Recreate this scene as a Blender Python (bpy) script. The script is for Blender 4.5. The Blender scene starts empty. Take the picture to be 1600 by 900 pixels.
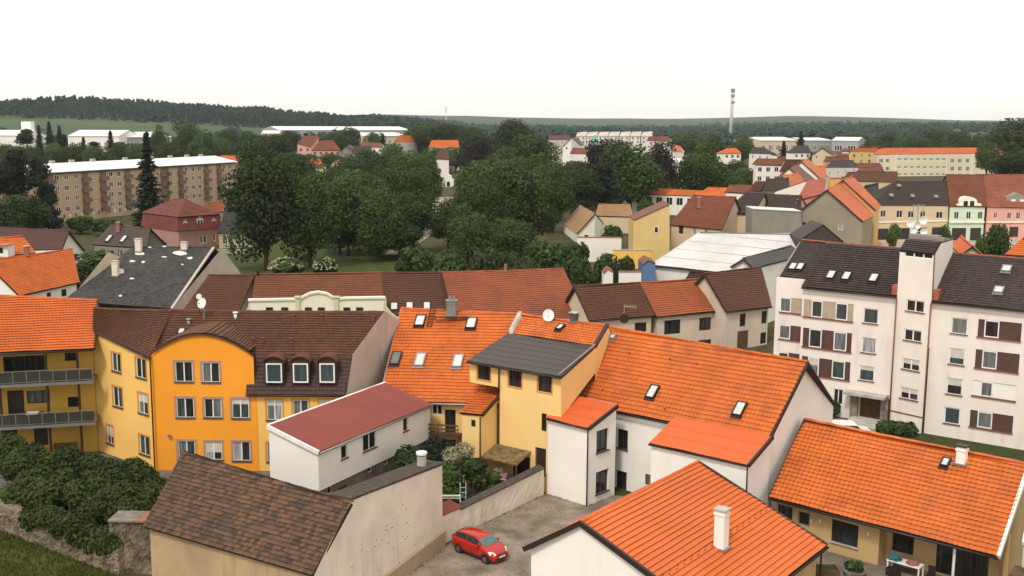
import bpy, math, random
from mathutils import Vector, Matrix
random.seed(7)
SC = bpy.context.scene
COL = SC.collection
R_ = math.radians
# ------------------------------------------------------------------ camera
F_PX, CAM_H = 1684.0, 28.0
_dn = Vector((733 - 800, 11280 - 450, F_PX)).normalized()      # world down seen in camera axes (x right, y down, z forward)
_up = -_dn
_fw = Vector((0, 0, 1)); _fw = (_fw - _up * _fw.dot(_up)).normalized()
_rt = _fw.cross(_up)
ROT = Matrix((_rt, _fw, _up))                                   # camera axes -> world
CAM = Vector((0, 0, CAM_H))
cam = bpy.data.cameras.new('camera'); cam_o = bpy.data.objects.new('camera', cam); COL.objects.link(cam_o)
cam.sensor_width = 36; cam.lens = F_PX / 1600 * 36; cam.clip_start = 0.5; cam.clip_end = 60000
_m = Matrix((ROT @ Vector((1, 0, 0)), ROT @ Vector((0, -1, 0)), ROT @ Vector((0, 0, -1)))).transposed().to_4x4()
_m.translation = CAM; cam_o.matrix_world = _m
SC.camera = cam_o
SC.render.resolution_x, SC.render.resolution_y = 1024, 576
# ------------------------------------------------------------------ overcast sky, soft sun, exposure
SUN_EL, SUN_AZ = R_(52), R_(205)        # azimuth clockwise from +Y; behind the camera, to the left
w = bpy.data.worlds.new('World'); SC.world = w; w.use_nodes = True
nt = w.node_tree; nt.nodes.clear()
sky = nt.nodes.new('ShaderNodeTexSky'); sky.sky_type = 'NISHITA'; sky.sun_disc = False
sky.sun_elevation = SUN_EL; sky.sun_rotation = SUN_AZ; sky.air_density = 1.0; sky.dust_density = 4.0
tc = nt.nodes.new('ShaderNodeTexCoord')
mp = nt.nodes.new('ShaderNodeMapping'); mp.inputs['Scale'].default_value = (1.2, 1.2, 7.0)
nz = nt.nodes.new('ShaderNodeTexNoise'); nz.inputs['Scale'].default_value = 1.6; nz.inputs['Detail'].default_value = 6
rp = nt.nodes.new('ShaderNodeValToRGB')
rp.color_ramp.elements[0].position = .3; rp.color_ramp.elements[0].color = (7.9, 7.6, 6.95, 1)
rp.color_ramp.elements[1].position = .7; rp.color_ramp.elements[1].color = (8.9, 8.7, 8.2, 1)
mx = nt.nodes.new('ShaderNodeMixRGB'); mx.inputs[0].default_value = .93      # cloud cover over the clear sky
bg = nt.nodes.new('ShaderNodeBackground'); bg.inputs['Strength'].default_value = 0.1
out = nt.nodes.new('ShaderNodeOutputWorld')
L = nt.links.new
L(tc.outputs['Generated'], mp.inputs['Vector']); L(mp.outputs[0], nz.inputs['Vector']); L(nz.outputs['Fac'], rp.inputs['Fac'])
L(sky.outputs[0], mx.inputs[1]); L(rp.outputs[0], mx.inputs[2]); L(mx.outputs[0], bg.inputs['Color']); L(bg.outputs[0], out.inputs['Surface'])
sun = bpy.data.lights.new('sun', 'SUN'); sun.energy = 1.5; sun.angle = R_(10); sun.color = (1, .95, .87)
sun_o = bpy.data.objects.new('sun', sun); COL.objects.link(sun_o); sun_o.location = (-40, -40, 120)
_sd = Vector((math.sin(SUN_AZ) * math.cos(SUN_EL), math.cos(SUN_AZ) * math.cos(SUN_EL), math.sin(SUN_EL)))
sun_o.rotation_euler = _sd.to_track_quat('Z', 'Y').to_euler()
vs = SC.view_settings; vs.view_transform = 'Standard'; vs.look = 'None'; vs.exposure = 0.56; vs.gamma = 1.0; vs.use_curve_mapping = False
SC.cycles.max_bounces = 6; SC.cycles.diffuse_bounces = 3; SC.cycles.glossy_bounces = 2; SC.cycles.transmission_bounces = 2; SC.cycles.volume_bounces = 1

# ------------------------------------------------------------------ surveying helpers: where a sight line meets a known height, depth or plane
def ray(px, py): return ROT @ Vector((px - 800, py - 450, F_PX))
def G(px, py, z=0.0):
    r = ray(px, py); return CAM + r * ((z - CAM_H) / r.z)
def Dp(px, py, Y):
    r = ray(px, py); return CAM + r * (Y / r.y)
def onplane(px, py, p0, n):
    r = ray(px, py); return CAM + r * ((Vector(p0) - CAM).dot(n) / r.dot(n))
def onwall(px, py, p0, p1):
    d = Vector(p1) - Vector(p0); return onplane(px, py, p0, Vector((-d.y, d.x, 0)))
def V(*a): return Vector(a)
# ------------------------------------------------------------------ materials
def new_mat(name):
    m = bpy.data.materials.new(name); m.use_nodes = True
    return m, m.node_tree.nodes, m.node_tree.links.new, m.node_tree.nodes['Principled BSDF']
def pos_noise(n, l, scale, detail=4, stretch=None, rough=.55):
    g = n.new('ShaderNodeNewGeometry'); t = n.new('ShaderNodeTexNoise')
    t.inputs['Scale'].default_value = scale; t.inputs['Detail'].default_value = detail; t.inputs['Roughness'].default_value = rough
    if stretch:
        mp = n.new('ShaderNodeMapping'); mp.inputs['Scale'].default_value = stretch
        l(g.outputs['Position'], mp.inputs['Vector']); l(mp.outputs[0], t.inputs['Vector'])
    else: l(g.outputs['Position'], t.inputs['Vector'])
    return t.outputs['Fac']
def ramp(n, l, fac, a, b, ca=(0, 0, 0, 1), cb=(1, 1, 1, 1)):
    r = n.new('ShaderNodeValToRGB'); e = r.color_ramp.elements
    e[0].position = a; e[0].color = ca; e[1].position = b; e[1].color = cb
    l(fac, r.inputs['Fac']); return r.outputs['Color']
def mixc(n, l, fac, a, b, mode='MIX'):
    m = n.new('ShaderNodeMixRGB'); m.blend_type = mode
    for i, v in enumerate((fac, a, b)):
        if isinstance(v, (int, float)): m.inputs[i].default_value = v
        elif isinstance(v, tuple): m.inputs[i].default_value = v if len(v) == 4 else (*v, 1)
        else: l(v, m.inputs[i])
    return m.outputs['Color']
def bump(n, l, p, fac, strength=.3, dist=.02):
    b = n.new('ShaderNodeBump'); b.inputs['Strength'].default_value = strength; b.inputs['Distance'].default_value = dist
    l(fac, b.inputs['Height']); l(b.outputs[0], p.inputs['Normal'])
def c4(c): return (*c, 1)
def sc(c, k): return tuple(min(1, x * k) for x in c)
_mc = {}
def plaster(name, col, var=.12, dirt=.25, dirtcol=(.22, .19, .15), streak=True):
    if name in _mc: return _mc[name]
    m, n, l, p = new_mat(name)
    a = pos_noise(n, l, .35, 5); c = mixc(n, l, ramp(n, l, a, .3, .7), c4(sc(col, 1 - var)), c4(sc(col, 1 + var * .35)))
    if streak:
        s = pos_noise(n, l, 1.0, 5, (1.3, 1.3, .16)); b = pos_noise(n, l, .22, 3)
        f = mixc(n, l, 1.0, ramp(n, l, s, .5, .8), ramp(n, l, b, .4, .7), 'MULTIPLY')
        c = mixc(n, l, mixc(n, l, 1.0, f, (dirt, dirt, dirt), 'MULTIPLY'), c, c4(dirtcol))
    l(c, p.inputs['Base Color']); p.inputs['Roughness'].default_value = .9; p.inputs['Specular IOR Level'].default_value = .2
    bump(n, l, p, pos_noise(n, l, 9, 4), .25, .01)
    _mc[name] = m; return m
def tile(name, col, col2, stain=.35, staincol=(.05, .035, .025), rough=.6, stain_scale=.5):
    """roof tile: the face attribute 'tint' picks a shade for every tile, weather stains lie over it"""
    if name in _mc: return _mc[name]
    m, n, l, p = new_mat(name)
    at = n.new('ShaderNodeAttribute'); at.attribute_name = 'tint'
    c = mixc(n, l, at.outputs['Fac'], c4(col), c4(col2))
    a = pos_noise(n, l, stain_scale, 6, None, .65); b = pos_noise(n, l, 3.5, 3)
    f = mixc(n, l, .5, ramp(n, l, a, .45, .72), ramp(n, l, b, .55, .8), 'SCREEN')
    big = pos_noise(n, l, .16, 5, None, .6); c = mixc(n, l, mixc(n, l, 1.0, ramp(n, l, big, .35, .7), (.55, .55, .55), 'MULTIPLY'), c, mixc(n, l, 1.0, c, (.62, .66, .75, 1), 'MULTIPLY'))
    c = mixc(n, l, mixc(n, l, 1.0, f, (stain, stain, stain), 'MULTIPLY'), c, c4(staincol))
    l(c, p.inputs['Base Color']); p.inputs['Roughness'].default_value = rough; p.inputs['Specular IOR Level'].default_value = .3
    _mc[name] = m; return m
def plain(name, col, rough=.5, metal=0., spec=.4, var=.1, scale=2.0, bmp=0):
    if name in _mc: return _mc[name]
    m, n, l, p = new_mat(name)
    a = pos_noise(n, l, scale, 4)
    l(mixc(n, l, ramp(n, l, a, .3, .7), c4(sc(col, 1 - var)), c4(sc(col, 1 + var))), p.inputs['Base Color'])
    p.inputs['Roughness'].default_value = rough; p.inputs['Metallic'].default_value = metal; p.inputs['Specular IOR Level'].default_value = spec
    if bmp: bump(n, l, p, pos_noise(n, l, scale * 8, 4), bmp, .02)
    _mc[name] = m; return m
def glass(name, col, col2, rough=.06):
    """window pane with what hangs behind it: folds of curtain or a dark room"""
    if name in _mc: return _mc[name]
    m, n, l, p = new_mat(name)
    a = pos_noise(n, l, 2.2, 2, (3, 3, .25))
    l(mixc(n, l, ramp(n, l, a, .35, .65), c4(col), c4(col2)), p.inputs['Base Color'])
    p.inputs['Roughness'].default_value = rough; p.inputs['Specular IOR Level'].default_value = .5
    _mc[name] = m; return m
def leafmat(name, dark, light, rand=.38):
    if name in _mc: return _mc[name]
    m, n, l, p = new_mat(name)
    at = n.new('ShaderNodeAttribute'); at.attribute_name = 'tint'
    oi = n.new('ShaderNodeObjectInfo')
    c = mixc(n, l, at.outputs['Fac'], c4(dark), c4(light))
    hs = n.new('ShaderNodeHueSaturation'); l(c, hs.inputs['Color'])
    mr = n.new('ShaderNodeMapRange'); mr.inputs['To Min'].default_value = 1 - rand; mr.inputs['To Max'].default_value = 1 + rand
    l(oi.outputs['Random'], mr.inputs['Value']); l(mr.outputs[0], hs.inputs['Value'])
    l(hs.outputs[0], p.inputs['Base Color']); p.inputs['Roughness'].default_value = .65; p.inputs['Specular IOR Level'].default_value = .25
    tr = n.new('ShaderNodeBsdfTranslucent'); l(hs.outputs[0], tr.inputs['Color'])
    ms = n.new('ShaderNodeMixShader'); ms.inputs[0].default_value = .25
    l(p.outputs[0], ms.inputs[1]); l(tr.outputs[0], ms.inputs[2]); l(ms.outputs[0], n['Material Output'].inputs['Surface'])
    _mc[name] = m; return m

WHITE = plaster('white_render', (.84, .80, .745), .06, .2, (.42, .36, .29))
PINKW = plaster('pale_pink_render', (.82, .745, .68), .07, .5, (.42, .29, .23))
YELL = plaster('yellow_render', (.84, .50, .13), .08, .25, (.35, .24, .10))
CREAMY = plaster('cream_yellow_render', (.86, .585, .235), .07, .2, (.45, .30, .14))
ORAN = plaster('orange_render', (.86, .33, .03), .06, .12, (.45, .18, .04))
OCHRE = plaster('ochre_render', (.52, .36, .17), .08, .2)
OLDP = plaster('old_pale_plaster', (.76, .66, .55), .2, .8, (.30, .22, .15))
FIREW = plaster('stained_pinkish_render', (.52, .43, .36), .18, .6, (.20, .16, .13))
MINT = plaster('pale_mint_render', (.70, .72, .50), .07, .2)
GREYP = plaster('grey_render', (.27, .24, .20), .15, .5, (.10, .09, .08))
BEIGE = plaster('beige_render', (.60, .49, .36), .1, .4)
T_OR = tile('orange_tile', (.52, .104, .016), (.64, .158, .027), .5, (.17, .05, .02))
T_ORB = tile('bright_orange_tile', (.54, .112, .022), (.62, .145, .03), .35, (.3, .06, .015))
T_OR2 = tile('orange_glazed_tile', (.52, .104, .015), (.67, .168, .03), .45, (.18, .05, .02), .42)
T_BR = tile('brown_tile', (.085, .032, .016), (.13, .047, .022), .4, (.05, .028, .018))
T_BRD = tile('dark_brown_tile', (.040, .019, .013), (.062, .029, .019), .35, (.03, .02, .016))
T_BLK = tile('charcoal_brown_tile', (.036, .026, .022), (.064, .043, .034), .4, (.03, .024, .02))
T_OLD = tile('weathered_clay_tile', (.055, .037, .027), (.165, .082, .046), .7, (.05, .045, .035), .85, 1.2)
T_RED = tile('red_brown_tile', (.155, .042, .021), (.215, .064, .03), .45, (.07, .04, .03))
T_AGED = tile('aged_red_tile', (.27, .068, .03), (.36, .10, .042), .6, (.09, .06, .045), .7, .35)
T_SLATE = tile('dark_slate', (.030, .029, .028), (.058, .055, .052), .35, (.10, .09, .075), .7, .8)
UNDER = plain('roof_underlay', (.03, .022, .018), .9)
DARKM = plain('dark_brown_metal', (.035, .022, .018), .45, .3)
ZINC = plain('zinc_sheet', (.30, .29, .28), .45, .6)
WFRAME = plain('white_window_frame', (.80, .78, .74), .4)
DFRAME = plain('dark_window_frame', (.035, .022, .017), .45)
GL_D = glass('dark_glass', (.010, .012, .013), (.035, .037, .036))
GL_T = glass('teal_glass', (.03, .045, .047), (.06, .085, .087))
GL_C = glass('curtained_glass', (.09, .10, .105), (.19, .20, .20))
GL_S = glass('skylight_glass', (.45, .47, .46), (.62, .63, .60), .12)
GL_W = glass('white_curtain_glass', (.20, .21, .21), (.40, .41, .40))
GLASS = [GL_D, GL_D, GL_T, GL_T, GL_C, GL_W]
SILLB = plain('red_brown_sill', (.20, .07, .045), .6)
SILLD = plain('dark_sill', (.07, .05, .05), .6)
STONEM = plain('rough_stone', (.20, .17, .14), .9, 0, .2, .5, 1.8, .8)
WOOD = plain('brown_wood', (.10, .055, .03), .75, 0, .3, .3, 3)
CONC = plain('pale_concrete', (.42, .39, .35), .9, 0, .2, .2, 1.5, .3)
BRICKR = plain('chimney_brick', (.30, .14, .09), .9, 0, .2, .3, 5, .4)
BARK = plain('bark', (.07, .05, .035), .95, 0, .1, .3, 3, .5)
STEEL = plain('galvanised_steel', (.45, .45, .44), .4, .7)
DISHM = plain('white_dish', (.75, .74, .71), .5)

# ------------------------------------------------------------------ mesh builder
class MB:
    def __init__(s): s.v = []; s.f = []; s.t = []
    def face(s, pts, tint=.5):
        i = len(s.v); s.v += [Vector(p) for p in pts]; s.f.append(tuple(range(i, i + len(pts)))); s.t.append(tint)
    def box(s, c, sx, sy, sz, ax=None, ay=None, az=None):
        ax = (ax or V(1, 0, 0)) * (sx / 2); ay = (ay or V(0, 1, 0)) * (sy / 2); az = (az or V(0, 0, 1)) * (sz / 2); c = Vector(c)
        i = len(s.v)
        for k in (-1, 1):
            for a, b in ((-1, -1), (1, -1), (1, 1), (-1, 1)): s.v.append(c + ax * a + ay * b + az * k)
        for q in ((3, 2, 1, 0), (4, 5, 6, 7), (0, 1, 5, 4), (1, 2, 6, 5), (2, 3, 7, 6), (3, 0, 4, 7)):
            s.f.append(tuple(i + k for k in q)); s.t.append(.5)
    def bar(s, a, b, wd, ht, up=V(0, 0, 1)):
        a = Vector(a); b = Vector(b); d = b - a; ln = d.length
        if ln < 1e-6: return
        d /= ln; side = d.cross(up)
        if side.length < 1e-4: side = d.cross(V(1, 0, 0))
        side.normalize(); s.box((a + b) / 2, ln, wd, ht, d, side, side.cross(d))
    def prism(s, pts, off):
        """extrude a polygon by a vector, closed"""
        pts = [Vector(p) for p in pts]; n = len(pts); i = len(s.v); off = Vector(off)
        s.v += pts + [p + off for p in pts]
        s.f.append(tuple(range(i, i + n))); s.f.append(tuple(range(i + 2 * n - 1, i + n - 1, -1))); s.t += [.5, .5]
        for k in range(n):
            j = (k + 1) % n; s.f.append((i + k, i + n + k, i + n + j, i + j)); s.t.append(.5)
    def tube(s, pts, r, n=8, cap=True):
        pts = [Vector(p) for p in pts]; rr = r if isinstance(r, (list, tuple)) else [r] * len(pts); base = len(s.v)
        for k, p in enumerate(pts):
            d = (pts[min(k + 1, len(pts) - 1)] - pts[max(k - 1, 0)]).normalized()
            a = d.cross(V(0, 0, 1)) if abs(d.z) < .95 else d.cross(V(1, 0, 0)); a.normalize(); b = d.cross(a)
            for q in range(n):
                t = 2 * math.pi * q / n; s.v.append(p + a * (math.cos(t) * rr[k]) + b * (math.sin(t) * rr[k]))
        for k in range(len(pts) - 1):
            for q in range(n):
                i0 = base + k * n + q; i1 = base + k * n + (q + 1) % n
                s.f.append((i0, i1, i1 + n, i0 + n)); s.t.append(.5)
        if cap:
            s.f.append(tuple(base + q for q in range(n - 1, -1, -1))); s.f.append(tuple(base + (len(pts) - 1) * n + q for q in range(n))); s.t += [.5, .5]
    def mesh(s, name, mat, smooth=False, off=V(0, 0, 0)):
        m = bpy.data.meshes.new(name); m.from_pydata([tuple(p - off) for p in s.v], [], s.f)
        a = m.attributes.new('tint', 'FLOAT', 'FACE'); a.data.foreach_set('value', s.t)
        m.materials.append(mat)
        if smooth: m.polygons.foreach_set('use_smooth', [True] * len(m.polygons))
        m.update(); return m
def link(name, data, parent=None):
    o = bpy.data.objects.new(name, data); COL.objects.link(o)
    if parent: o.parent = parent
    return o
def structure(name, mb, mat, label=None, kind='structure', cat=None):
    o = link(name, mb.mesh(name, mat)); o['kind'] = kind
    if label: o['label'] = label
    o['category'] = cat or name.replace('_', ' ')
    return o
class Thing:
    def __init__(s, name, label, cat, base, group=None):
        s.o = link(name, None); s.base = Vector(base); s.o.location = s.base
        s.o.empty_display_size = .5
        s.o['label'] = label; s.o['category'] = cat
        if group: s.o['group'] = group
    def part(s, name, mb, mat, parent=None, smooth=False, kind=None, label=None):
        o = link(name, mb.mesh(name, mat, smooth, s.base), parent or s.o)
        if kind: o['kind'] = kind
        if label: o['label'] = label
        return o
def single(name, mb, mat, label, cat, base, group=None, smooth=False):
    o = link(name, mb.mesh(name, mat, smooth, Vector(base))); o.location = base; o['label'] = label; o['category'] = cat
    if group: o['group'] = group
    return o
def clip(poly, pts2):
    """clip a polygon (2-D) to a convex counter-clockwise polygon"""
    for i in range(len(poly)):
        a = poly[i]; b = poly[(i + 1) % len(poly)]; res = []
        def side(p): return (b[0] - a[0]) * (p[1] - a[1]) - (b[1] - a[1]) * (p[0] - a[0])
        for k in range(len(pts2)):
            p = pts2[k]; q = pts2[(k + 1) % len(pts2)]; sp, sq = side(p), side(q)
            if sp >= -1e-9: res.append(p)
            if (sp > 1e-9 and sq < -1e-9) or (sp < -1e-9 and sq > 1e-9):
                t = sp / (sp - sq); res.append((p[0] + (q[0] - p[0]) * t, p[1] + (q[1] - p[1]) * t))
        pts2 = res
        if len(pts2) < 3: return []
    return pts2

# ------------------------------------------------------------------ windows
_wc = {}
def wmesh(key, fn):
    if key not in _wc: _wc[key] = fn()
    return _wc[key]
def frame_mesh(w, h, mull, mat, bars=0, t=.07, d=.07, transom=False):
    mb = MB()
    mb.box((0, 0, h / 2 - t / 2), w, d, t); mb.box((0, 0, -h / 2 + t / 2), w, d, t)
    for s in (-1, 1): mb.box((s * (w / 2 - t / 2), 0, 0), t, d, h - 2 * t)
    for k in range(1, mull): mb.box((-w / 2 + w * k / mull, 0, 0), t * 1.25, d * .96, h - 2 * t)
    for k in range(bars):
        z = -h / 2 + h * (k + 1) / (bars + 1)
        for q in range(mull):
            x0 = -w / 2 + w * q / mull + t * .8; x1 = -w / 2 + w * (q + 1) / mull - t * .8
            mb.box(((x0 + x1) / 2, 0, z), x1 - x0, d * .6, t * .6)
    return mb.mesh('window', mat)
def pane_mesh(w, h, mat):
    mb = MB(); mb.box((0, 0, 0), w, .012, h); return mb.mesh('pane', mat)
def box_mesh(name, sx, sy, sz, mat):
    mb = MB(); mb.box((0, 0, 0), sx, sy, sz); return mb.mesh(name, mat)
class Wall:
    """upright wall face from p0 to p1 (left to right seen from outside); top = list of (u, z) giving the upper outline"""
    def __init__(s, T, p0, p1, z0, z1, mat, top=None, name='wall'):
        s.T = T; s.p0 = V(p0[0], p0[1], 0); s.p1 = V(p1[0], p1[1], 0); d = s.p1 - s.p0; s.len = d.length; s.d = d / s.len
        s.n = V(s.d.y, -s.d.x, 0); s.z0 = z0; s.z1 = z1; s.mat = mat; s.top = top; s.name = name; s.holes = []; s.o = None
    def pt(s, u, z, out=0.): return s.p0 + s.d * u + s.n * out + V(0, 0, z)
    def uz(s, px, py):
        p = onplane(px, py, s.p0, s.n); return (p - s.p0).dot(s.d), p.z
    def rect(s, x0, y0, x1, y1):
        a = s.uz(x0, (y0 + y1) / 2)[0]; b = s.uz(x1, (y0 + y1) / 2)[0]; zt = s.uz((x0 + x1) / 2, y0)[1]; zb = s.uz((x0 + x1) / 2, y1)[1]
        return a, b, zb, zt
    def win(s, r, px=True, mull=2, fmat=None, gl=None, sill=None, bars=0, surround=None, depth=.14, name='window', swid=.14, t=.07, label=None):
        u0, u1, z0, z1 = s.rect(*r) if px else r
        u0, u1 = max(.08, min(u0, u1)), min(s.len - .08, max(u0, u1))
        if u1 - u0 < .2 or z1 - z0 < .2: return None
        s.holes.append((u0, u1, z0, z1, depth))
        w = round(u1 - u0, 2); h = round(z1 - z0, 2); fmat = fmat or WFRAME
        o = link(name, wmesh(('f', w, h, mull, fmat.name, bars, t), lambda: frame_mesh(w, h, mull, fmat, bars, t)), s.T.o)
        M = Matrix((s.d, -s.n, V(0, 0, 1))).transposed().to_4x4(); M.translation = s.pt((u0 + u1) / 2, (z0 + z1) / 2, -depth + .04) - s.T.base
        o.matrix_local = M
        if label: o['label'] = label
        pw = round(w / mull, 2); g0 = gl
        for k in range(mull):
            g = g0 or random.choice(GLASS)
            p = link('pane', wmesh(('p', pw, h, g.name), lambda: pane_mesh(pw - .02, h - .04, g)), o); p.location = (-w / 2 + w * (k + .5) / mull, .012, 0)
        if fmat is WFRAME and s.p0.y < 130 and random.random() < .3:
            bh = round(h * random.choice((.25, .4, .55)), 2); q = link('blind', wmesh(('bl', w, bh), lambda: box_mesh('blind', w - .16, .012, bh, plain('pale_blind', (.55, .52, .46), .8))), o); q.location = (0, -.004, h / 2 - bh / 2 - .06)
        if sill:
            q = link('sill', wmesh(('s', w, sill.name, depth), lambda: box_mesh('sill', w + .14, depth + .1, .07, sill)), o); q.location = (0, -(depth - .04) / 2 - .05, -h / 2 + .01)
        if surround:
            def mk():
                mb = MB(); b = swid; y = -(depth - .04) - .008
                for sx in (-1, 1): mb.box((sx * (w / 2 + b / 2), y, 0), b, .03, h + 2 * b)
                for sz in (-1, 1): mb.box((0, y, sz * (h / 2 + b / 2)), w, .03, b)
                return mb.mesh('surround', surround)
            q = link('surround', wmesh(('r', w, h, surround.name, swid), mk), o)
        return o
    def door(s, r, px=True, mat=None, depth=.2, name='door', panels=0, label=None):
        u0, u1, z0, z1 = s.rect(*r) if px else r
        u0, u1 = max(.05, u0), min(s.len - .05, u1)
        s.holes.append((u0, u1, z0, z1, depth)); mb = MB(); c = s.pt((u0 + u1) / 2, (z0 + z1) / 2, -depth + .03)
        mb.box(c, u1 - u0, .05, z1 - z0, s.d, s.n)
        for k in range(panels):
            mb.box(c + s.n * .03 + V(0, 0, (z1 - z0) * ((k + .5) / panels - .5)), (u1 - u0) * .9, .03, (z1 - z0) / panels * .86, s.d, s.n)
        return s.T.part(name, mb, mat or WOOD, label=label)
    def build(s):
        mb = MB(); zmax = max([s.z1] + [z for _, z in (s.top or [])])
        us = sorted({0, s.len} | {h[0] for h in s.holes} | {h[1] for h in s.holes}); zs = sorted({s.z0, zmax} | {h[2] for h in s.holes} | {h[3] for h in s.holes})
        poly = [(0, s.z0), (s.len, s.z0)] + (list(reversed(s.top)) if s.top else [(s.len, s.z1), (0, s.z1)])
        for i in range(len(us) - 1):
            for k in range(len(zs) - 1):
                a, b, c, d = us[i], us[i + 1], zs[k], zs[k + 1]
                if b - a < 1e-5 or d - c < 1e-5: continue
                cu, cz = (a + b) / 2, (c + d) / 2
                if any(h[0] < cu < h[1] and h[2] < cz < h[3] for h in s.holes): continue
                q = [(a, c), (b, c), (b, d), (a, d)]
                if s.top: q = clip(poly, q)
                if len(q) >= 3: mb.face([s.pt(*x) for x in q])
        for u0, u1, z0, z1, dp in s.holes:
            for (a, b) in (((u0, z0), (u1, z0)), ((u1, z0), (u1, z1)), ((u1, z1), (u0, z1)), ((u0, z1), (u0, z0))):
                mb.face([s.pt(*a), s.pt(*b), s.pt(*b, -dp), s.pt(*a, -dp)])
        s.o = s.T.part(s.name, mb, s.mat); return s.o

# ------------------------------------------------------------------ roofs
def wave(k, kind):
    if kind == 'flat' or k == 1: return [0] * (k + 1)
    return [(.5 + .5 * math.cos(2 * math.pi * i / k)) for i in range(k + 1)]
class Roof:
    """one roof slope; poly = 3-D outline whose first edge runs along the eave from left to right"""
    def __init__(s, T, poly, thick=.16, deck=None, name='roof', over=0):
        s.T = T; s.poly = [Vector(p) for p in poly]; s.u = (s.poly[1] - s.poly[0]).normalized()
        a = s.poly[2] - s.poly[1]; n = s.u.cross(a).normalized()
        if n.z < 0: n = -n
        s.n = n; s.v = n.cross(s.u)
        if s.v.z < 0: s.v = -s.v
        s.ph = random.uniform(0, 6); s.o0 = s.poly[0]; s.p2 = [((p - s.o0).dot(s.u), (p - s.o0).dot(s.v)) for p in s.poly]
        mb = MB(); mb.prism([s.o0 + s.u * q[0] + s.v * q[1] - s.n * .02 for q in s.p2], -s.n * thick)
        s.o = T.part(name, mb, deck or UNDER)
    def pt(s, u, v, h=0.): return s.o0 + s.u * u + s.v * v + s.n * (h + .022 * math.sin(u * .83 + s.ph) * math.sin(v * .71 + 2 * s.ph) + .012 * math.sin(u * 2.1 + v * 1.3 + s.ph))
    def px(s, x, y):
        p = onplane(x, y, s.o0, s.n); return (p - s.o0).dot(s.u), (p - s.o0).dot(s.v)
    def span(s, v):
        xs = []; n = len(s.p2)
        for i in range(n):
            (a, b), (c, d) = s.p2[i], s.p2[(i + 1) % n]
            if abs(d - b) < 1e-9:
                if abs(b - v) < 1e-6: xs += [a, c]
            elif min(b, d) - 1e-9 <= v <= max(b, d) + 1e-9: xs.append(a + (c - a) * (v - b) / (d - b))
        return (min(xs), max(xs)) if xs else None
    def tiles(s, mat, tw=.3, rh=.34, k=4, amp=.03, lift=.09, kind='wave', single=0, jitter=.0, hold=0., tname='tile', rows_single=False, tv=(0, 1)):
        vs = [q[1] for q in s.p2]; v0, v1 = min(vs), max(vs); nr = max(1, round((v1 - v0) / rh)); rh = (v1 - v0) / nr
        todo = []
        for r in range(nr):
            va = v0 + r * rh; vb = va + rh; A = s.span(va + 1e-4); B = s.span(min(vb, v1) - 1e-4)
            if not A or not B: continue
            lo, hi = min(A[0], B[0]), max(A[1], B[1]); off = (r % 2) * .5 * tw if kind == 'flat' else 0
            nt_ = int((hi - lo) / tw) + 2
            for c in range(nt_):
                x0 = lo - off + c * tw; x1 = x0 + tw
                a0, a1 = max(x0, A[0]), min(x1, A[1]); b0, b1 = max(x0, B[0]), min(x1, B[1])
                if a1 - a0 < .02 and b1 - b0 < .02: continue
                if a1 < a0: a0 = a1 = min(max(x0, A[0]), A[1])
                if b1 < b0: b0 = b1 = min(max(x0, B[0]), B[1])
                todo.append((va, vb, a0, a1, b0, b1, x0))
        mb = MB(); prof = wave(k, kind)
        singles = []
        if single:
            full = [t for t in todo if abs(t[3] - t[2] - tw) < 1e-6 and abs(t[5] - t[4] - tw) < 1e-6]
            full.sort(key=lambda t: (s.pt((t[2] + t[3]) / 2, t[0]) - CAM).length)
            def vis(t):
                p = s.pt((t[2] + t[3]) / 2, t[0]); q = ROT.transposed() @ (p - CAM); x = 800 + F_PX * q.x / q.z; y = 450 + F_PX * q.y / q.z
                return 4 < x < 1596 and 4 < y < 896
            singles = [t for t in full if vis(t)][:single]; ss = set(id(t) for t in singles); todo = [t for t in todo if id(t) not in ss]
        def emit(mb, va, vb, a0, a1, b0, b1, x0, tint, P, dj):
            i = len(mb.v); top = vb + rh * .16
            for q in range(k + 1):
                f = q / k; ua = a0 + (a1 - a0) * f; ub = b0 + (b1 - b0) * f
                h = amp * prof[q]
                mb.v += [P(ua, va, h + lift * .62 + dj), P(ua, va, h + lift + dj), P(ub, top, h + .012)]
            for q in range(k):
                j = i + 3 * q
                mb.f += [(j, j + 3, j + 4, j + 1), (j + 1, j + 4, j + 5, j + 2)]; mb.t += [tint * .8, tint]  # front lip takes a darker tint: shade between rows put into colour
            mb.f.append((i, i + 1, i + 2)); mb.f.append((i + 3 * k, i + 3 * k + 2, i + 3 * k + 1)); mb.t += [tint, tint]
        for t in todo:
            emit(mb, *t, min(1, max(0, random.uniform(*tv))), s.pt, random.uniform(-jitter, jitter))
        if mb.f:
            o = s.T.part('roof_tiles', mb, mat, parent=s.o, kind='stuff')
        if singles:
            var = []
            for q in range(10):
                m = MB(); emit(m, 0, rh, -tw / 2, tw / 2, -tw / 2, tw / 2, 0, random.uniform(*tv), lambda a, b, c: V(a, b, c), 0); var.append(m.mesh(tname, mat))
            M0 = Matrix((s.u, s.v, s.n)).transposed()
            for t in singles:
                o = link(tname, random.choice(var), s.o); M = (M0 @ Matrix.Rotation(random.uniform(-1, 1) * jitter * .8, 3, 'Z')).to_4x4()
                M.translation = s.pt((t[2] + t[3]) / 2, t[0], random.uniform(-jitter, jitter)) - s.T.base; o.matrix_local = M
        return s
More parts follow.
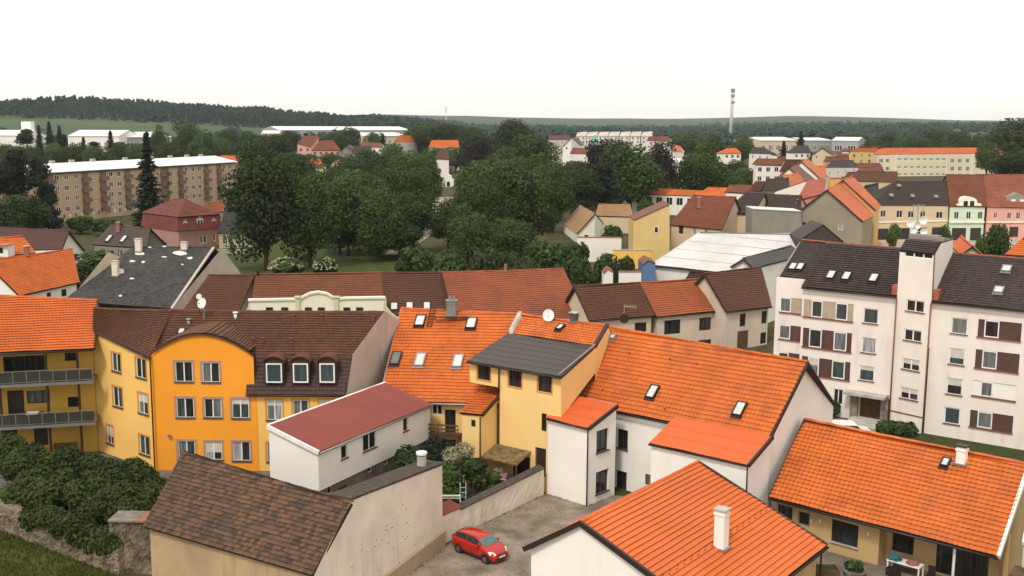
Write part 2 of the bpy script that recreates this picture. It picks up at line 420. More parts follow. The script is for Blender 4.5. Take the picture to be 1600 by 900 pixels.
    def strips(s, mat, rh, lift=.05, amp=0, name='roof_panel'):
        """metal tile sheet: every stepped course a piece of its own"""
        vs = [q[1] for q in s.p2]; v0, v1 = min(vs), max(vs); nr = round((v1 - v0) / rh); rh = (v1 - v0) / nr
        for r in range(nr):
            va, vb = v0 + r * rh, v0 + (r + 1) * rh; A = s.span(va + 1e-4); B = s.span(vb - 1e-4); mb = MB(); n = max(2, int((A[1] - A[0]) / .2))
            for q in range(n + 1):
                f = q / n; h = amp * (.5 + .5 * math.cos(math.pi * q)); ua = A[0] + (A[1] - A[0]) * f; ub = B[0] + (B[1] - B[0]) * f
                mb.v += [s.pt(ua, va, lift * .45 + h), s.pt(ua, va, lift + h), s.pt(ub, vb + .03, .01 + h)]
            for q in range(n):
                j = 3 * q; mb.f += [(j, j + 3, j + 4, j + 1), (j + 1, j + 4, j + 5, j + 2)]; g = random.uniform(.3, .7); mb.t += [.3, g]  # lip tint stays at the dark end, painting shade under each course
            s.T.part(name, mb, mat, parent=s.o)
    def ridge(s, mat, a=None, b=None, r=.13, seg=.4):
        """row of rounded cap tiles along the top edge"""
        if a is None:
            top = sorted(s.p2, key=lambda q: -q[1])[:2]; top.sort(); a, b = s.pt(*top[0]), s.pt(*top[1])
        d = b - a; n = max(1, int(d.length / seg)); d.normalize(); L_ = (b - a).length / n; mb = MB(); side = d.cross(V(0, 0, 1)).normalized()
        for k in range(n):
            sg = [-.05 * math.sin(math.pi * e / n) + .015 * math.sin(e * 1.7) for e in (k, k + 1)]; p = a + d * (k * L_) + V(0, 0, sg[0]); q = a + d * ((k + 1.08) * L_) + V(0, 0, sg[1]); tn = random.random(); i = len(mb.v)
            for e, (c, rr) in enumerate(((p, r * 1.08), (q, r * .94))):
                for j in range(6):
                    t = math.pi * j / 5; mb.v.append(c + side * (math.cos(t) * rr) + V(0, 0, math.sin(t) * rr + .02))
            for j in range(5): mb.f.append((i + j, i + j + 1, i + 7 + j, i + 6 + j)); mb.t.append(tn)
            mb.f.append(tuple(i + j for j in range(6))); mb.t.append(tn)
        s.T.part('ridge_tiles', mb, mat, parent=s.o, kind='stuff'); return s
    def gutter(s, mat=None, r=.08):
        a, b = s.pt(*s.p2[0]), s.pt(*s.p2[1]); o = V(s.v.x, s.v.y, 0).normalized() * -r; mb = MB(); mb.tube([a + o - V(0, 0, .1), b + o - V(0, 0, .1)], r, 8)
        s.T.part('gutter', mb, mat or DARKM, smooth=True); return s
    def verge(s, i, j, mat=None, wd=.16, ht=.26, name='verge_board'):
        a, b = s.poly[i], s.poly[j]; mb = MB(); mb.bar(a - s.n * .05, b - s.n * .05, wd, ht, s.n); s.T.part(name, mb, mat or DARKM); return s
    def skylight(s, x, y, w=.78, h=1.18, fm=None, gl=None, uv=None, open_=0):
        u, v = uv or s.px(x, y); M = Matrix((s.u, s.v, s.n)).transposed().to_4x4(); M.translation = s.pt(u, v, .17) - s.T.base; fm = fm or DARKM; gl = gl or GL_S
        def mk():
            mb = MB(); t = .09
            for q in (-1, 1): mb.box((q * (w / 2 - t / 2), 0, 0), t, h, .26); mb.box((0, q * (h / 2 - t / 2), 0), w - 2 * t, t, .2)
            mb.box((0, -h / 2 - .1, -.05), w + .1, .22, .06); return mb.mesh('skylight', fm)
        o = link('skylight', wmesh(('sk', w, h, fm.name), mk), s.T.o); o.matrix_local = M
        p = link('pane', wmesh(('skp', w, h, gl.name), lambda: pane3(w - .16, h - .16, gl)), o); p.location = (0, 0, .06)
        if open_: p.rotation_euler = (open_, 0, 0)
        return o
    def at(s, x, y, h=0.): return s.pt(*s.px(x, y), h)
def pane3(w, h, mat):
    mb = MB(); mb.box((0, 0, 0), w, h, .02); return mb.mesh('pane', mat)
def chimney(T, base, top, sx, sy, mat, ang=0., cap=None, label=None, capmat=None, pots=0):
    """stack standing on a roof at base (x, y, z); top = z of its head"""
    ax = V(math.cos(ang), math.sin(ang), 0); ay = V(-ax.y, ax.x, 0); b = Vector(base); mb = MB(); z0 = b.z - .6
    mb.box((b.x, b.y, (z0 + top) / 2), sx, sy, top - z0, ax, ay)
    mb.box((b.x, b.y, top - .22), sx + .1, sy + .1, .12, ax, ay)
    o = T.part('chimney', mb, mat, label=label); cm = MB(); cm.box((b.x, b.y, top + .04), sx + .18, sy + .18, .08, ax, ay)
    for k in range(pots): cm.tube([(b.x + ax.x * (k - (pots - 1) / 2) * .35, b.y + ax.y * (k - (pots - 1) / 2) * .35, top), (b.x + ax.x * (k - (pots - 1) / 2) * .35, b.y + ax.y * (k - (pots - 1) / 2) * .35, top + .35)], .12, 8)
    T.part('cap', cm, capmat or CONC, parent=o)
    fl = MB(); fl.box((b.x, b.y, b.z + .03), sx + .3, sy + .3, .1, ax, ay); T.part('flashing', fl, ZINC, parent=o)
    return o
def downpipe(T, pts, mat=None, r=.055):
    mb = MB(); mb.tube(pts, r, 8); return T.part('downpipe', mb, mat or DARKM, smooth=True)
def vent(T, p, mat, h=.5, r=.09):
    mb = MB(); p = Vector(p); mb.tube([p - V(0, 0, .2), p + V(0, 0, h)], r, 8); mb.tube([p + V(0, 0, h), p + V(0, 0, h + .12)], r * 1.6, 8); return T.part('vent_pipe', mb, mat, smooth=True)
def dish(name, label, p, d, r=.45, pole=.9, mat=None, group=None):
    """satellite dish on a pole, facing direction d"""
    T = Thing(name, label, 'satellite dish', p, group); p = Vector(p); d = Vector(d).normalized(); c = p + V(0, 0, pole)
    mb = MB(); mb.tube([p - V(0, 0, .15), c + V(0, 0, .2)], .03, 6); T.part('pole', mb, STEEL)
    a = d.cross(V(0, 0, 1)).normalized(); b = a.cross(d); mb = MB(); N, K = 16, 4; c2 = c + d * .15
    for back in (0, 1):
        i0 = len(mb.v)
        for k in range(K + 1):
            for q in range(N):
                t = 2 * math.pi * q / N; rr = r * k / K; mb.v.append(c2 + a * math.cos(t) * rr + b * math.sin(t) * rr * 1.08 + d * (.22 * r * (k / K) ** 2 - back * .02))
        for k in range(K):
            for q in range(N): mb.f.append((i0 + k * N + q, i0 + k * N + (q + 1) % N, i0 + (k + 1) * N + (q + 1) % N, i0 + (k + 1) * N + q)); mb.t.append(.5)
    T.part('reflector', mb, mat or DISHM, smooth=True)
    mb = MB(); e = c2 - b * r * .9; f_ = c2 + d * r * 1.0 - b * r * .25; mb.tube([e, f_], .015, 5); mb.tube([f_ - d * .06, f_ + d * .08], .045, 8); T.part('feed_arm', mb, DARKM)
    return T

def tile_patch(T, c00, c10, c11, c01, mat, tw=.3, rh=.34, k=4, amp=.035, lift=.09, tv=(0, 1)):
    """tiles over a gently warped four-cornered slope (eave left, eave right, ridge right, ridge left)"""
    c00, c10, c11, c01 = [Vector(c) for c in (c00, c10, c11, c01)]
    nr = max(1, round(max((c01 - c00).length, (c11 - c10).length) / rh)); nu = max(1, round((c10 - c00).length / tw)); prof = wave(k, 'wave'); mb = MB()
    nm = (c10 - c00).cross(c11 - c10).normalized(); nm = nm if nm.z > 0 else -nm
    def at(u, v, h): return lerp(lerp(c00, c10, u), lerp(c01, c11, u), v) + nm * h
    for r in range(nr):
        for c in range(nu):
            i = len(mb.v); tn = random.uniform(*tv)
            for q in range(k + 1):
                u = (c + q / k) / nu; h = amp * prof[q]; mb.v += [at(u, r / nr, h + lift * .62), at(u, r / nr, h + lift), at(u, (r + 1.16) / nr, h + .012)]
            for q in range(k): j = i + 3 * q; mb.f += [(j, j + 3, j + 4, j + 1), (j + 1, j + 4, j + 5, j + 2)]; mb.t += [tn * .8, tn]  # lip tinted darker than its tile, row shade put into colour
    dk = MB(); N = 8
    for r in range(N):
        for c in range(N): dk.face([at(c / N, r / N, -.01), at((c + 1) / N, r / N, -.01), at((c + 1) / N, (r + 1) / N, -.01), at(c / N, (r + 1) / N, -.01)])
    o = T.part('roof', dk, UNDER); T.part('roof_tiles', mb, mat, parent=o, kind='stuff'); return o
def lerp(a, b, t): return Vector(a) + (Vector(b) - Vector(a)) * t
# ================================================================== NEAR BUILDINGS
def xy(p): return (p[0], p[1])
# ---- yellow and orange apartment house
T = Thing('apartment_house', 'yellow and orange apartment house with rounded orange gable and brown tiled mansard roof', 'house', (-24, 86, 0))
Y0 = 83.40; A = V(-37.0, 89.97, 0); B = V(-28.59, Y0, 0); C = V(-20.42, Y0, 0); D = V(-13.10, Y0, 0)
wl = (B - A).length
wing = Wall(T, A, B, -.5, 0, plaster('golden_render', (.87, .53, .155), .07, .25, (.5, .3, .1)), [(0, 10.75), (wl, 9.30)])
SUR_O = plaster('orange_surround', (.62, .27, .06), .06, .1); SUR_G = plaster('grey_pink_surround', (.42, .24, .17), .06, .1)
for r in ((175, 552, 188.5, 581), (212.5, 560, 228, 591), (176.7, 605, 191, 636), (216.5, 615, 231, 647), (167, 665, 177, 694), (218, 681, 233.6, 711)):
    wing.win(r, surround=SUR_O, sill=SILLD)
wing.build()
fac = Wall(T, B, C, -.5, 0, ORAN, [(8.17 * k / 16, 9.4 + 1.75 * math.sin(math.pi * k / 16) ** .85) for k in range(17)])
for r in ((273.6, 565, 301, 597), (316, 566.5, 343, 597.7), (275.6, 622, 303, 653), (319, 622.7, 346, 653), (362.4, 623, 389, 654), (278.5, 689, 305, 718), (321, 690, 347, 719), (364, 690, 391, 720.5)):
    fac.win(r, surround=SUR_G, sill=SILLD, swid=.16)
fac.build()
rgt = Wall(T, C, D, -.5, 6.5, YELL)
for x in (417, 458, 499):
    rgt.win((x, 625, x + 24, 657), surround=SUR_O, sill=SILLD); rgt.win((x, 692, x + 24, 722), surround=SUR_O, sill=SILLD)
rgt.build()
mb = MB(); mb.box((-20.35, Y0 - .02, 2.9), .16, .05, 6.9); T.part('colour_band', mb, ORAN)
RE = V(-10.77, 89.4, 11.95); E2 = V(-8.2, 95.6, 0); endd = (V(RE.x, RE.y, 0) - D).length; endt = (E2 - D).length
endw = Wall(T, D, E2, -.5, 0, FIREW, [(0, 6.45), (1.05, 9.45), (endd, 12.12), (endt, 8.7)]); endw.build()
Wall(T, E2, A + V(2, 6, 0), -.5, 8.8, YELL).build(); Wall(T, A + V(2, 6, 0), A, -.5, 9.5, YELL).build()
rm = Roof(T, [(-28.6, 84.4, 9.35), (-12.72, 84.4, 9.35), RE, (-28.6, 89.4, 11.95)]); rm.tiles(T_BR, .3, .34, 4, .035); 
tile_patch(T, (-34.95, 88.25, 10.5), (-28.5, 83.2, 9.28), (-28.58, 89.4, 11.95), (-35.5, 90.1, 11.97), T_BR); mb = MB(); mb.tube([(-34.95, 88.15, 10.42), (-28.5, 83.1, 9.2)], .07); T.part('gutter', mb, DARKM)
rb = Roof(T, [(-8.3, 95.7, 8.7), (-33, 95.9, 8.7), (-33, 89.4, 11.95), RE]); rb.tiles(T_BR, .6, .34, 1, .0); rm.ridge(T_BR, V(-28.6, 89.4, 11.98), RE); rm.ridge(T_BR, V(-35.5, 90.1, 11.98), V(-28.6, 89.4, 11.98))
ml = Roof(T, [(-21.05, 83.15, 6.42), (-13.12, 83.15, 6.42), (-12.72, 84.4, 9.35), (-20.97, 84.4, 9.35)], .12); ml.tiles(T_BRD, .3, .32, 4, .03); ml.gutter()
mb = MB(); mb.face([(-21.04, 83.16, 6.42), (-21.0, 84.4, 9.35), (-21.0, 84.9, 6.42)]); T.part('mansard_cheek', mb, T_BRD)
# rounded roof of the orange gable, running back into the main slope
mb = MB(); N = 20; prev = None
for k in range(N + 1):
    u = 8.37 * k / N - .1; z = 9.42 + 1.78 * max(0, math.sin(math.pi * k / N)) ** .85; yb = 84.4 + (z - 9.35) / .52 + .4
    a = V(B.x + u, Y0 - .16, z + .06); b = V(B.x + u, max(yb, 84.6), z + .06)
    if prev and k > 1 and k < N: tile_patch(T, *((prev[0], prev[1], b, a) if k <= N // 2 else (b, a, prev[0], prev[1])), T_BR)
    if prev: mb.face([prev[0] - V(0, 0, .16), a - V(0, 0, .16), a, prev[0]], .9)
    prev = (a, b)
T.part('gable_roof', mb, T_BR)
mb = MB(); mb.tube([(B.x, Y0 - .12, 9.3), (B.x + .05, Y0 - .25, 8.6), (B.x + .03, Y0 - .25, 0)], .06); T.part('downpipe', mb, DARKM, smooth=True)
for x0, x1 in ((416, 440), (458, 481), (499.5, 522.5)):
    a = Dp(x0, 598, 83.12); b = Dp(x1, 568, 83.12); w_ = b.x - a.x; cx_ = (a.x + b.x) / 2; mb = MB()
    prof = [(cx_ - w_ / 2 - .12, a.z - .12), (cx_ + w_ / 2 + .12, a.z - .12), (cx_ + w_ / 2 + .12, b.z + .05)]
    for k in range(1, 8): prof.append((cx_ + (w_ / 2 + .12) * math.cos(math.pi * k / 8), b.z + .05 + .5 * math.sin(math.pi * k / 8)))
    prof.append((cx_ - w_ / 2 - .12, b.z + .05))
    mb.prism([(x, 83.2, z) for x, z in prof], (0, 1.6, 0)); d = T.part('dormer', mb, T_BRD)
    hood = MB(); pv = None
    for k in range(11):
        t = math.pi * k / 10; q = [V(cx_ + (w_ / 2 + .24) * math.cos(t), y, b.z + .02 + .62 * math.sin(t)) for y in (83.0, 84.6)]
        if pv: hood.face([pv[0], q[0], q[1], pv[1]], .8); hood.face([pv[0] - V(0, 0, .1), q[0] - V(0, 0, .1), q[0], pv[0]], .9)
        pv = q
    T.part('hood', hood, tile('hood_red_brown', (.085, .027, .016), (.12, .038, .02), .3), parent=d)
    o = link('window', wmesh(('f', round(w_, 2), round(b.z - a.z, 2), 1, 'w', 9), lambda: frame_mesh(round(w_, 2), round(b.z - a.z, 2), 1, WFRAME, 0, .1)), T.o)
    o.location = V(cx_, 83.16, (a.z + b.z) / 2) - T.base
    p = link('pane', pane_mesh(w_ - .15, b.z - a.z - .15, GL_T), o); p.location = (0, .01, 0)
for p in ((395, 537), (411, 536), (456, 537)): vent(T, rm.at(*p), T_RED, .35, .1)
for p in ((459, 499), (503, 499), (584, 501)): vent(T, rm.at(*p), T_RED, .3, .1)
vent(T, rm.at(295, 507), ZINC, .4, .14); vent(T, rm.at(368, 497), DISHM, .4, .14)
rm.skylight(284, 520, .6, .8)
mb = MB(); c = Dp(265, 681, Y0 - .1); mb.tube([c, c + V(0, -.12, 0)], .14, 10); T.part('wall_lamp', mb, ZINC)
dish('satellite_dish', 'white satellite dish on the brown roof ridge of the yellow and orange house', rm.at(319, 500, .05), (-.4, -1, .35), .42, 1.35)
T2 = Thing('roof_antenna', 'small rod antenna with round box beside the white dish on the brown ridge', 'antenna', rm.at(312, 492, .0)); p = T2.base
mb = MB(); mb.tube([p, p + V(0, 0, 1.6)], .03, 6); mb.tube([p + V(-.5, 0, 1.5), p + V(.2, 0, 1.25)], .02, 5)
for k in range(5): mb.bar(p + V(-.45 + k * .13, 0, 1.1), p + V(-.45 + k * .13, 0, 1.75), .02, .02)
T2.part('mast', mb, DARKM); mb = MB(); mb.tube([p + V(0, -.1, 1.55), p + V(0, .08, 1.55)], .22, 12); T2.part('drum', mb, DISHM)

# ---- gallery house on the far left
T = Thing('gallery_house', 'yellow house with bright orange roof and two railed galleries at the left edge', 'house', (-42, 88, 0))
e0, e1, r1, r0 = G(-110, 556, 9.35), G(147, 545, 9.35), G(152, 470, 12.4), G(-110, 472, 12.4)
rf = Roof(T, [e0, e1, r1, r0]); rf.tiles(T_ORB, .3, .33, 4, .03, .1, tv=(.3, .7)); rf.ridge(T_ORB); rf.gutter(); rf.verge(1, 2)
dd = (r1 - e1); bk = [r0 + V(dd.x, dd.y, -dd.z), r1 + V(dd.x, dd.y, -dd.z)]
Roof(T, [bk[1], bk[0], r0, r1]).tiles(T_ORB, .6, .33, 1, 0)
du = (e1 - e0).normalized(); nn = V(du.y, -du.x, 0)
wa, wb = e0 - nn * 2.3, e1 - nn * 2.3 - du * .4
BALM = plain('dull_balcony_metal', (.17, .165, .15), .6)
OLIVE = plaster('mustard_render', (.62, .38, .075), .1, .3)
W = Wall(T, wa, wb, -.3, 9.3, OLIVE)
W.win((5, 556, 72, 583), mull=4, fmat=DFRAME, gl=GL_D); W.win((101, 551, 120, 564), mull=1, fmat=DFRAME, gl=GL_D)
W.door((12, 610, 38, 652), mat=DFRAME); W.win((42, 610, 78, 630), mull=3, fmat=DFRAME, gl=GL_C); W.win((106, 620, 125, 636), mull=1, fmat=DFRAME, gl=GL_D)
W.door((2, 665, 28, 700), mat=DFRAME); W.door((53, 663, 75, 696), mat=DFRAME); W.build()
Wall(T, wb, wb + V(dd.x, dd.y, 0) * 1.9, -.3, 9.3, OLIVE, [(0, 9.3), (4.6, 12.2), (9.5, 9.3)]).build()
for zf, top in ((6.75, 9.2), (3.25, 6.75)):
    mb = MB(); a, b = e0 + nn * .25, e1 + nn * .25 - du * .2
    a.z = b.z = zf - .12; m0 = (a + b) / 2 - nn * 1.25; mb.box(m0, (b - a).length, 2.5, .24, du, nn); T.part('balcony_deck', mb, BALM)
    rl = MB(); n_ = 12
    for k in range(n_ + 1):
        p = lerp(a, b, k / n_); rl.bar(p, p + V(0, 0, 1.12), .05, .05)
    rl.bar(a + V(0, 0, 1.16), b + V(0, 0, 1.16), .07, .06); rl.bar(a + V(0, 0, .25), b + V(0, 0, .25), .04, .04); ro = T.part('railing', rl, BALM)
    for k in range(n_):
        p, q = lerp(a, b, (k + .04) / n_), lerp(a, b, (k + .96) / n_); g = MB(); g.box((p + q) / 2 + V(0, 0, .68), (q - p).length, .02, .78, du, nn); T.part('railing_panel', g, plain('smoked_panel', (.045, .045, .038), .12), parent=ro)
for x in (2, 76, 125):
    p = onwall(x, 640, e0, e1); mb = MB(); mb.bar(V(p.x, p.y, 0), V(p.x, p.y, 9.1), .16, .16); T.part('post', mb, DARKM)
p0 = onwall(104, 698, wa, wb) + nn * .5; p0.z = 0
T2 = Thing('garden_bench', 'dark wooden slatted bench under the lower gallery of the left house', 'bench', p0)
for k in range(4):
    mb = MB(); mb.box(p0 + nn * (.1 + .12 * k) + V(0, 0, .45), 1.9, .1, .04, du, nn); T2.part('seat_slat', mb, WOOD)
for k in range(4):
    mb = MB(); mb.box(p0 + V(0, 0, .6 + .14 * k), 1.9, .04, .1, du, nn); T2.part('back_slat', mb, WOOD)
for s in (-.8, .8):
    mb = MB(); mb.box(p0 + du * s + nn * .25 + V(0, 0, .21), .08, .5, .42, du, nn); mb.box(p0 + du * s - nn * .05 + V(0, 0, .55), .08, .06, 1.1, du, nn); T2.part('leg', mb, WOOD)
pt = lerp(e0, e1, .58) - nn * .9; pt.z = 3.25
T2 = Thing('balcony_table', 'dark table with a white cloth on the lower gallery', 'table', pt)
mb = MB(); mb.box(pt + V(0, 0, .74), 1.6, .9, .05, du, nn); T2.part('table_top', mb, DARKM)
for a in (-.7, .7):
    for b in (-.35, .35): mb = MB(); mb.bar(pt + du * a + nn * b, pt + du * a + nn * b + V(0, 0, .72), .06, .06); T2.part('leg', mb, DARKM)
mb = MB(); mb.box(pt + V(0, 0, .79), .9, .92, .03, du, nn); T2.part('table_cloth', mb, WFRAME)

# ---- white annex with the red metal roof
T = Thing('red_roofed_annex', 'long white annex with red corrugated metal roof on a grey stone base', 'annex', (-12, 76, 0))
a, b = G(497, 706, 5.7), G(672, 632, 5.7); du = (b - a).normalized(); nn = V(du.y, -du.x, 0)         # eave, near to far
c = onwall(420, 668, V(a.x, a.y, 0), V(a.x, a.y, 0) - nn); wd_ = (V(c.x, c.y, 0) - V(a.x, a.y, 0)).length; zh = c.z + .15
c = a - nn * wd_; d = b - nn * wd_
REDM = tile('red_sheet_metal', (.20, .040, .028), (.26, .052, .036), .3, (.20, .06, .05), .55)
poly = [a + nn * .2 - du * .15 + V(0, 0, .05), b + nn * .2 + V(0, 0, .05), V(d.x, d.y, zh), V(c.x, c.y, zh) - du * .15]
rf = Roof(T, poly, .1, ZINC); mb = MB(); n = int(rf.p2[1][0] / .2)
vm = rf.p2[2][1]; sk = rf.p2[3][0]
for k in range(n):
    u0, u1, um = .2 * k, .2 * (k + 1), .2 * (k + .5)
    for q0, q1, h0, h1 in ((u0, um, .02, .11), (um, u1, .11, .02)): mb.face([rf.pt(q0, -.06, h0), rf.pt(q1, -.06, h1), rf.pt(q1 + sk, vm, h1), rf.pt(q0 + sk, vm, h0)], random.uniform(.3, .7))
T.part('roof_sheet', mb, REDM, parent=rf.o); rf.gutter(ZINC); rf.verge(3, 0, WFRAME, .12, .3); rf.verge(2, 3, WFRAME, .14, .3)
W = Wall(T, a, b, 2.9, 5.72, WHITE)
W.win((533, 695, 543, 717), mull=1, sill=SILLB, gl=GL_D); W.win((567, 674, 588, 703), mull=2, sill=SILLB, gl=GL_D); W.win((630, 652, 638, 674), mull=1, sill=SILLB, gl=GL_D); W.build()
Wall(T, c, a, -.3, 5.7, WHITE, [(0, zh - .06), (wd_, 5.72)]).build(); Wall(T, d, c, -.3, zh - .06, WHITE).build()
a2, b2 = a - nn * .18, b - nn * .18; W = Wall(T, a2, b2, -.3, 2.95, plain('rubble_stone', (.15, .135, .115), .95, 0, .2, .45, 1.3, 1.0), name='stone_base')
for r in ((512, 759, 519, 772), (575, 730, 581, 738), (601, 717, 606, 726), (626, 711, 633, 720)): W.win(r, mull=1, gl=GL_D, t=.05)
W.door((528, 760, 541, 785), mat=WOOD); W.build()
mb = MB(); mb.face([W.pt(0, 2.92), W.pt(W.len, 2.92), W.pt(W.len, 2.92, .2), W.pt(0, 2.92, .2)]); T.part('soffit', mb, CONC)
u, z = W.uz(575, 752); mb = MB(); p0 = W.pt(u - 1.0, 2.2, 0); mb.prism([W.pt(u - 1.6, 2.0, .05), W.pt(u + 2.4, 2.0, .05), W.pt(u + 2.4, 1.45, 1.3), W.pt(u - 1.6, 1.45, 1.3)], (0, 0, -.08)); T.part('canopy', mb, REDM)
for k in range(9):
    q = W.pt(W.len * .82 + random.uniform(0, 2.0), random.uniform(.8, 2.8), .0); mb = MB(); mb.box(q, random.uniform(.3, .6), .1, random.uniform(.2, .35), W.d, W.n); T.part('stone', mb, BRICKR)

# ---- old barn with weathered clay tiles, bottom left
T = Thing('old_barn', 'old barn with weathered brown clay tile roof and pale flaking end wall', 'barn', (-14, 62, 0))
ra, rb_, ea, eb = V(-20.91, 67.16, 6.5), V(-8.98, 58.42, 6.5), V(-22.4, 62.75, 3.35), V(-10.70, 55.30, 3.55)
rf = Roof(T, [ea, eb, rb_, ra], .12); rf.tiles(T_OLD, .30, .27, 2, .03, .09, 'wave', single=300, jitter=.02); rf.ridge(T_OLD, ra - V(.1, -.08, 0), rb_, .15, .35)
off = V(1.62, 4.06, -3.1)
rb2 = lerp(rb_, ra, .035) - V(0, 0, .02); Roof(T, [rb2 + off, ra + off, ra, rb2]).tiles(T_OLD, .5, .3, 1, 0)
dE = (V(-4.5, 68.03, 0) - V(-10.7, 55.3, 0)); lE = dE.length
EW = Wall(T, (-10.62, 55.3), (-4.5, 68.03), -.4, 0, OLDP, [(0, 3.6), ((V(rb_.x, rb_.y, 0) - V(-10.62, 55.3, 0)).length, 6.62), (lE, 5.62)], 'end_wall'); EW.build()
FR = Wall(T, ea + V(.25, .35, 0), eb + V(-.05, .35, 0), -.4, 3.5, plaster('stained_ochre_plaster', (.50, .34, .20), .25, .95, (.15, .12, .09)), name='front_wall')
for x in (334, 380): FR.win((x, 880, x + 3.5, 905), mull=1, fmat=DFRAME, gl=GL_D, t=.03)
FR.build()
Wall(T, ra + off + V(.4, -.3, 0), ea + V(.25, .35, 0), -.4, 3.4, OLDP).build()
ed = EW.d; en = -EW.n; q0 = EW.pt((V(rb_.x, rb_.y, 0) - V(-10.62, 55.3, 0)).length + .05, 6.66); q1 = EW.pt(lE, 5.66)
mb = MB(); mb.prism([q0 + EW.n * .06, q1 + EW.n * .06 + ed * .1, q1 + en * 1.5 + ed * .1, q0 + en * 1.5], (0, 0, .14)); T.part('lean_to_roof', mb, plain('tar_felt', (.07, .057, .048), .9, 0, .2, .35, 3, .4))
mb = MB(); mb.prism([EW.pt(lE, -.3, -.02), EW.pt(lE, -.3, -1.45), EW.pt(lE, 5.6, -1.45), EW.pt(lE, 5.6, -.02)], -ed * 9.2); T.part('lean_to_wall', mb, OLDP)
mb = MB(); mb.prism([EW.pt(4.5, 0, .0), EW.pt(lE, 0, .0), EW.pt(lE, 1.15, .0), EW.pt(4.5, .75, .0)], EW.n * .22); T.part('plinth', mb, plaster('damp_plaster', (.42, .32, .21), .25, .8, (.2, .13, .08)))
p = EW.pt(lE - 1.5, 5.85, -.7); mb = MB(); mb.tube([p - V(0, 0, .4), p + V(0, 0, .75)], .3, 12); o = T.part('flue', mb, CONC, smooth=False); mb = MB(); mb.tube([p + V(0, 0, .85), p + V(0, 0, 1.0)], .36, 12); mb.tube([p + V(0, 0, .7), p + V(0, 0, .9)], .06, 6); T.part('cap', mb, DISHM, parent=o)
patch = MB()
for k in range(46):
    u = random.gauss(7.0, 2.4); z = random.gauss(2.6, .9) + (u - 7) * .12
    if 2.2 < u < lE - .4 and .9 < z < 4.8: patch.box(EW.pt(u, z, .002), random.uniform(.05, .2), .02, random.uniform(.02, .06), EW.d, EW.n)
T.part('flaked_spots', patch, plain('bare_plaster_spot', (.17, .12, .09), .95), kind='stuff')

# ---- centre house A: orange roof with five skylights
T = Thing('skylight_house', 'house with orange tiled roof, five skylights, roof ladder and metal chimney stack', 'house', (-5, 86, 0))
e0, e1, r1, r0 = V(-10.9, 83.0, 5.95), V(1.2, 82.2, 5.95), G(810, 491, 11.6), G(627, 482, 11.6)
e0 = onplane(592, 627, e1, (r1 - r0).cross(e1 - r1))
rA = Roof(T, [e0, e1, r1, r0]); rA.tiles(T_OR, .31, .36, 4, .03, .082, tv=(.25, .75)); rA.ridge(T_OR); rA.gutter(ZINC)
Roof(T, [r1 + V(1.5, 6.5, -6), r0 + V(1.5, 6.5, -6), r0, r1]).tiles(T_OR, .6, .36, 1, 0)
rA.verge(3, 0, ZINC, .12, .2)
for x, y in ((657, 503), (737, 507)): rA.skylight(x, y, .9, 1.3)
for x, y, g in ((619, 562, GL_C), (657, 564, GL_S), (716, 566, GL_S)): rA.skylight(x, y, .85, 1.45, DFRAME if g is GL_C else ZINC, g)
a = rA.px(671, 512); b = rA.px(677, 484); mb = MB(); du_, dv_ = b[0] - a[0], b[1] - a[1]
for s in (-.22, .22): mb.bar(rA.pt(a[0] + s, a[1], .16), rA.pt(b[0] + s, b[1] + .3, .16), .05, .05)
for k in range(8): f_ = k / 7; mb.bar(rA.pt(a[0] - .22 + du_ * f_, a[1] + dv_ * f_, .16), rA.pt(a[0] + .22 + du_ * f_, a[1] + dv_ * f_, .16), .05, .05)
T.part('roof_ladder', mb, DARKM)
p = rA.at(706, 494); chimney(T, p, p.z + 1.35, .8, .6, ZINC, -.2, capmat=ZINC, pots=2, label='silver clad chimney stack with two pots')
mb = MB(); mb.box(p + V(0, -.75, .05), 3.0, .4, .08); mb.bar(p + V(-1.4, -.75, .0), p + V(-1.4, -.3, -.3), .06, .06); mb.bar(p + V(1.4, -.75, 0), p + V(1.4, -.3, -.3), .06, .06); T.part('walkway', mb, DARKM)
W = Wall(T, e0 + V(.3, .5, 0), e1 + V(0, .5, 0), -.3, 5.95, CREAMY)
W.win((675, 632, 691, 648), mull=2, gl=GL_D); W.door((695, 640, 712, 690), mat=GL_D); W.door((676, 690, 690, 725), mat=GL_D, name='glazed_door'); W.build()
Wall(T, e1 + V(0, .5, 0), e1 + V(1.5, 13, 0), -.3, 5.9, CREAMY).build()
mb = MB(); f0, f1 = W.uz(673, 655)[0], W.uz(722, 655)[0]; dk = 3.1
mb.box(W.pt((f0 + f1) / 2, dk, .7), f1 - f0, 1.4, .2, W.d, W.n); T.part('balcony_deck', mb, WOOD); rl = MB()
for k in range(9): u = f0 + (f1 - f0) * k / 8; rl.bar(W.pt(u, dk, 1.38), W.pt(u, dk + 1.05, 1.38), .06, .06)
for z in (.35, .7, 1.05): rl.bar(W.pt(f0, dk + z, 1.4), W.pt(f1, dk + z, 1.4), .05, .12)
T.part('balcony_railing', rl, WOOD)

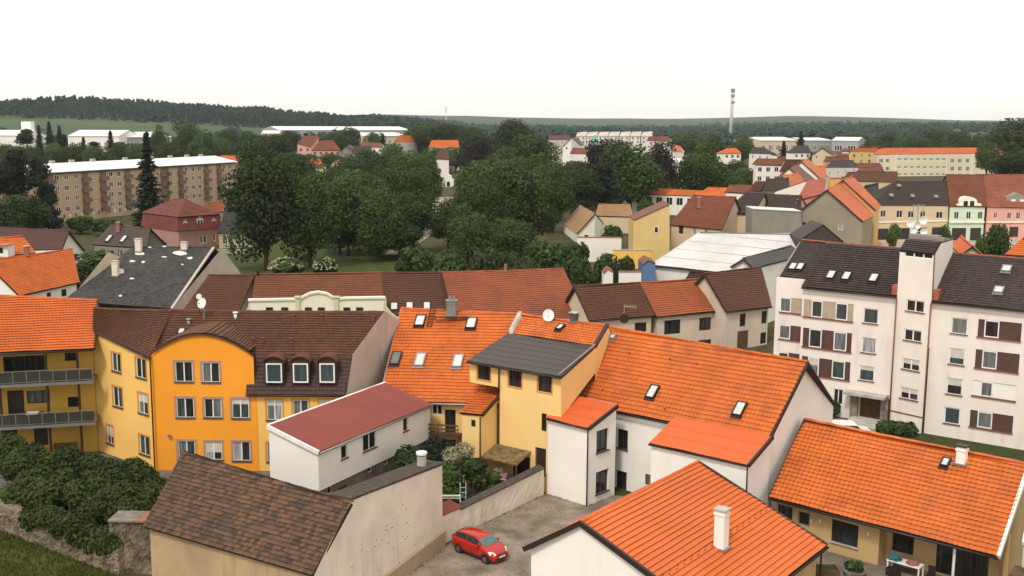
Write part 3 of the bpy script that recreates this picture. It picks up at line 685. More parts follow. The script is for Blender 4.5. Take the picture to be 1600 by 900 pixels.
# ---- centre house B: yellow house with the dark lean dormer roof
T = Thing('dormer_house', 'tall yellow house with wide dark metal dormer roof and little orange stair roof', 'house', (1, 81, 0))
w0, w1 = G(734, 561, 9.4), G(877, 585, 9.4); t0, t1 = G(795, 520, 10.5), G(931, 540, 10.5)
du = (w1 - w0).normalized(); nn = V(du.y, -du.x, 0)
GREYM = tile('dark_grey_sheet', (.060, .050, .046), (.075, .062, .055), .35, (.09, .05, .035), .6)
rf = Roof(T, [w0 + nn * .35 - V(0, 0, .08), w1 + nn * .35 + du * .25 - V(0, 0, .08), t1, t0], .14, DARKM); rf.strips(GREYM, .9, .03, 0, 'roof_panel'); rf.gutter()
rr1, rr0 = G(949, 509, 11.6), G(810, 491, 11.6)
Rs = Roof(T, [t0 - V(0, 0, .03), t1 - V(0, 0, .03), rr1, rr0], .2); Rs.tiles(T_OR, .31, .35, 4, .03, .06)
Rs.ridge(T_OR, rr0, rr1)
Roof(T, [rr1 + V(2.2, 3.2, -4.2), rr0 + V(2.2, 3.2, -4.2), rr0, rr1]).tiles(T_OR, .6, .35, 1, 0)
mb = MB(); mb.face([t1 + V(0, 0, -3), t1, rr1, rr1 + V(2.2, 3.2, -4.2)]); T.part('gable_wall', mb, CREAMY)
mb = MB(); mb.prism([rr0 + V(0, 0, .25), t0 + V(0, 0, .3), lerp(rr0, e1 + V(-1, 0, 0), .62) + V(0, 0, .25), lerp(rr0, e1 + V(-1, 0, 0), .62) - V(0, 0, .3), rr0 - V(0, 0, .3)], (.28, .05, 0)); T.part('party_parapet', mb, CONC)
W = Wall(T, w0, w1, 7.9, 9.4, CREAMY, name='dormer_wall')
for r in ((746, 568, 766, 594), (794.5, 576, 815, 605), (840.5, 583, 862, 613)): W.win(r, mull=2, fmat=DFRAME, gl=GL_D, surround=SUR_O, swid=.1, depth=.18)
W.z0 = min(W.z0, min(h[2] for h in W.holes) - .25); zl = W.z0; W.build()
q = w0 + du * ((onwall(781, 600, w0, w1) - V(w0.x, w0.y, 0)).dot(du)); q.z = 0
FW = Wall(T, q, w1 + du * .05, -.3, zl, CREAMY); FW.win((846, 646, 854, 674), mull=1, fmat=DFRAME, gl=GL_D); FW.win((770, 648, 783, 674), mull=1, fmat=DFRAME, gl=GL_D)
FW.door((836, 700, 853, 745), mat=DFRAME, name='arched_door'); FW.door((800, 712, 828, 760), mat=DFRAME); FW.build()
mb = MB(); mb.face([w1 + V(0, 0, -zl + zl), V(w1.x, w1.y, zl - 1.5), t1 + V(0, 0, -2.2), t1 - V(0, 0, .05)]); T.part('dormer_cheek', mb, CREAMY)
mb = MB(); mb.face([w0, V(w0.x, w0.y, zl), t0 + V(0, 0, -2.5), t0 - V(0, 0, .05)]); mb.face([V(w0.x, w0.y, zl), V(q.x, q.y, zl), V(q.x, q.y, zl) - nn * 2.5, V(w0.x, w0.y, zl) - nn * 2.5]); T.part('dormer_cheek', mb, CREAMY)
mb = MB(); s_ = onwall(781, 570, w0, w1) + nn * .12; mb.tube([s_, s_ + V(0, 0, -1.2) , V(s_.x, s_.y, zl - .4)], .06); T.part('downpipe', mb, DARKM, smooth=True)
mb = MB(); mb.bar(t1 + V(0, 0, .12), w1 + nn * .35 + V(0, 0, .02), .1, .12); T.part('verge_flashing', mb, ZINC)
mb = MB(); mb.bar(rr1 + V(0, 0, .1), t1 + V(0, 0, .1), .3, .2); T.part('verge_flashing', mb, DARKM)
Rs.skylight(876, 514, .6, .8)
p = Rs.at(897, 503); chimney(T, p, p.z + .75, .55, .45, plain('sooty_render', (.09, .08, .07), .9), -.6); p = Rs.at(857, 503)
dish('satellite_dish', 'white satellite dish with a dark centre on the orange ridge of the yellow dormer house', p, (-.1, -1, .25), .48, .55)
# stair tower in front
tf = [w0 + nn * 2.0 + du * k for k in (0, 1)]
A0 = onwall(722, 645, tf[0], tf[1]); A1 = onwall(751.5, 647, tf[0], tf[1]); zt = A0.z
W = Wall(T, A0, A1, -.3, zt, CREAMY); W.win((736, 656, 743, 667), mull=1, fmat=DFRAME, gl=GL_D); W.build()
A2 = V(A1.x, A1.y, 0) - nn * 2.05; Wall(T, A1, A2, -.3, 0, CREAMY, [(0, zt), (2.05, zt + 1.15)]).build(); Wall(T, V(A0.x, A0.y, 0) - nn * 2.05, A0, -.3, 0, CREAMY, [(0, zt + 1.15), (2.05, zt)]).build()
rf = Roof(T, [A0 + nn * .15 - du * .15, A1 + nn * .15 + du * .2, V(A1.x, A1.y, zt + 1.3) - nn * 2.1 + du * .2, V(A0.x, A0.y, zt + 1.3) - nn * 2.1 - du * .15], .1, DARKM); rf.tiles(T_OR, .3, .3, 4, .02); rf.verge(1, 2)
mb = MB(); mb.tube([V(A1.x, A1.y, zt) + nn * .1, V(A1.x, A1.y, 0) + nn * .1], .055); T.part('downpipe', mb, DARKM, smooth=True)
# pergola roof by the garden door
g0 = FW.uz(771, 700)[0]; mb = MB(); P0 = FW.pt(.15, 2.95, .1); mb.prism([FW.pt(-.7, 3.0, .05), FW.pt(3.0, 3.0, .05), FW.pt(3.1, 2.45, 2.0), FW.pt(-.5, 2.45, 2.0)], (0, 0, -.1)); PG = T.part('canopy_roof', mb, plain('mossy_boards', (.16, .11, .05), .95, 0, .2, .5, 3, .5))
for u in (-.4, 1.3, 2.95): mb = MB(); mb.bar(FW.pt(u, 0, 1.9), FW.pt(u, 2.42, 1.9), .1, .1); T.part('post', mb, WOOD)

# ---- white house with two pent-roofed annexes
T = Thing('white_house', 'long white house with orange tiled roof and two annexes with flat red pent roofs', 'house', (12, 78, 0))
WE, WR = 6.5, 11.2
eR, rR, rL = G(1200, 690, WE), G(1262, 566, WR), G(950, 511, WR)
eL = onplane(892, 628, eR, (rR - rL).cross(eR - rR))
rf = Roof(T, [eL, eR, rR, rL], .16); rf.tiles(T_OR, .31, .38, 4, .03, .082, tv=(.25, .75)); rf.gutter(); rf.verge(1, 2); rf.ridge(T_OR, rL, rR)
WHR = rf
bR = G(1305, 633, WE); bL = rL + (bR - rR)
Roof(T, [bR, bL, rL, rR]).tiles(T_OR, .6, .38, 1, 0)
du = (eR - eL).normalized(); nn = V(du.y, -du.x, 0)
iL, iR = V(eL.x, eL.y, 0) - nn * .35, V(eR.x, eR.y, 0) - nn * .35 - du * .12
W = Wall(T, iL, iR, -.3, WE + .1, WHITE); 
for r in ((964, 671, 981, 702), (962, 736, 979, 767)): W.win(r, mull=2, fmat=DFRAME, gl=GL_D, sill=SILLD, depth=.22)
W.win((1008, 741, 1017, 758), mull=1, fmat=DFRAME, gl=GL_C); W.build()
gl_ = (V(bR.x, bR.y, 0) - iR).length; Wall(T, iR, bR - V(.2, .2, 0), -.3, 0, WHITE, [(0, WE), (gl_ * .5, WR - .12), (gl_ - .28, WE)], 'gable_wall').build()
Wall(T, bR - V(.2, .2, 0), bL, -.3, WE, WHITE).build(); Wall(T, bL, iL, -.3, WE, WHITE).build()
mb = MB(); mb.bar(rR, bR, .14, .12); T.part('verge_board', mb, DARKM)
rf.skylight(1021, 614, .8, 1.2); rf.skylight(1157, 641, .8, 1.2); rf.skylight(922, 591, .5, .7); rf.skylight(959, 528, .6, .5, ZINC)
for x, y in ((943, 610), (985, 553), (1048, 562), (1090, 570), (1040, 640)):
    mb = MB(); p = rf.at(x, y, .12); mb.tube([p, p + rf.n * .16], .08, 6); T.part('roof_vent', mb, T_OR)
PENT = tile('smooth_red_orange_sheet', (.60, .108, .028), (.64, .122, .032), .2, (.4, .07, .02), .55)
def pent(fl, fr, zf, depth, zb, wins_f=(), wins_r=(), nrm=None, right=True):
    d = (fr - fl).normalized(); n = V(d.y, -d.x, 0)
    W1 = Wall(T, fl, fr, -.3, zf, WHITE, name='annex_wall')
    for r in wins_f: W1.win(r, fmat=DFRAME, gl=GL_D, sill=SILLD)
    W1.build(); b_ = V(fr.x, fr.y, 0) - n * depth; W2 = Wall(T, fr, b_, -.3, 0, WHITE, [(0, zf), (depth, zb)], 'annex_wall')
    for r in wins_r: W2.win(r, fmat=DFRAME, gl=GL_D, sill=SILLD, depth=.24)
    W2.build(); a_ = V(fl.x, fl.y, 0) - n * depth; Wall(T, a_, fl, -.3, 0, WHITE, [(0, zb), (depth, zf)], 'annex_wall').build()
    r_ = Roof(T, [V(fl.x, fl.y, zf) + n * .15 - d * .12, V(fr.x, fr.y, zf) + n * .15 + d * .15, V(b_.x, b_.y, zb + .08) + d * .15, V(a_.x, a_.y, zb + .08) - d * .12], .1, DARKM, 'annex_roof'); r_.strips(PENT, 1.2, .03, 0, 'roof_panel'); r_.gutter(r=.06); r_.verge(1, 2)
    downpipe(T, [V(fr.x, fr.y, zf) + n * .1 + d * .05, V(fr.x, fr.y, 0) + n * .1 + d * .05])
    return W1, W2
c1, l1 = G(917, 791), G(855, 771.5)
pent(l1, c1, 5.97, 3.3, 6.95, (), ((932, 671, 951, 706), (931, 735, 951, 770)))
downpipe(T, [W.pt(W.uz(962, 650)[0], WE, .1), W.pt(W.uz(962, 650)[0], 6.0, .1), W.pt(W.uz(962, 650)[0], 0, .1)])
f0, f1 = G(1018, 692, 5.7), G(1168, 725, 5.7); pent(V(f0.x, f0.y, 0), V(f1.x, f1.y, 0), 5.7, 3.4, 6.75)
dish_p = rf.at(975, 512, .05)
T2 = Thing('tv_antenna', 'tall television antenna mast with dark dish beside the orange ridge of the white house', 'antenna', dish_p); p = dish_p
mb = MB(); mb.tube([p - V(0, 0, .3), p + V(0, 0, 1.9)], .03, 6); T2.part('mast', mb, STEEL); mb = MB(); mb.bar(p + V(0, 0, 1.75), p + V(1.0, -.2, 1.7), .03, .03)
for k in range(7): q_ = p + V(.15 + k * .13, -.03 * k, 1.74); mb.bar(q_ + V(0, -.3, 0), q_ + V(0, .3, 0), .02, .02); mb.bar(q_ + V(0, 0, -.15), q_ + V(0, 0, .15), .02, .02)
T2.part('aerial', mb, STEEL); mb = MB(); mb.tube([p + V(0, -.1, .75), p + V(0, -.02, .75)], .4, 16); T2.part('reflector', mb, DARKM)

# ---- orange roofed outbuilding, bottom centre
T = Thing('outbuilding', 'white outbuilding with broad orange metal tile roof and white chimney in the foreground', 'outbuilding', (10, 62, 0))
ga, gb = G(906.5, 816, 6.0), G(1091, 722, 6.0); le = G(818, 857, 3.5); re_ = G(1292, 852, 2.75)
rd = (gb - ga).normalized(); re0 = re_ - rd * 15.0; le1 = le + rd * (gb - ga).length
hl = (gb - ga).length; re0 = ga + (re_ - gb)
ORM = tile('orange_metal_tile', (.60, .118, .018), (.65, .142, .024), .25, (.4, .08, .02), .42)
rG = Roof(T, [re0, re_, gb, ga], .14, UNDER); rG.strips(ORM, .36, .085, .012, 'roof_panel'); rG.gutter(); rG.ridge(ORM)
rGl = Roof(T, [le1, le, ga, gb], .14, UNDER); rGl.strips(ORM, .36, .055, .012, 'roof_panel')
rG.verge(3, 0, DARKM, .2, .3); rG.verge(1, 2, DARKM, .2, .3); rGl.verge(1, 2, DARKM, .2, .3)
mb = MB()
vv = rG.p2[2][1] * .42
for k in range(34): mb.box(rG.pt(.4 + k * .4, vv + (k % 2) * .18, .09), .06, .05, .08, rG.u, rG.v, rG.n)
T.part('snow_guards', mb, T_RED, parent=rG.o, kind='stuff')
i0 = V(le.x, le.y, 0) + rd * .35 + (ga - le).normalized() * .0; g_r = re0 + rd * .35
def inset(p): return V(p.x, p.y, 0)
gl0, gl1 = inset(le) + rd * .3, inset(re0) + rd * .3; gd = (gl1 - gl0).normalized(); gl0 += gd * .35; gl1 -= gd * .5
gm = (V(ga.x, ga.y, 0) + rd * .3 - gl0).dot(gd); gL = (gl1 - gl0).length
Wall(T, gl0, gl1, -.3, 0, WHITE, [(0, 3.45), (gm, 5.86), (gL, 2.85)], 'gable_wall').build()
far = rd * (hl - .6); Wall(T, gl1, gl1 + far, -.3, 2.8, OCHRE).build(); Wall(T, gl1 + far, gl0 + far, -.3, 0, WHITE, [(0, 2.85), (gL - gm, 5.86), (gL, 3.45)], 'gable_wall').build(); Wall(T, gl0 + far, gl0, -.3, 3.5, WHITE).build()
p = rG.at(1126, 857); chimney(T, p, Dp(1125, 796, p.y).z, .62, .62, WHITE, math.atan2(rd.y, rd.x), label='white rendered chimney with pale cap')
downpipe(T, [re_ - V(0, 0, .15), re_ + V(-.2, .3, -.4), V(re_.x - .25, re_.y + .35, 0)])

# ---- orange roofed house with patio, bottom right
T = Thing('patio_house', 'ochre house with glossy orange tiled roof, white chimney and open patio', 'house', (25, 68, 0))
rl_, rr_, el, er = G(1258, 655, 7.0), G(1600, 724, 7.0), G(1202, 777, 3.0), G(1560, 870, 3.0)
du = (rr_ - rl_).normalized(); rr_ = rr_ + du * .3; 
rf = Roof(T, [el, er, rr_, rl_], .16); rf.tiles(T_OR2, .33, .36, 4, .045, .085, single=300, tv=(.25, .75)); rf.ridge(T_OR2); rf.gutter(); rf.verge(3, 0, DARKM); rf.verge(1, 2, WHITE, .2, .3)
nn = V(du.y, -du.x, 0); bk0, bk1 = rl_ * 2 - el, rr_ * 2 - er; bk0.z = bk1.z = 3.0
Roof(T, [bk1, bk0, rl_, rr_]).tiles(T_OR2, .66, .36, 1, 0)
s0, s1 = V(el.x, el.y, 0) - nn * .9 + du * .1, V(er.x, er.y, 0) - nn * .9
k0 = onwall(1372, 870, s0, s1); k0.z = 0; k1 = onwall(1448, 870, s0 - nn * 1.2, s1 - nn * 1.2); k1.z = 0
W = Wall(T, s0, k0, -.3, 3.6, OCHRE)
W.win((1215, 790, 1238, 822), mull=1, fmat=DFRAME, gl=GL_D); W.win((1247, 800, 1265, 821), mull=1, gl=GL_D, fmat=ZINC); W.win((1299, 816, 1341, 852), mull=1, gl=GL_D, fmat=DFRAME, sill=CONC); W.build()
k0b = k0 - nn * 1.2; Wall(T, k0, k0b, -.3, 3.6, OCHRE).build(); W2 = Wall(T, k0b, s1 - nn * 1.2, -.3, 3.8, OCHRE)
W2.win((1394, 834, 1428, 864), mull=1, fmat=DFRAME, gl=GL_D); W2.win((1462, 853, 1545, 905), mull=2, fmat=DFRAME, gl=GL_D, name='sliding_door'); W2.build()
Wall(T, s1, V(rr_.x, rr_.y, 0) * 2 - s1, -.3, 0, OCHRE, [(0, 3.5), (7, 6.8), (14, 3.2)]).build() if False else None
p_ = V(bk0.x, bk0.y, 0) - nn * -.6; Wall(T, V(bk1.x, bk1.y, 0), V(bk0.x, bk0.y, 0), -.3, 3.0, OCHRE).build(); Wall(T, V(bk0.x, bk0.y, 0) + du * .15, s0, -.3, 0, OCHRE, [(0, 3.0), (6.0, 6.8), (11.4, 3.4)]).build()
Wall(T, s1 - du * .2, V(bk1.x, bk1.y, 0) - du * .2, -.3, 0, OCHRE, [(0, 3.4), (5.6, 6.8), (11.4, 3.0)]).build()
p = rf.at(1502, 725); chimney(T, p, Dp(1502, 697, p.y).z, .55, .55, WHITE, math.atan2(du.y, du.x), label='white chimney with dark metal cap', capmat=DARKM); rf.skylight(1478, 725, .55, .75)
for x, y in ((1268, 814), (1282, 814), (1357, 834)):
    q = W.pt(*W.uz(x, y), .06); mb = MB(); mb.tube([q - V(0, 0, .1), q + V(0, 0, .12)], .06, 8); T.part('wall_lamp', mb, DISHM)
mb = MB(); mb.bar(V(s1.x, s1.y, 0) + nn * .6 - du * 2.6, V(s1.x, s1.y, 3.0) + nn * .6 - du * 2.6, .12, .12); T.part('post', mb, WFRAME)
downpipe(T, [el + du * .1, el + du * .1 - V(0, 0, .5), V(el.x, el.y, 0) + du * .3 - nn * .6])
# white table with things on it
tp = G(1414, 876); tp.z = .0; tp = V(*xy(onwall(1415, 872, s0 + nn * .1, s1 + nn * .1)), 0)
T2 = Thing('patio_table', 'white rectangular patio table against the ochre wall', 'table', tp)
mb = MB(); mb.box(tp + V(0, 0, .76), 2.1, .85, .06, du, nn); T2.part('table_top', mb, WFRAME)
for a in (-.98, .98):
    for b in (-.36, .36): mb = MB(); mb.bar(tp + du * a + nn * b, tp + du * a + nn * b + V(0, 0, .74), .08, .08); T2.part('leg', mb, WFRAME)
def heap(name, label, cat, c, r, h, mat, seed):
    """crumpled pile of cloth or cushions"""
    rnd = random.Random(seed); mb = MB(); N, K = 14, 7; c = Vector(c)
    f = [[1 + rnd.uniform(-.3, .3) for _ in range(N)] for _ in range(K + 1)]
    for k in range(K + 1):
        t = math.pi / 2 * k / K
        for q in range(N):
            a = 2 * math.pi * q / N; rr = r * math.cos(t) * f[k][q]; mb.v.append(c + V(math.cos(a) * rr, math.sin(a) * rr, h * math.sin(t) * f[k][q]))
    for k in range(K):
        for q in range(N): mb.f.append((k * N + q, k * N + (q + 1) % N, (k + 1) * N + (q + 1) % N, (k + 1) * N + q)); mb.t.append(.5)
    return single(name, mb, mat, label, cat, c)
heap('folded_cloth', 'teal and dark cloth heaped on the left end of the white patio table', 'cloth', tp - du * .65 + V(0, 0, .79), .42, .35, plain('teal_cloth', (.04, .13, .15), .9, var=.4, scale=6), 1)
heap('folded_cloth', 'reddish cloth lying on the right half of the white patio table', 'cloth', tp + du * .45 + V(0, 0, .79), .38, .16, plain('faded_red_cloth', (.35, .14, .12), .9, var=.4, scale=6), 2)
def chair(label, p, d, mat, group=None, cat='chair'):
    T3 = Thing('garden_chair', label, cat, p, group); d = Vector(d).normalized(); s = V(-d.y, d.x, 0); p = Vector(p)
    mb = MB(); mb.box(p + V(0, 0, .44), .46, .46, .05, d, s); T3.part('seat', mb, mat); mb = MB(); mb.box(p - d * .23 + V(0, 0, .72), .04, .46, .5, d, s); T3.part('backrest', mb, mat)
    for a in (-.2, .2):
        for b in (-.2, .2): mb = MB(); mb.bar(p + d * a + s * b, p + d * a + s * b + V(0, 0, .42), .04, .04); T3.part('leg', mb, mat)
    return T3
chair('dark round-backed chair right of the white patio table', V(*xy(onwall(1455, 880, s0 + nn * .2, s1 + nn * .2)), 0), nn, DARKM)
bx = V(*xy(onwall(1396, 890, s0 + nn * .9, s1 + nn * .9)), 0)
T2 = Thing('storage_crate', 'black slatted crate on the patio floor below the white table', 'crate', bx); mb = MB(); mb.box(bx + V(0, 0, .04), .8, .5, .08, du, nn); T2.part('bottom', mb, DARKM)
for k in range(3):
    for s in (-1, 1):
        mb = MB(); mb.box(bx + nn * s * .24 + V(0, 0, .15 + k * .15), .8, .03, .1, du, nn); T2.part('slat', mb, DARKM); mb = MB(); mb.box(bx + du * s * .39 + V(0, 0, .15 + k * .15), .03, .44, .1, du, nn); T2.part('slat', mb, DARKM)
# ================================================================== STREET ROW, BLOCKS AND TOWN
def solve_ze(rm_px, el_px, er_px, zr, pitch):
    best = None; rm = G(*rm_px, zr); k = zr - 9
    while k < zr - .6:
        a, b = G(*el_px, k), G(*er_px, k); d = (b - a); d.z = 0; d.normalize(); r = rm - a; r.z = 0; run = abs(r.dot(V(-d.y, d.x, 0)))
        pl = d.cross(rm - a); pl = pl if pl.z > 0 else -pl
        e = abs(math.atan2(zr - k, max(run, .01)) - R_(pitch)) + (9 if pl.dot(CAM - rm) < 0 else 0)
        if best is None or e < best[0]: best = (e, k)
        k += .1
    return best[1]
def house(name, label, rl, rr, el, er, zr, wallm, tilem, pitch=42, ze=None, wins=(), auto=None, group=None, cat='house', chim=(), fm=None, gl=None, ridge_m=None, sky=(), wz=-.5, mull=2, tk=None, back=True, inset=.3, bwall=None, Y=None, hip=False):
    """gabled house from its sighted ridge and front eave"""
    rm = ((rl[0] + rr[0]) / 2, (rl[1] + rr[1]) / 2)
    if Y is not None: zr = Dp(*rm, Y).z
    if ze is None: ze = solve_ze(rm, el, er, zr, pitch)
    RL, RR = G(*rl, zr), G(*rr, zr); em = (G(*el, ze) + G(*er, ze)) / 2; pn = (RR - RL).cross(em - RL)
    EL, ER = onplane(*el, RL, pn), onplane(*er, RL, pn)
    rdir = (RR - RL).normalized(); side = V(-rdir.y, rdir.x, 0); run = abs((em - RL).dot(side))
    if (em - RL).dot(side) > 0: side = -side
    ze = min(EL.z, ER.z)
    c = (EL + ER + RL + RR) / 4; T = Thing(name, label, cat, (c.x, c.y, 0), group); dist = c.y
    if tk is None: tk = (.3, .34, 3, .03) if dist < 160 else ((.6, .42, 1, 0) if dist < 280 else (2.0, .7, 1, 0))
    f = Roof(T, [EL, ER, RR, RL], .18); f.tiles(tilem, *tk[:4], lift=.09, tv=(.25, .75))
    if dist < 300: f.ridge(ridge_m or tilem, RL, RR, .14, .4 if dist < 180 else 1.0)
    if dist < 180: f.gutter()
    ext = ((ER - RR).dot(rdir), (EL - RL).dot(rdir)) if hip else (0, 0)
    BL, BR = RL + side * run + rdir * ext[1], RR + side * run + rdir * ext[0]; BL.z = BR.z = ze
    if back: Roof(T, [BR, BL, RL, RR], .18).tiles(tilem, max(.6, tk[0]), max(.4, tk[1]), 1, 0)
    if hip:
        Roof(T, [ER, BR, RR], .18).tiles(tilem, max(.6, tk[0]), max(.4, tk[1]), 1, 0); Roof(T, [BL, EL, RL], .18).tiles(tilem, max(.6, tk[0]), max(.4, tk[1]), 1, 0)
    def g(p): return V(p.x, p.y, 0)
    ctr = (g(EL) + g(ER) + g(BL) + g(BR)) / 4
    def ins(p): d = ctr - p; return p + d.normalized() * inset * 1.4
    p0, p1, p2, p3 = [ins(g(p)) for p in (EL, ER, BR, BL)]
    W = Wall(T, p0, p1, wz, ze, wallm, [(0, EL.z - .04), ((p1 - p0).length, ER.z - .04)])
    for r in wins: W.win(r, mull=mull, fmat=fm, gl=gl, sill=None)
    if auto:
        nc, nr, ww, wh = auto; fl = min(3.0, (ze - .4) / nr)
        for i in range(nc):
            for j in range(nr):
                u = W.len * (i + .5) / nc; zt = ze - .7 - j * fl
                W.win((u - ww / 2, u + ww / 2, zt - wh, zt), px=False, mull=mull, fmat=fm, gl=gl)
    W.build()
    def gab(a, b, ra): 
        if hip: return Wall(T, a, b, wz, ze, bwall or wallm)
        L_ = (b - a).length; t = (g(ra) - a).dot((b - a).normalized()); return Wall(T, a, b, wz, 0, bwall or wallm, [(0, ze), (min(max(t, .1), L_ - .1), zr - .15), (L_, ze)], 'gable_wall')
    if hip:
        gr, gl_ = gab(p1, p2, RR), gab(p3, p0, RL); gr.build(); gl_.build()
    else:
        for a, b, r_, za, zb_ in ((p1, p2, RR, ER.z, ze), (p3, p0, RL, ze, EL.z)):
            m_ = ins(g(r_)); zt = zr - .2
            for q0, q1, zz in ((a, m_, (za, zt)), (m_, b, (zt, zb_))):
                if (q1 - q0).length < .3: continue
                gg = Wall(T, q0, q1, wz, 0, bwall or wallm, [(0, zz[0]), ((q1 - q0).length, zz[1])], 'gable_wall')
                if dist > 180 and gg.len > 2.5: gg.win((gg.len * .35, gg.len * .35 + min(1.0, gg.len * .25), ze - 1.6, ze - .3), px=False, mull=1, fmat=fm)
                gg.build()
        gr = gl_ = None
    Wall(T, p2, p3, wz, ze, wallm).build()
    for cx_, cy_, h in chim:
        p = f.at(cx_, cy_); chimney(T, p, p.z + h, .6, .6, BRICKR if tilem is not T_SLATE else CONC)
    for s in sky: f.skylight(*s)
    return T, f, W, gr, gl_
ROWP = plaster('dusty_beige_pink_render', (.62, .51, .41), .1, .5, (.3, .22, .16))
# ---- street row behind the front houses
house('row_house', 'row house at the left end of the street with plain dark brown tiled roof', (326, 430), (398, 430), (287, 484), (374, 487), 9.2, MINT, T_BR, 40, bwall=FIREW)
T, f, W, _, _ = house('row_house', 'row house with cream baroque parapet and brown tiled roof', (399, 429), (596, 426), (392, 478), (600, 475), 9.2, MINT, tile('red_brown_tile2', (.16, .05, .025), (.22, .075, .035), .35, (.07, .035, .022)), 32)
# baroque parapet
qa, qb = W.p0 + W.n * 1.2, W.p1 + W.n * 1.2
CREAM = plaster('cream_stucco', (.80, .77, .62), .06, .12); PGREEN = plaster('pale_green_stucco', (.55, .58, .36), .06, .2)
def PX(x, y, dy=0): return onwall(x, y, qa - W.n * dy, qb - W.n * dy)
out_ = [(389, 500), (603, 500), (603, 466)] + [(560, 466.5), (537, 466.5), (529, 467.5), (520, 465), (511, 459.5), (497, 457), (484, 459), (474, 464), (467, 468), (389, 469)]
mb = MB(); mb.prism([PX(x, y) for x, y in out_], (0, .5, 0)); PW = T.part('parapet', mb, CREAM)
mb = MB(); path = [(388, 468.5), (467, 467), (474, 463), (484, 458), (497, 456), (511, 458.5), (520, 464), (529, 466.5), (540, 465.5), (602, 464.5)]
for p, q in zip(path, path[1:]): mb.bar(PX(*p, .2), PX(*q, .2), .75, .22)
T.part('cornice', mb, CREAM, parent=PW)
for x in (466, 526): mb = MB(); a = PX(x, 500, -.06); b = PX(x, 464, -.06); mb.bar(V(a.x, a.y, a.z), V(a.x, b.y, b.z), .5, .3, V(0, 1, 0)); mb.box(V(a.x, a.y, b.z), .75, .5, .22); T.part('pilaster', mb, PGREEN, parent=PW)
for pts in (((389, 470), (387, 480), (383, 488), (380, 500), (392, 500)), ((600, 468), (604, 480), (612, 490), (624, 497), (628, 506), (598, 506))):
    mb = MB(); mb.prism([PX(x, y, -.03) for x, y in pts], (0, .45, 0)); T.part('scroll', mb, PGREEN, parent=PW)
WW = Wall(T, PX(389, 500), PX(603, 500), -.5, PX(400, 497).z, CREAM); WW.build()
for x in (419, 443, 480, 500, 540, 560): 
    mb = MB(); a = PX(x, 486, -.01); mb.box(a, 1.1, .06, .9); T.part('attic_window', mb, GL_D, parent=PW)
mb = MB(); p = f.at(403, 431); mb.tube([p - V(0, 0, .3), p + V(0, 0, .75)], .16, 8); T.part('flue', mb, DARKM)
T, f, *_ = house('row_house', 'row house with dark brown roof and three low skylights', (596, 426), (690, 426), (602, 492), (708, 490), 9.2, BEIGE, tile('deep_brown_tile', (.085, .032, .018), (.125, .046, .024), .3, (.04, .025, .018)), 40, sky=((616, 480, .9, 1.2), (640, 479, .9, 1.2), (667, 479, .9, 1.2)))
T, f, *_ = house('row_house', 'row house with broad aged red roof streaked with dark stains', (690, 426), (880, 420), (707, 492), (921, 502), 9.3, BEIGE, T_AGED, 42)
mb = MB(); p = f.at(790, 424); mb.tube([p - V(0, 0, .3), p + V(0, 0, .9)], .2, 8); T.part('flue', mb, BRICKR)
house('row_house', 'row house with brown roof beside the aged red roof', (896, 447), (999, 442), (921, 501), (1023, 493), 8.2, BEIGE, T_BR, 42, wins=((992, 504, 1010, 519),), fm=DFRAME, gl=GL_D)
house('row_house', 'row house with orange-brown roof and a roof fringe of pale lichen', (999, 442), (1108, 435), (1026, 495), (1135, 484.5), 8.2, ROWP, tile('rusty_orange_tile', (.30, .075, .025), (.38, .10, .032), .5, (.14, .06, .03)), 42, wins=((1038, 500, 1063, 522), (1092.6, 496, 1111, 516), (1091, 531, 1111, 545)), fm=DFRAME, gl=GL_D)
T, f, W, _, _ = house('row_house', 'corner row house with dark brown roof and brown garage door', (1100, 428), (1189, 417), (1135, 487), (1206, 479), 9.2, ROWP, T_BR, 42, wins=((1156, 490, 1165, 510), (1190, 486, 1198, 505.5), (1188, 519.5, 1197, 537)), fm=DFRAME, gl=GL_D, mull=1)
W.T.part('garage_door', (lambda m: (m.box(W.pt(W.uz(1160, 530)[0], 1.15, .02), 1.9, .08, 2.3, W.d, W.n), m)[1])(MB()), WOOD)
house('low_house', 'low house with dark brown roof between the white wall and the corner row house', (1078, 425), (1105, 424), (1056, 462), (1106, 460), 7.5, BEIGE, T_BRD, 42)
# street lamp
p = G(1082, 545); p.z = 0; T = Thing('street_lamp', 'double-armed white street lamp in front of the street row', 'street lamp', p); top = Dp(1081, 490, p.y); a1, a2 = Dp(1049, 483, p.y), Dp(1060, 495, p.y - 1.5)
mb = MB(); mb.tube([p, V(p.x, p.y, top.z)], [.09, .06], 8); T.part('pole', mb, STEEL)
for q in (a1, a2):
    mb = MB(); mb.tube([V(p.x, p.y, top.z - .1), q], .035, 6); a = T.part('arm', mb, STEEL); mb = MB(); mb.box(q, .7, .25, .12); T.part('lamp_head', mb, WFRAME, parent=a)

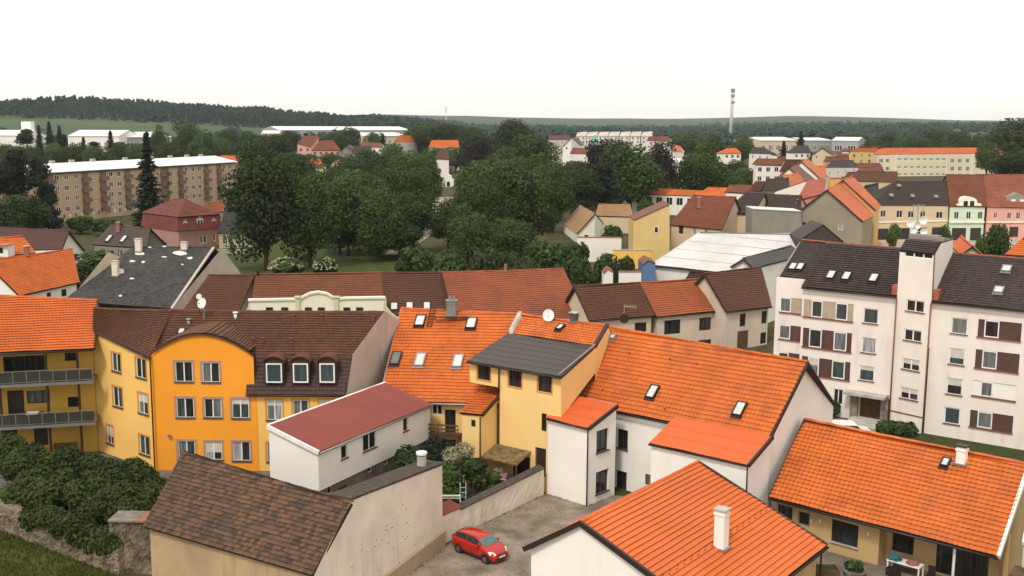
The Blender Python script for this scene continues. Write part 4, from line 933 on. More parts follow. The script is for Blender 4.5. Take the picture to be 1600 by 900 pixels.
# ---- white apartment block on the right
T = Thing('apartment_block', 'pale pink apartment block with charcoal roof and projecting stair tower', 'apartment block', (38, 100, 0))
ZE, ZR = 12.3, 16.0
fl, f2 = G(1253, 448, ZE), G(1399, 464, ZE); g1, g2 = G(1456, 470, ZE), G(1600, 483, ZE)
du = ((f2 - fl).normalized() + (g2 - g1).normalized()).normalized(); nn = V(du.y, -du.x, 0); g2 = g1 + du * 17; f2 = fl + du * (f2 - fl).length
fl.z = f2.z = 0; g1.z = g2.z = 0
sb = fl - nn * 1.0; sl = sb - du * 3.0
PANB = plain('beige_panel', (.42, .34, .26), .7, 0, .3, .12, 1.5); PANR = plain('red_brown_panel', (.095, .05, .04), .6, 0, .3, .2, 2)
W = Wall(T, fl + nn * -.25, f2 - nn * .25, -.4, ZE, PINKW); X, Yy, S = 1200, 340, 3.4625
def z7(a, b, c, d): return (X + a / S, Yy + b / S, X + c / S, Yy + d / S)
def band(W, r, wins, pm):
    u0, u1, z0, z1 = W.rect(*r); W.holes.append((u0, u1, z0, z1, .1)); mb = MB(); mb.box(W.pt((u0 + u1) / 2, (z0 + z1) / 2, -.09), u1 - u0, .06, z1 - z0, W.d, W.n); T.part('panel', mb, pm)
    mb = MB(); mb.box(W.pt((u0 + u1) / 2, z0 - .05, .04), u1 - u0 + .1, .2, .1, W.d, W.n); T.part('sill', mb, SILLB)
    keep = W.holes; W.holes = []
    for q in wins:
        a = W.rect(*q); W.win((a[0], a[1], z0 + .02, z1 - .02), px=False, mull=1, depth=.06, gl=random.choice((GL_T, GL_C, GL_D)), t=.1)
    W.holes = keep
band(W, z7(192, 455, 463, 548), (z7(235, 462, 295, 542), z7(365, 478, 430, 558)), PANB)
band(W, z7(187, 610, 453, 712), (z7(222, 612, 290, 692), z7(355, 628, 425, 712)), PANR)
band(W, z7(180, 765, 445, 862), (z7(215, 765, 275, 845), z7(345, 783, 415, 865)), PANR)
for r in ((515, 492, 597, 575), (505, 650, 585, 735), (492, 803, 575, 885)): W.win(z7(*r), mull=1, sill=SILLB, t=.1)
du0, du1, dz0, dz1 = W.rect(1341, 622, 1379, 655); W.door((du0, du1, .2, 2.4), px=False, mat=WOOD, depth=.6, name='entrance_door')
W.win((1302, 608, 1317, 632), mull=2, gl=GL_D); W.build()
mb = MB(); mb.box(W.pt((du0 + du1) / 2 - .3, 2.75, .6), du1 - du0 + 1.6, 1.4, .25, W.d, W.n); T.part('entrance_canopy', mb, CONC)
for u in (du0 - .35, du1 + .25): mb = MB(); mb.box(W.pt(u, 1.25, .1), .7, .5, 2.6, W.d, W.n); T.part('stone_pier', mb, STONEM)
for k in range(3): mb = MB(); mb.box(W.pt((du0 + du1) / 2, .06 + .14 * k, 1.6 - .4 * k), du1 - du0 + .8, 1.6, .14, W.d, W.n); T.part('step', mb, CONC)
W = Wall(T, sl, sb + du * .02, -.4, 12.9, PINKW)
for k, (a, b) in enumerate((((65, 432, 125, 512), (125, 438, 184, 518)), ((60, 580, 120, 660), (120, 586, 178, 664)), ((55, 728, 110, 808), (110, 734, 172, 812)))):
    band(W, z7(a[0], a[1] + 3, b[2], b[3] - 3), (z7(*a),), (PANB, PANR, PANR)[k])
W.build(); Wall(T, sb, fl - nn * .25, -.4, 12.6, PINKW).build()
bkd = -nn * 11.0; Wall(T, sl + bkd, sl, -.4, 0, PINKW, [(0, 12.3), (5.4, ZR - .1), (11, 12.9)]).build(); Wall(T, g2 + bkd, sl + bkd, -.4, 12.3, PINKW).build(); Wall(T, g2, g2 + bkd, -.4, 0, PINKW, [(0, 12.3), (5.6, ZR - .1), (11, 12.3)]).build()
hd = (G(1320, 382, ZR) - V(fl.x, fl.y, 0)).dot(-nn)
def up(p, d, z): q = p - nn * d; return V(q.x, q.y, z)
slope = (ZR - ZE) / hd
rf = Roof(T, [up(fl, -.1, ZE), up(f2, -.1, ZE), up(f2, hd, ZR), up(fl, hd, ZR)]); rf.tiles(T_BLK, .3, .34, 4, .03, .1); rf.gutter()
rf.ridge(T_AGED, up(sl, hd, ZR), up(f2, hd, ZR)); R1 = rf
r2 = Roof(T, [up(sl - du * .1, .9, ZE + slope * .9), up(sb, .9, ZE + slope * .9), up(sb, hd, ZR), up(sl - du * .1, hd, ZR)]); r2.tiles(T_BLK, .3, .34, 4, .03, .06); r2.gutter()
r3 = Roof(T, [up(g1, -.1, ZE), up(g2, -.1, ZE), up(g2, hd, ZR), up(g1, hd, ZR)]); r3.tiles(T_BLK, .3, .34, 4, .03, .06); r3.gutter(); r3.ridge(T_AGED)
Roof(T, [up(g2, hd * 2, ZE), up(sl, hd * 2, ZE), up(sl, hd, ZR), up(g2, hd, ZR)]).tiles(T_BLK, .6, .4, 1, 0)
for x, y in ((1299, 431.5), (1323, 433.5), (1365.5, 436)): rf.skylight(x, y, .8, 1.25, DARKM)
for x, y in ((1239.5, 418), (1251, 418.5)): r2.skylight(x, y, .75, 1.1, DARKM)
r3.skylight(1573, 422, .8, .9, ZINC); r3.skylight(1561, 455, .8, .9, ZINC)
# stair tower
t0, t1 = f2 + nn * .12, g1 + nn * .12; ZT = 16.55; W = Wall(T, t0, t1, -.4, ZT, PINKW, name='tower_wall')
for r in ((747, 447, 847, 512), (735, 607, 832, 670), (725, 765, 822, 828)): W.win(z7(*r), mull=2, sill=SILLB, gl=GL_D, t=.1)
W.win((1340 + 230 / 3.464, 440 + 577 / 3.464, 1340 + 328 / 3.464, 440 + 640 / 3.464), mull=2, sill=SILLB, gl=GL_D, t=.1); W.win(z7(738, 188, 893, 220), mull=3, gl=GL_D, t=.1); W.build()
tb = -nn * 6.0; Wall(T, t1, t1 + tb, 8, 0, PINKW, [(0, ZT), (1.6, ZT + .75), (6, ZT + .75)], 'tower_wall').build(); Wall(T, t0 + tb, t0, 8, 0, PINKW, [(0, ZT + .75), (4.4, ZT + .75), (6, ZT)], 'tower_wall').build()
rt = Roof(T, [V(t0.x, t0.y, ZT) + nn * .1, V(t1.x, t1.y, ZT) + nn * .1, V(t1.x, t1.y, ZT + .85) - nn * 1.7, V(t0.x, t0.y, ZT + .85) - nn * 1.7], .12); rt.tiles(T_BLK, .3, .34, 3, .03)
mb = MB(); mb.prism([V(t0.x, t0.y, ZT + .85) - nn * 1.6, V(t1.x, t1.y, ZT + .85) - nn * 1.6, V(t1.x, t1.y, ZT + .85) + tb, V(t0.x, t0.y, ZT + .85) + tb], (0, 0, -.12)); T.part('tower_flat_roof', mb, DARKM)
mb = MB(); mb.box(lerp(t0, t1, .4) - nn * 3.4 + V(0, 0, ZT + 1.05), 2.6, 1.2, .4, du, nn); mb.box(lerp(t0, t1, .85) - nn * 3.0 + V(0, 0, ZT + 1.0), 1.0, .8, .3, du, nn); T.part('roof_hatch', mb, GREYP)
for p in (t0, t1): mb = MB(); mb.tube([V(p.x, p.y, ZE - .2) + nn * .12, V(p.x, p.y, 0) + nn * .12], .07, 8); T.part('downpipe', mb, SILLB, smooth=True)
for p in (t0 - du * .25, t1 + du * .3): mb = MB(); mb.box(V(p.x, p.y, ZE + .55) - nn * .5, .5, 1.0, .9, du, nn); T.part('copper_flashing', mb, plain('copper_red', (.36, .10, .06), .5))
u0 = W.uz(1415, 645); mb = MB(); mb.box(W.pt(W.len / 2, 1.55, .03), W.len, .06, .1, W.d, W.n); T.part('base_band', mb, SILLB)
mb = MB(); mb.tube([W.pt(W.len + .0, ZT, .06) - nn * .1, W.pt(W.len + .1, 12.6, .06)], .06, 6); T.part('tower_downpipe', mb, SILLB)
W = Wall(T, g1 - nn * .25, g2 - nn * .25, -.4, ZE, PINKW)
for r in ((990, 543, 1080, 632), (978, 708, 1065, 798), (965, 870, 1052, 960)): W.win(z7(*r), mull=1, sill=SILLB, t=.1)
W.win((1475, 637, 1500, 663), mull=1, sill=SILLB, t=.1)
band(W, z7(1135, 560, 1372, 655), (z7(1170, 562, 1250, 658),), PANR); band(W, z7(1120, 725, 1360, 825), (z7(1158, 730, 1238, 820),), PANR)
band(W, (1519, 598, 1588, 622), ((1532, 598, 1551, 622),), WHITE); band(W, (1515, 645, 1583, 671), ((1527, 646, 1550, 671),), PANR); W.build()
T2 = Thing('dish_cluster', 'mast with a cluster of white satellite dishes behind the stair tower', 'dish mast', V(t0.x, t0.y, ZT + .4) - nn * 6.3 - du * .4); p = T2.base
mb = MB(); mb.tube([p, p + V(0, 0, 3.4)], .05, 6); T2.part('mast', mb, STEEL)
for k, (dx, dz, r) in enumerate(((-.7, 1.6, .4), (.5, 1.9, .42), (-.35, .95, .36), (.6, .8, .36), (0, 1.35, .3), (.1, .3, .3))):
    mb = MB(); c = p + V(dx, -.2, dz); N = 12
    for q in range(N): mb.v.append(c + V(math.cos(q * 2 * math.pi / N) * r, -.02, math.sin(q * 2 * math.pi / N) * r))
    mb.v.append(c + V(0, .12, 0)); mb.v.append(p + V(0, 0, dz))
    for q in range(N): mb.f.append((q, (q + 1) % N, N)); mb.t.append(.5)
    mb.bar(c + V(0, .1, 0), p + V(0, 0, dz), .04, .04); T2.part('dish', mb, DISHM)
mb = MB(); [mb.bar(p + V(-.5, 0, z), p + V(.6, 0, z), .03, .03) for z in (2.6, 3.0, 3.3)]; [mb.bar(p + V(x, 0, 2.5), p + V(x, 0, 3.4), .05, .05) for x in (-.45, .5)]; T2.part('aerial', mb, STEEL)

# ---- long four-storey block with the white roof, far left
T = Thing('long_flat_block', 'long tan four-storey block of flats with bright white roof and stacked balconies', 'apartment block', (-108, 320, 0))
ZE = 13.6; a, b = G(10, 273.5, ZE), G(368, 253, ZE); a -= (b - a).normalized() * 6; du = V(b.x - a.x, b.y - a.y, 0).normalized(); nn = V(du.y, -du.x, 0)
TAN = plaster('tan_render', (.56, .40, .26), .1, .3); WROOF = plain('white_roof_sheet', (.80, .76, .70), .7, 0, .2, .05)
g = lambda p: V(p.x, p.y, 0)
W = Wall(T, g(a), g(b), -.5, ZE, TAN); rowy = [0, 1, 2, 3]
def colu(px): return W.uz(px, 290)[0]
stor = 2.85; z_top = ZE - .75
for x in (89.5, 104.5, 120, 174, 187, 292, 302.5, 312.5, 351.5, 361, 24, 36):
    u = colu(x)
    for k in range(4): W.win((u - .8, u + .8, z_top - 1.5 - k * stor, z_top - k * stor), px=False, mull=2, gl=random.choice((GL_D, GL_C, GL_D)), t=.13, depth=.1)
for x in (147.5, 271, 332.5):
    u = colu(x)
    for k in range(4): W.win((u - .9, u + .9, z_top - 2.2 - k * stor, z_top - 1.5 - k * stor), px=False, mull=3, t=.13, gl=GL_D, depth=.1)
balc = []
for x in (78, 133.5, 161.5, 200, 256, 260, 283, 323, 343):
    u = colu(x)
    for k in range(4):
        zt = z_top + .2 - k * stor; W.holes.append((u - 1.35, u + 1.35, zt - 2.3, zt, .05)); balc.append((u, zt))
W.build()
for u, zt in balc:
    mb = MB(); mb.box(W.pt(u, zt - 1.15, -.03), 2.7, .06, 2.3, W.d, W.n); mb.box(W.pt(u - .5, zt - 1.2, .01), .9, .05, 1.9, W.d, W.n); T.part('balcony_door', mb, plain('brown_recess', (.25, .15, .10), .8))
    mb = MB(); mb.box(W.pt(u, zt - 2.35, .55), 2.8, 1.1, .14, W.d, W.n); o = T.part('balcony', mb, GREYP); mb = MB(); mb.box(W.pt(u, zt - 1.85, 1.05), 2.8, .06, .95, W.d, W.n)
    for s in (-1.37, 1.37): mb.box(W.pt(u + s, zt - 1.85, .52), .06, 1.0, .95, W.d, W.n)
    T.part('balcony_parapet', mb, plain('dull_brown_panel', (.19, .13, .10), .8), parent=o)
for k in range(34):
    u = 3 + k * 2.2
    if u > W.len - 2: break
    mb = MB(); mb.box(W.pt(u, 1.7, .02), .75, .06, .9, W.d, W.n); T.part('basement_window', mb, WFRAME if k % 2 else GL_C)
ep = b - nn * 12; Wall(T, g(b), g(ep), -.5, ZE, TAN).build(); Wall(T, g(a) - nn * 12, g(a), -.5, ZE, TAN).build(); Wall(T, g(ep), g(a) - nn * 12, -.5, ZE, TAN).build()
def Z(p, z): return V(p.x, p.y, z)
zr = G(335, 241, 1).z; hz = Z(b - nn * 6 - du * 3, ZE + 2.1)
for poly in ([Z(a + nn * .6, ZE + .1), Z(b + nn * .6 + du * .6, ZE + .1), hz, Z(a - nn * 6 + du * 3, ZE + 2.1)], [Z(ep - nn * .6, ZE + .1), Z(a - nn * 12.6, ZE + .1), Z(a - nn * 6 + du * 3, ZE + 2.1), hz], [Z(b + nn * .6 + du * .6, ZE + .1), Z(ep - nn * .6 + du * .6, ZE + .1), hz, hz + V(0, 0, .001)]):
    r_ = Roof(T, poly[:3] if (poly[3] - poly[2]).length < .1 else poly, .3, WROOF)
mb = MB(); mb.bar(Z(a + nn * .45, ZE - .25), Z(b + nn * .45, ZE - .25), .5, .3); T.part('eave_fascia', mb, DARKM)
for k, t in enumerate((.2, .27, .34, .42, .55, .66, .75, .83, .9)):
    p = lerp(a, b, t) - nn * 6.2; mb = MB(); mb.box(Z(p, ZE + 2.4), 1.6, .7, .8, du, nn); T.part('roof_vent', mb, CONC)

# ---- red mansard villa
T = Thing('mansard_villa', 'pink villa with dark red mansard roof and three dormers', 'villa', (-72, 242, 0))
cN = G(280, 389); cR = G(345, 383); cL = cN + (V(-(cR - cN).y, (cR - cN).x, 0)).normalized() * 15
PINKV = plaster('dusty_pink_render', (.38, .21, .18), .1, .3); cB = cL + (cR - cN)
T_VIL = tile('villa_red_tile', (.15, .036, .028), (.20, .05, .036), .3, (.07, .03, .025)); ZL, ZM, ZU = 4.0, 6.9, 10.2
W = Wall(T, cN, cR, -.5, ZL, PINKV); W.win((312, 368, 323, 380), t=.1); W.win((333, 365, 337, 376), mull=1, t=.1); W.build()
W2 = Wall(T, cL, cN, -.5, ZL, PINKV); W2.build(); Wall(T, cR, cB, -.5, ZL, PINKV).build(); Wall(T, cB, cL, -.5, ZL, PINKV).build()
ct = (cN + cB) / 2
def rg(z, k): return [Z(ct + (p - ct) * k, z) for p in (cL, cN, cR, cB)]
lo, mi = rg(ZL, 1.05), rg(ZM, .98); hi_ = [lerp(mi[0], mi[3], .5), lerp(mi[1], mi[2], .5)]; axis = (hi_[1] - hi_[0]).normalized(); hi0, hi1 = Z(hi_[0] + axis * 5, ZU), Z(hi_[1] - axis * 5, ZU)
for i in range(4): Roof(T, [lo[i], lo[(i + 1) % 4], mi[(i + 1) % 4], mi[i]], .1).tiles(T_VIL, 1, .45, 1, 0)
ov = rg(ZM + .05, 1.03)
Roof(T, [ov[0], ov[1], hi1, hi0], .1).tiles(T_VIL, 1, .45, 1, 0); Roof(T, [ov[1], ov[2], hi1], .1).tiles(T_VIL, 1, .45, 1, 0); Roof(T, [ov[2], ov[3], hi0, hi1], .1).tiles(T_VIL, 1, .45, 1, 0); Roof(T, [ov[3], ov[0], hi0], .1).tiles(T_VIL, 1, .45, 1, 0)
for x, w_, h_ in ((289, 1.3, 1.6), (312, 1.9, 2.1), (334, 1.3, 1.6)):
    u = W.uz(x, 350)[0]; mb = MB(); mb.prism([W.pt(u - w_ / 2, ZL + .6, .15), W.pt(u + w_ / 2, ZL + .6, .15), W.pt(u + w_ / 2, ZL + h_, .15), W.pt(u, ZL + h_ + .8, .15), W.pt(u - w_ / 2, ZL + h_, .15)], -W.n * 2.0); o = T.part('dormer', mb, PINKV)
    mb = MB(); mb.box(W.pt(u, ZL + .6 + h_ * .42, .17), w_ * .7, .06, h_ * .65, W.d, W.n); T.part('dormer_window', mb, WFRAME, parent=o); mb = MB()
    for s in (-1, 1): mb.box(W.pt(u + s * w_ * .17, ZL + .6 + h_ * .42, .21), w_ * .26, .02, h_ * .5, W.d, W.n)
    T.part('pane', mb, GL_D, parent=o)
# ---- slate barn-like house
T = Thing('slate_house', 'house with large dark slate roof, pale mortar patches and stained end gable', 'house', (-46, 142, 0))
ER, RR, RL = G(268, 482, 4.6), G(334, 386, 11), G(207, 386, 11); EL = onplane(98, 470, ER, (RR - RL).cross(ER - RR))
rf = Roof(T, [EL, ER, RR, RL], .15); rf.tiles(T_SLATE, .32, .33, 1, 0, .035, 'flat', jitter=.012); rf.ridge(T_SLATE, RL, RR)
BK = G(378, 428, 6.8); BL2 = RL + (BK - RR); Roof(T, [BK, BL2, RL, RR], .15).tiles(T_SLATE, .6, .4, 1, 0)
gW = Wall(T, g(ER), g(BK), -.5, 0, FIREW, [(0, 4.5), ((g(RR) - g(ER)).dot((g(BK) - g(ER)).normalized()), 10.9), ((g(BK) - g(ER)).length, 6.7)], 'gable_wall'); gW.build()
Wall(T, g(EL), g(ER), -.5, 4.5, BEIGE).build(); Wall(T, g(BL2), g(EL), -.5, 0, BEIGE, [(0, 6.7), (9, 10.8), ((g(EL) - g(BL2)).length, 4.5)]).build(); Wall(T, g(BK), g(BL2), -.5, 6.7, BEIGE).build()
rf.verge(1, 2, FIREW, .3, .25)
for x, y, h in ((181, 431, 1.9), (217, 393, 1.7), (288, 390, 1.0)):
    p = rf.at(x, y); chimney(T, p, p.z + h, .75, .6, OLDP, -.1, label='patched pale chimney')
MORT = plain('pale_mortar', (.62, .55, .47), .9)
for x, y, w_, h_ in ((186, 424, 1.6, 1.3), (218, 397, 1.4, .8), (281, 396, 2.2, 1.0), (207, 409, .9, .5), (224, 410, .5, .5), (257, 402, .8, .3), (297, 404, .8, .6), (285, 414, .4, .3), (206, 436, .7, .35), (234, 387, .5, .3), (257, 386, .6, .3), (188, 463, .5, .4)):
    u, v = rf.px(x, y); mb = MB(); pts = [(u + w_ / 2 * math.cos(t) * random.uniform(.8, 1.1), v + h_ / 2 * math.sin(t) * random.uniform(.7, 1.1)) for t in [k * math.pi / 4 + .3 for k in range(8)]]
    mb.prism([rf.pt(*q, .03) for q in pts], rf.n * .06); T.part('mortar_patch', mb, MORT)
# ---- left houses
T, f, *_ = house('orange_house', 'white house with orange roof and small chimney at the left edge', (-25, 408), (113, 389), (30, 462), (124, 441), 8.6, WHITE, T_OR, 42, chim=((42, 399, 1.3),), wins=((73, 457, 80, 464), (96, 452, 104, 463)), fm=DFRAME, gl=GL_D, mull=1)
T, f, *_ = house('orange_house', 'orange roofed house with white dormer behind the left edge house', (-40, 374), (36, 369), (-20, 402), (56, 395), 8.6, WHITE, T_OR, 42)
mb = MB(); p = f.at(5, 396); mb.box(p + V(0, -.6, .6), 3.2, 2.4, 1.8); o = T.part('dormer', mb, WHITE); mb = MB(); mb.box(p + V(0, -1.0, 1.6), 3.6, 2.6, .15); T.part('dormer_roof', mb, T_OR, parent=o); mb = MB(); mb.box(p + V(.2, -1.82, .75), 1.3, .06, .9); T.part('dormer_window', mb, GL_D, parent=o)
house('brown_roofed_house', 'white gabled house with long dark brown roof at the left edge', (-20, 354), (108, 361), (-25, 393), (97, 389), 8.0, WHITE, tile('maroon_brown_tile', (.075, .032, .026), (.105, .045, .035), .3), 40, fm=DFRAME)
T, f, *_ = house('grey_brown_house', 'small house with grey-brown roof, two skylights and chimney in front of the villa', (172, 352), (235, 357), (144, 382), (230, 388), 7.4, GREYP, tile('grey_brown_tile', (.07, .045, .04), (.095, .062, .052), .3), 40, sky=((171, 373, 1.1, 1.7), (194, 374, 1.1, 1.7)), chim=((185, 362, 1.8),), auto=(3, 1, 1.1, 1.2), fm=DFRAME)
house('dark_roofed_house', 'house with dark grey roof between the villa and the big lime trees', (352, 324), (400, 322), (340, 364), (402, 365), 8.6, BEIGE, T_SLATE, 44, auto=(3, 1, 1.0, 1.3))
house('small_house', 'low house with rusty brown roof behind the villa', (322, 317), (350, 315), (311, 332), (352, 331), 7.5, BEIGE, T_AGED, 36, auto=(3, 1, 1, 1.2))
# ================================================================== TOWN BEHIND THE BLOCK AND FAR HOUSES
BUFF = plaster('buff_render', (.62, .48, .32), .08, .25); PINKH = plaster('rose_render', (.68, .36, .30), .06, .15); MINTH = plaster('mint_house_render', (.58, .66, .52), .06, .12)
SCHOOL = plaster('school_cream_render', (.74, .65, .47), .05, .12); OLIVEW = plaster('olive_grey_render', (.30, .255, .185), .14, .5, (.14, .12, .09))
def prism_bld(name, label, cat, outline, Y, depth, wallm, roofm, wins=(), wm=None, slant=0.):
    """plain building whose sighted front outline (clockwise from bottom left, seen from here) is carried back by depth"""
    pts = [Dp(x, y, Y + slant * (x - outline[0][0])) for x, y in outline]; T = Thing(name, label, cat, (sum(p.x for p in pts) / len(pts), Y, 0)); mb = MB()
    for p in (pts[0], pts[-1]): p.z = -.5
    mb.prism(pts, (0, depth, 0)); T.part('wall', mb, wallm); mb = MB()
    for p, q in zip(pts[1:-1], pts[2:-1]): mb.prism([p + V(0, -.15, .03), q + V(0, -.15, .03), q + V(0, depth + .1, .03), p + V(0, depth + .1, .03)], (0, 0, .15))
    T.part('roof', mb, roofm)
    for x0, y0, x1, y1 in wins:
        a, b = Dp(x0, y1, Y + slant * (x0 - outline[0][0]) - .03), Dp(x1, y0, Y + slant * (x1 - outline[0][0]) - .03); mb = MB(); c = (a + b) / 2; w_, h_ = abs(b.x - a.x), abs(b.z - a.z); t = .1
        for s in (-1, 1): mb.box(c + V(s * (w_ / 2 - t / 2), 0, 0), t, .1, h_); mb.box(c + V(0, 0, s * (h_ / 2 - t / 2)), w_ - 2 * t, .1, t)
        o = T.part('window', mb, wm or WFRAME); mb = MB(); mb.box(c + V(0, .02, 0), w_ - t, .06, h_ - t); T.part('pane', mb, GL_D, parent=o)
    return T
WSTAIN = plaster('whitewashed_wall', (.74, .70, .66), .08, .35, (.40, .33, .28))
house('white_hall', 'hall with broad pale whitewashed sheet roof behind the street row', (1093, 363.5), (1248, 366.5), (1017, 414), (1258, 440), 0, WSTAIN, tile('whitewashed_sheet', (.58, .555, .53), (.64, .615, .59), .5, (.42, .38, .34), .7), 18, Y=180, tk=(5.0, 3.2, 1, 0), cat='hall')
house('metal_roofed_shed', 'shed with plain dark grey metal roof below the white hall wall', (1161, 404), (1236, 384), (1176, 419), (1256, 399), 0, WHITE, tile('grey_metal_sheet', (.075, .07, .068), (.09, .085, .08), .3), 30, Y=153)
T, f, *_ = house('brown_roofed_house', 'brown roofed house with tall pinkish side wall beside the yellow wall', (1083, 305), (1150, 308), (1046, 351), (1128, 359), 0, BUFF, T_RED, 42, Y=218, wins=((1060, 353, 1068, 366), (1082, 356, 1088, 367), (1100, 359, 1106, 369)), bwall=plaster('pinkish_wall', (.62, .45, .34), .1, .3), chim=((1092, 324, 2.0),), mull=1)
prism_bld('yellow_house', 'narrow yellow house with bare side wall and single window', 'house', [(990, 402), (990, 345), (1046, 320), (1047, 402)], 205, 9, plaster('faded_yellow_render', (.66, .47, .20), .08, .3), T_RED, ((1022, 354, 1029, 364),))
house('cream_house', 'slim cream house with dark roof and two small windows', (1165, 301), (1197, 302), (1129, 334), (1176, 334), 0, BUFF, T_BLK, 42, Y=222, wins=((1136, 338, 1143, 345), (1136, 354, 1143, 363)), mull=2)
prism_bld('grey_brown_block', 'flat grey-brown building with pale roof edge beside the olive gable', 'building', [(1176, 368), (1176, 327), (1252, 331), (1252, 368)], 204, 6, GREYP, plain('pale_flashing', (.6, .62, .56), .6))
house('dark_roofed_house', 'dark roofed house above the flat grey-brown building', (1190, 303), (1252, 306), (1178, 323), (1252, 328), 0, GREYP, T_BLK, 36, Y=224)
T, f, W, gr, gl_ = house('olive_gable_house', 'house with big bare olive-grey gable wall and bright orange roof slope', (1292, 296), (1316, 286), (1349, 346), (1366, 337), 0, OLIVEW, T_ORB, 40, Y=228)
house('rear_gable_house', 'house with apricot wall and red roof right behind the olive gable', (1317, 281), (1332, 275), (1369, 329), (1377, 322), 0, plaster('apricot_render', (.70, .42, .18), .06, .1), T_OR, 40, Y=246)
prism_bld('roof_tower', 'small yellow chimney tower on the ridge behind the olive gable', 'chimney', [(1297, 300), (1297, 279), (1315, 279), (1315, 300)], 240, 1.6, plaster('tower_yellow', (.62, .42, .14), .1, .3), BRICKR)
house('red_roofed_house', 'pale red roofed house left of the olive gable', (1262, 282), (1291, 280), (1244, 314), (1288, 302), 0, PINKW, tile('pale_red_tile', (.42, .10, .06), (.5, .13, .07), .3), 40, Y=244)
prism_bld('slate_gable', 'dark slated gable just behind the block roof ridge', 'building', [(1250, 384), (1250, 375), (1286, 352), (1318, 379), (1318, 384)], 172, 7, plain('slate_cladding', (.06, .052, .046), .85, 0, .2, .3, 2, .5), T_BLK)
# houses on the square
T, f, W, _, _ = house('square_house', 'buff house on the square with dark hipped roof and shop fronts', (1399, 284), (1479, 283), (1366, 320.5), (1485, 321), 0, BUFF, T_BLK, 42, Y=262, hip=True, fm=WFRAME, gl=GL_D, wins=((1376, 329, 1384, 339), (1401, 329, 1410, 340), (1419, 330, 1428, 340), (1438, 330, 1446, 341), (1463, 331, 1473, 341)))
for x0, x1 in ((1371, 1388), (1403, 1421), (1434, 1447), (1456, 1475)):
    a = W.rect(x0, 353, x1, 369); mb = MB(); mb.box(W.pt((a[0] + a[1]) / 2, 2.0, .03), a[1] - a[0], .1, 2.6, W.d, W.n); o = T.part('shop_window', mb, DFRAME); mb = MB(); mb.box(W.pt((a[0] + a[1]) / 2, 2.0, .06), (a[1] - a[0]) * .86, .08, 2.2, W.d, W.n); T.part('pane', mb, GL_D, parent=o)
mb = MB(); mb.box(W.pt(W.len / 2, W.uz(1430, 346)[1], .06), W.len, .2, .3, W.d, W.n); T.part('cornice', mb, CREAM)
for x, y in ((1391, 307), (1424, 308), (1461, 309), (1403, 292)): mb = MB(); mb.box(f.at(x, y, .3), 1.0, .8, .7, f.u, f.v, f.n); T.part('roof_vent', mb, ZINC)
T, f, W, _, _ = house('mint_house', 'pale mint house on the square with curved white dormer gable', (1478, 273), (1537, 273), (1484, 322), (1541.5, 323), 0, MINTH, T_RED, 44, Y=266, wins=((1491, 331, 1498, 342), (1510, 331, 1517, 342), (1528, 331, 1535, 342)), gl=GL_D)
q = lambda x, y, dy=0: onwall(x, y, W.p0 + W.n * (.3 - dy), W.p1 + W.n * (.3 - dy))
pts = [(1495, 322), (1534, 322), (1533, 318), (1528, 318), (1526, 312), (1521, 308.5), (1514, 307), (1507, 308.5), (1502, 312), (1500, 318), (1495, 319)]
mb = MB(); mb.prism([q(*p) for p in pts], -W.n * 3.0); o = T.part('dormer', mb, CREAM)
for x in (1509, 1519): mb = MB(); mb.box(q(x, 318, -.04), 1.0, .1, 1.2, W.d, W.n); T.part('dormer_window', mb, GL_D, parent=o)
a = W.uz(1512, 347)[1]; mb = MB(); mb.box(W.pt(W.len / 2, a, .15), W.len, .5, .35, W.d, W.n); T.part('cornice', mb, CREAM)
mb = MB(); mb.box(W.pt(W.len * .3, 1.6, .03), W.len * .4, .1, 3.0, W.d, W.n); mb.box(W.pt(W.len * .78, 1.6, .03), W.len * .3, .1, 3.0, W.d, W.n); T.part('shop_front', mb, DFRAME)
T, f, W, _, _ = house('pink_house', 'pink house on the square with grey gabled roof dormer at the right edge', (1537, 273), (1612, 273), (1542, 323), (1614, 325), 0, PINKH, tile('faded_brick_tile', (.26, .075, .04), (.33, .10, .055), .4), 44, Y=268, wins=((1553, 332, 1558, 341), (1574, 332, 1580, 342), (1588, 332, 1594, 342)), gl=GL_D)
mb = MB(); mb.prism([q2 for q2 in [onwall(x, y, W.p0 + W.n * -1, W.p1 + W.n * -1) for x, y in ((1572, 319), (1604, 319), (1604, 308), (1590, 301), (1572, 308))]], -W.n * 3.5); o = T.part('dormer', mb, GREYP)
for x in (1583, 1597): mb = MB(); mb.box(onwall(x, 316, W.p0 - W.n * .95, W.p1 - W.n * .95), 1.1, .1, 1.4, W.d, W.n); T.part('dormer_window', mb, WFRAME, parent=o)
mb = MB(); mb.box(W.pt(W.len / 2, W.uz(1575, 347)[1], .1), W.len, .4, .3, W.d, W.n); T.part('cornice', mb, CREAM)
mb = MB(); mb.box(W.pt(W.uz(1584, 360)[0], 2.0, .03), 2.2, .1, 2.4, W.d, W.n); T.part('arched_door', mb, DFRAME)
house('roof_by_square', 'orange tiled roof with rounded stone gable peeping over the block, left one', (1502, 369), (1520, 385), (1486, 384), (1502, 398), 0, CREAM, T_ORB, 40, Y=150)
house('roof_by_square', 'orange tiled roof at the right edge above the block ridge', (1598, 372), (1640, 374), (1570, 398), (1640, 402), 0, CREAM, T_ORB, 40, Y=148)
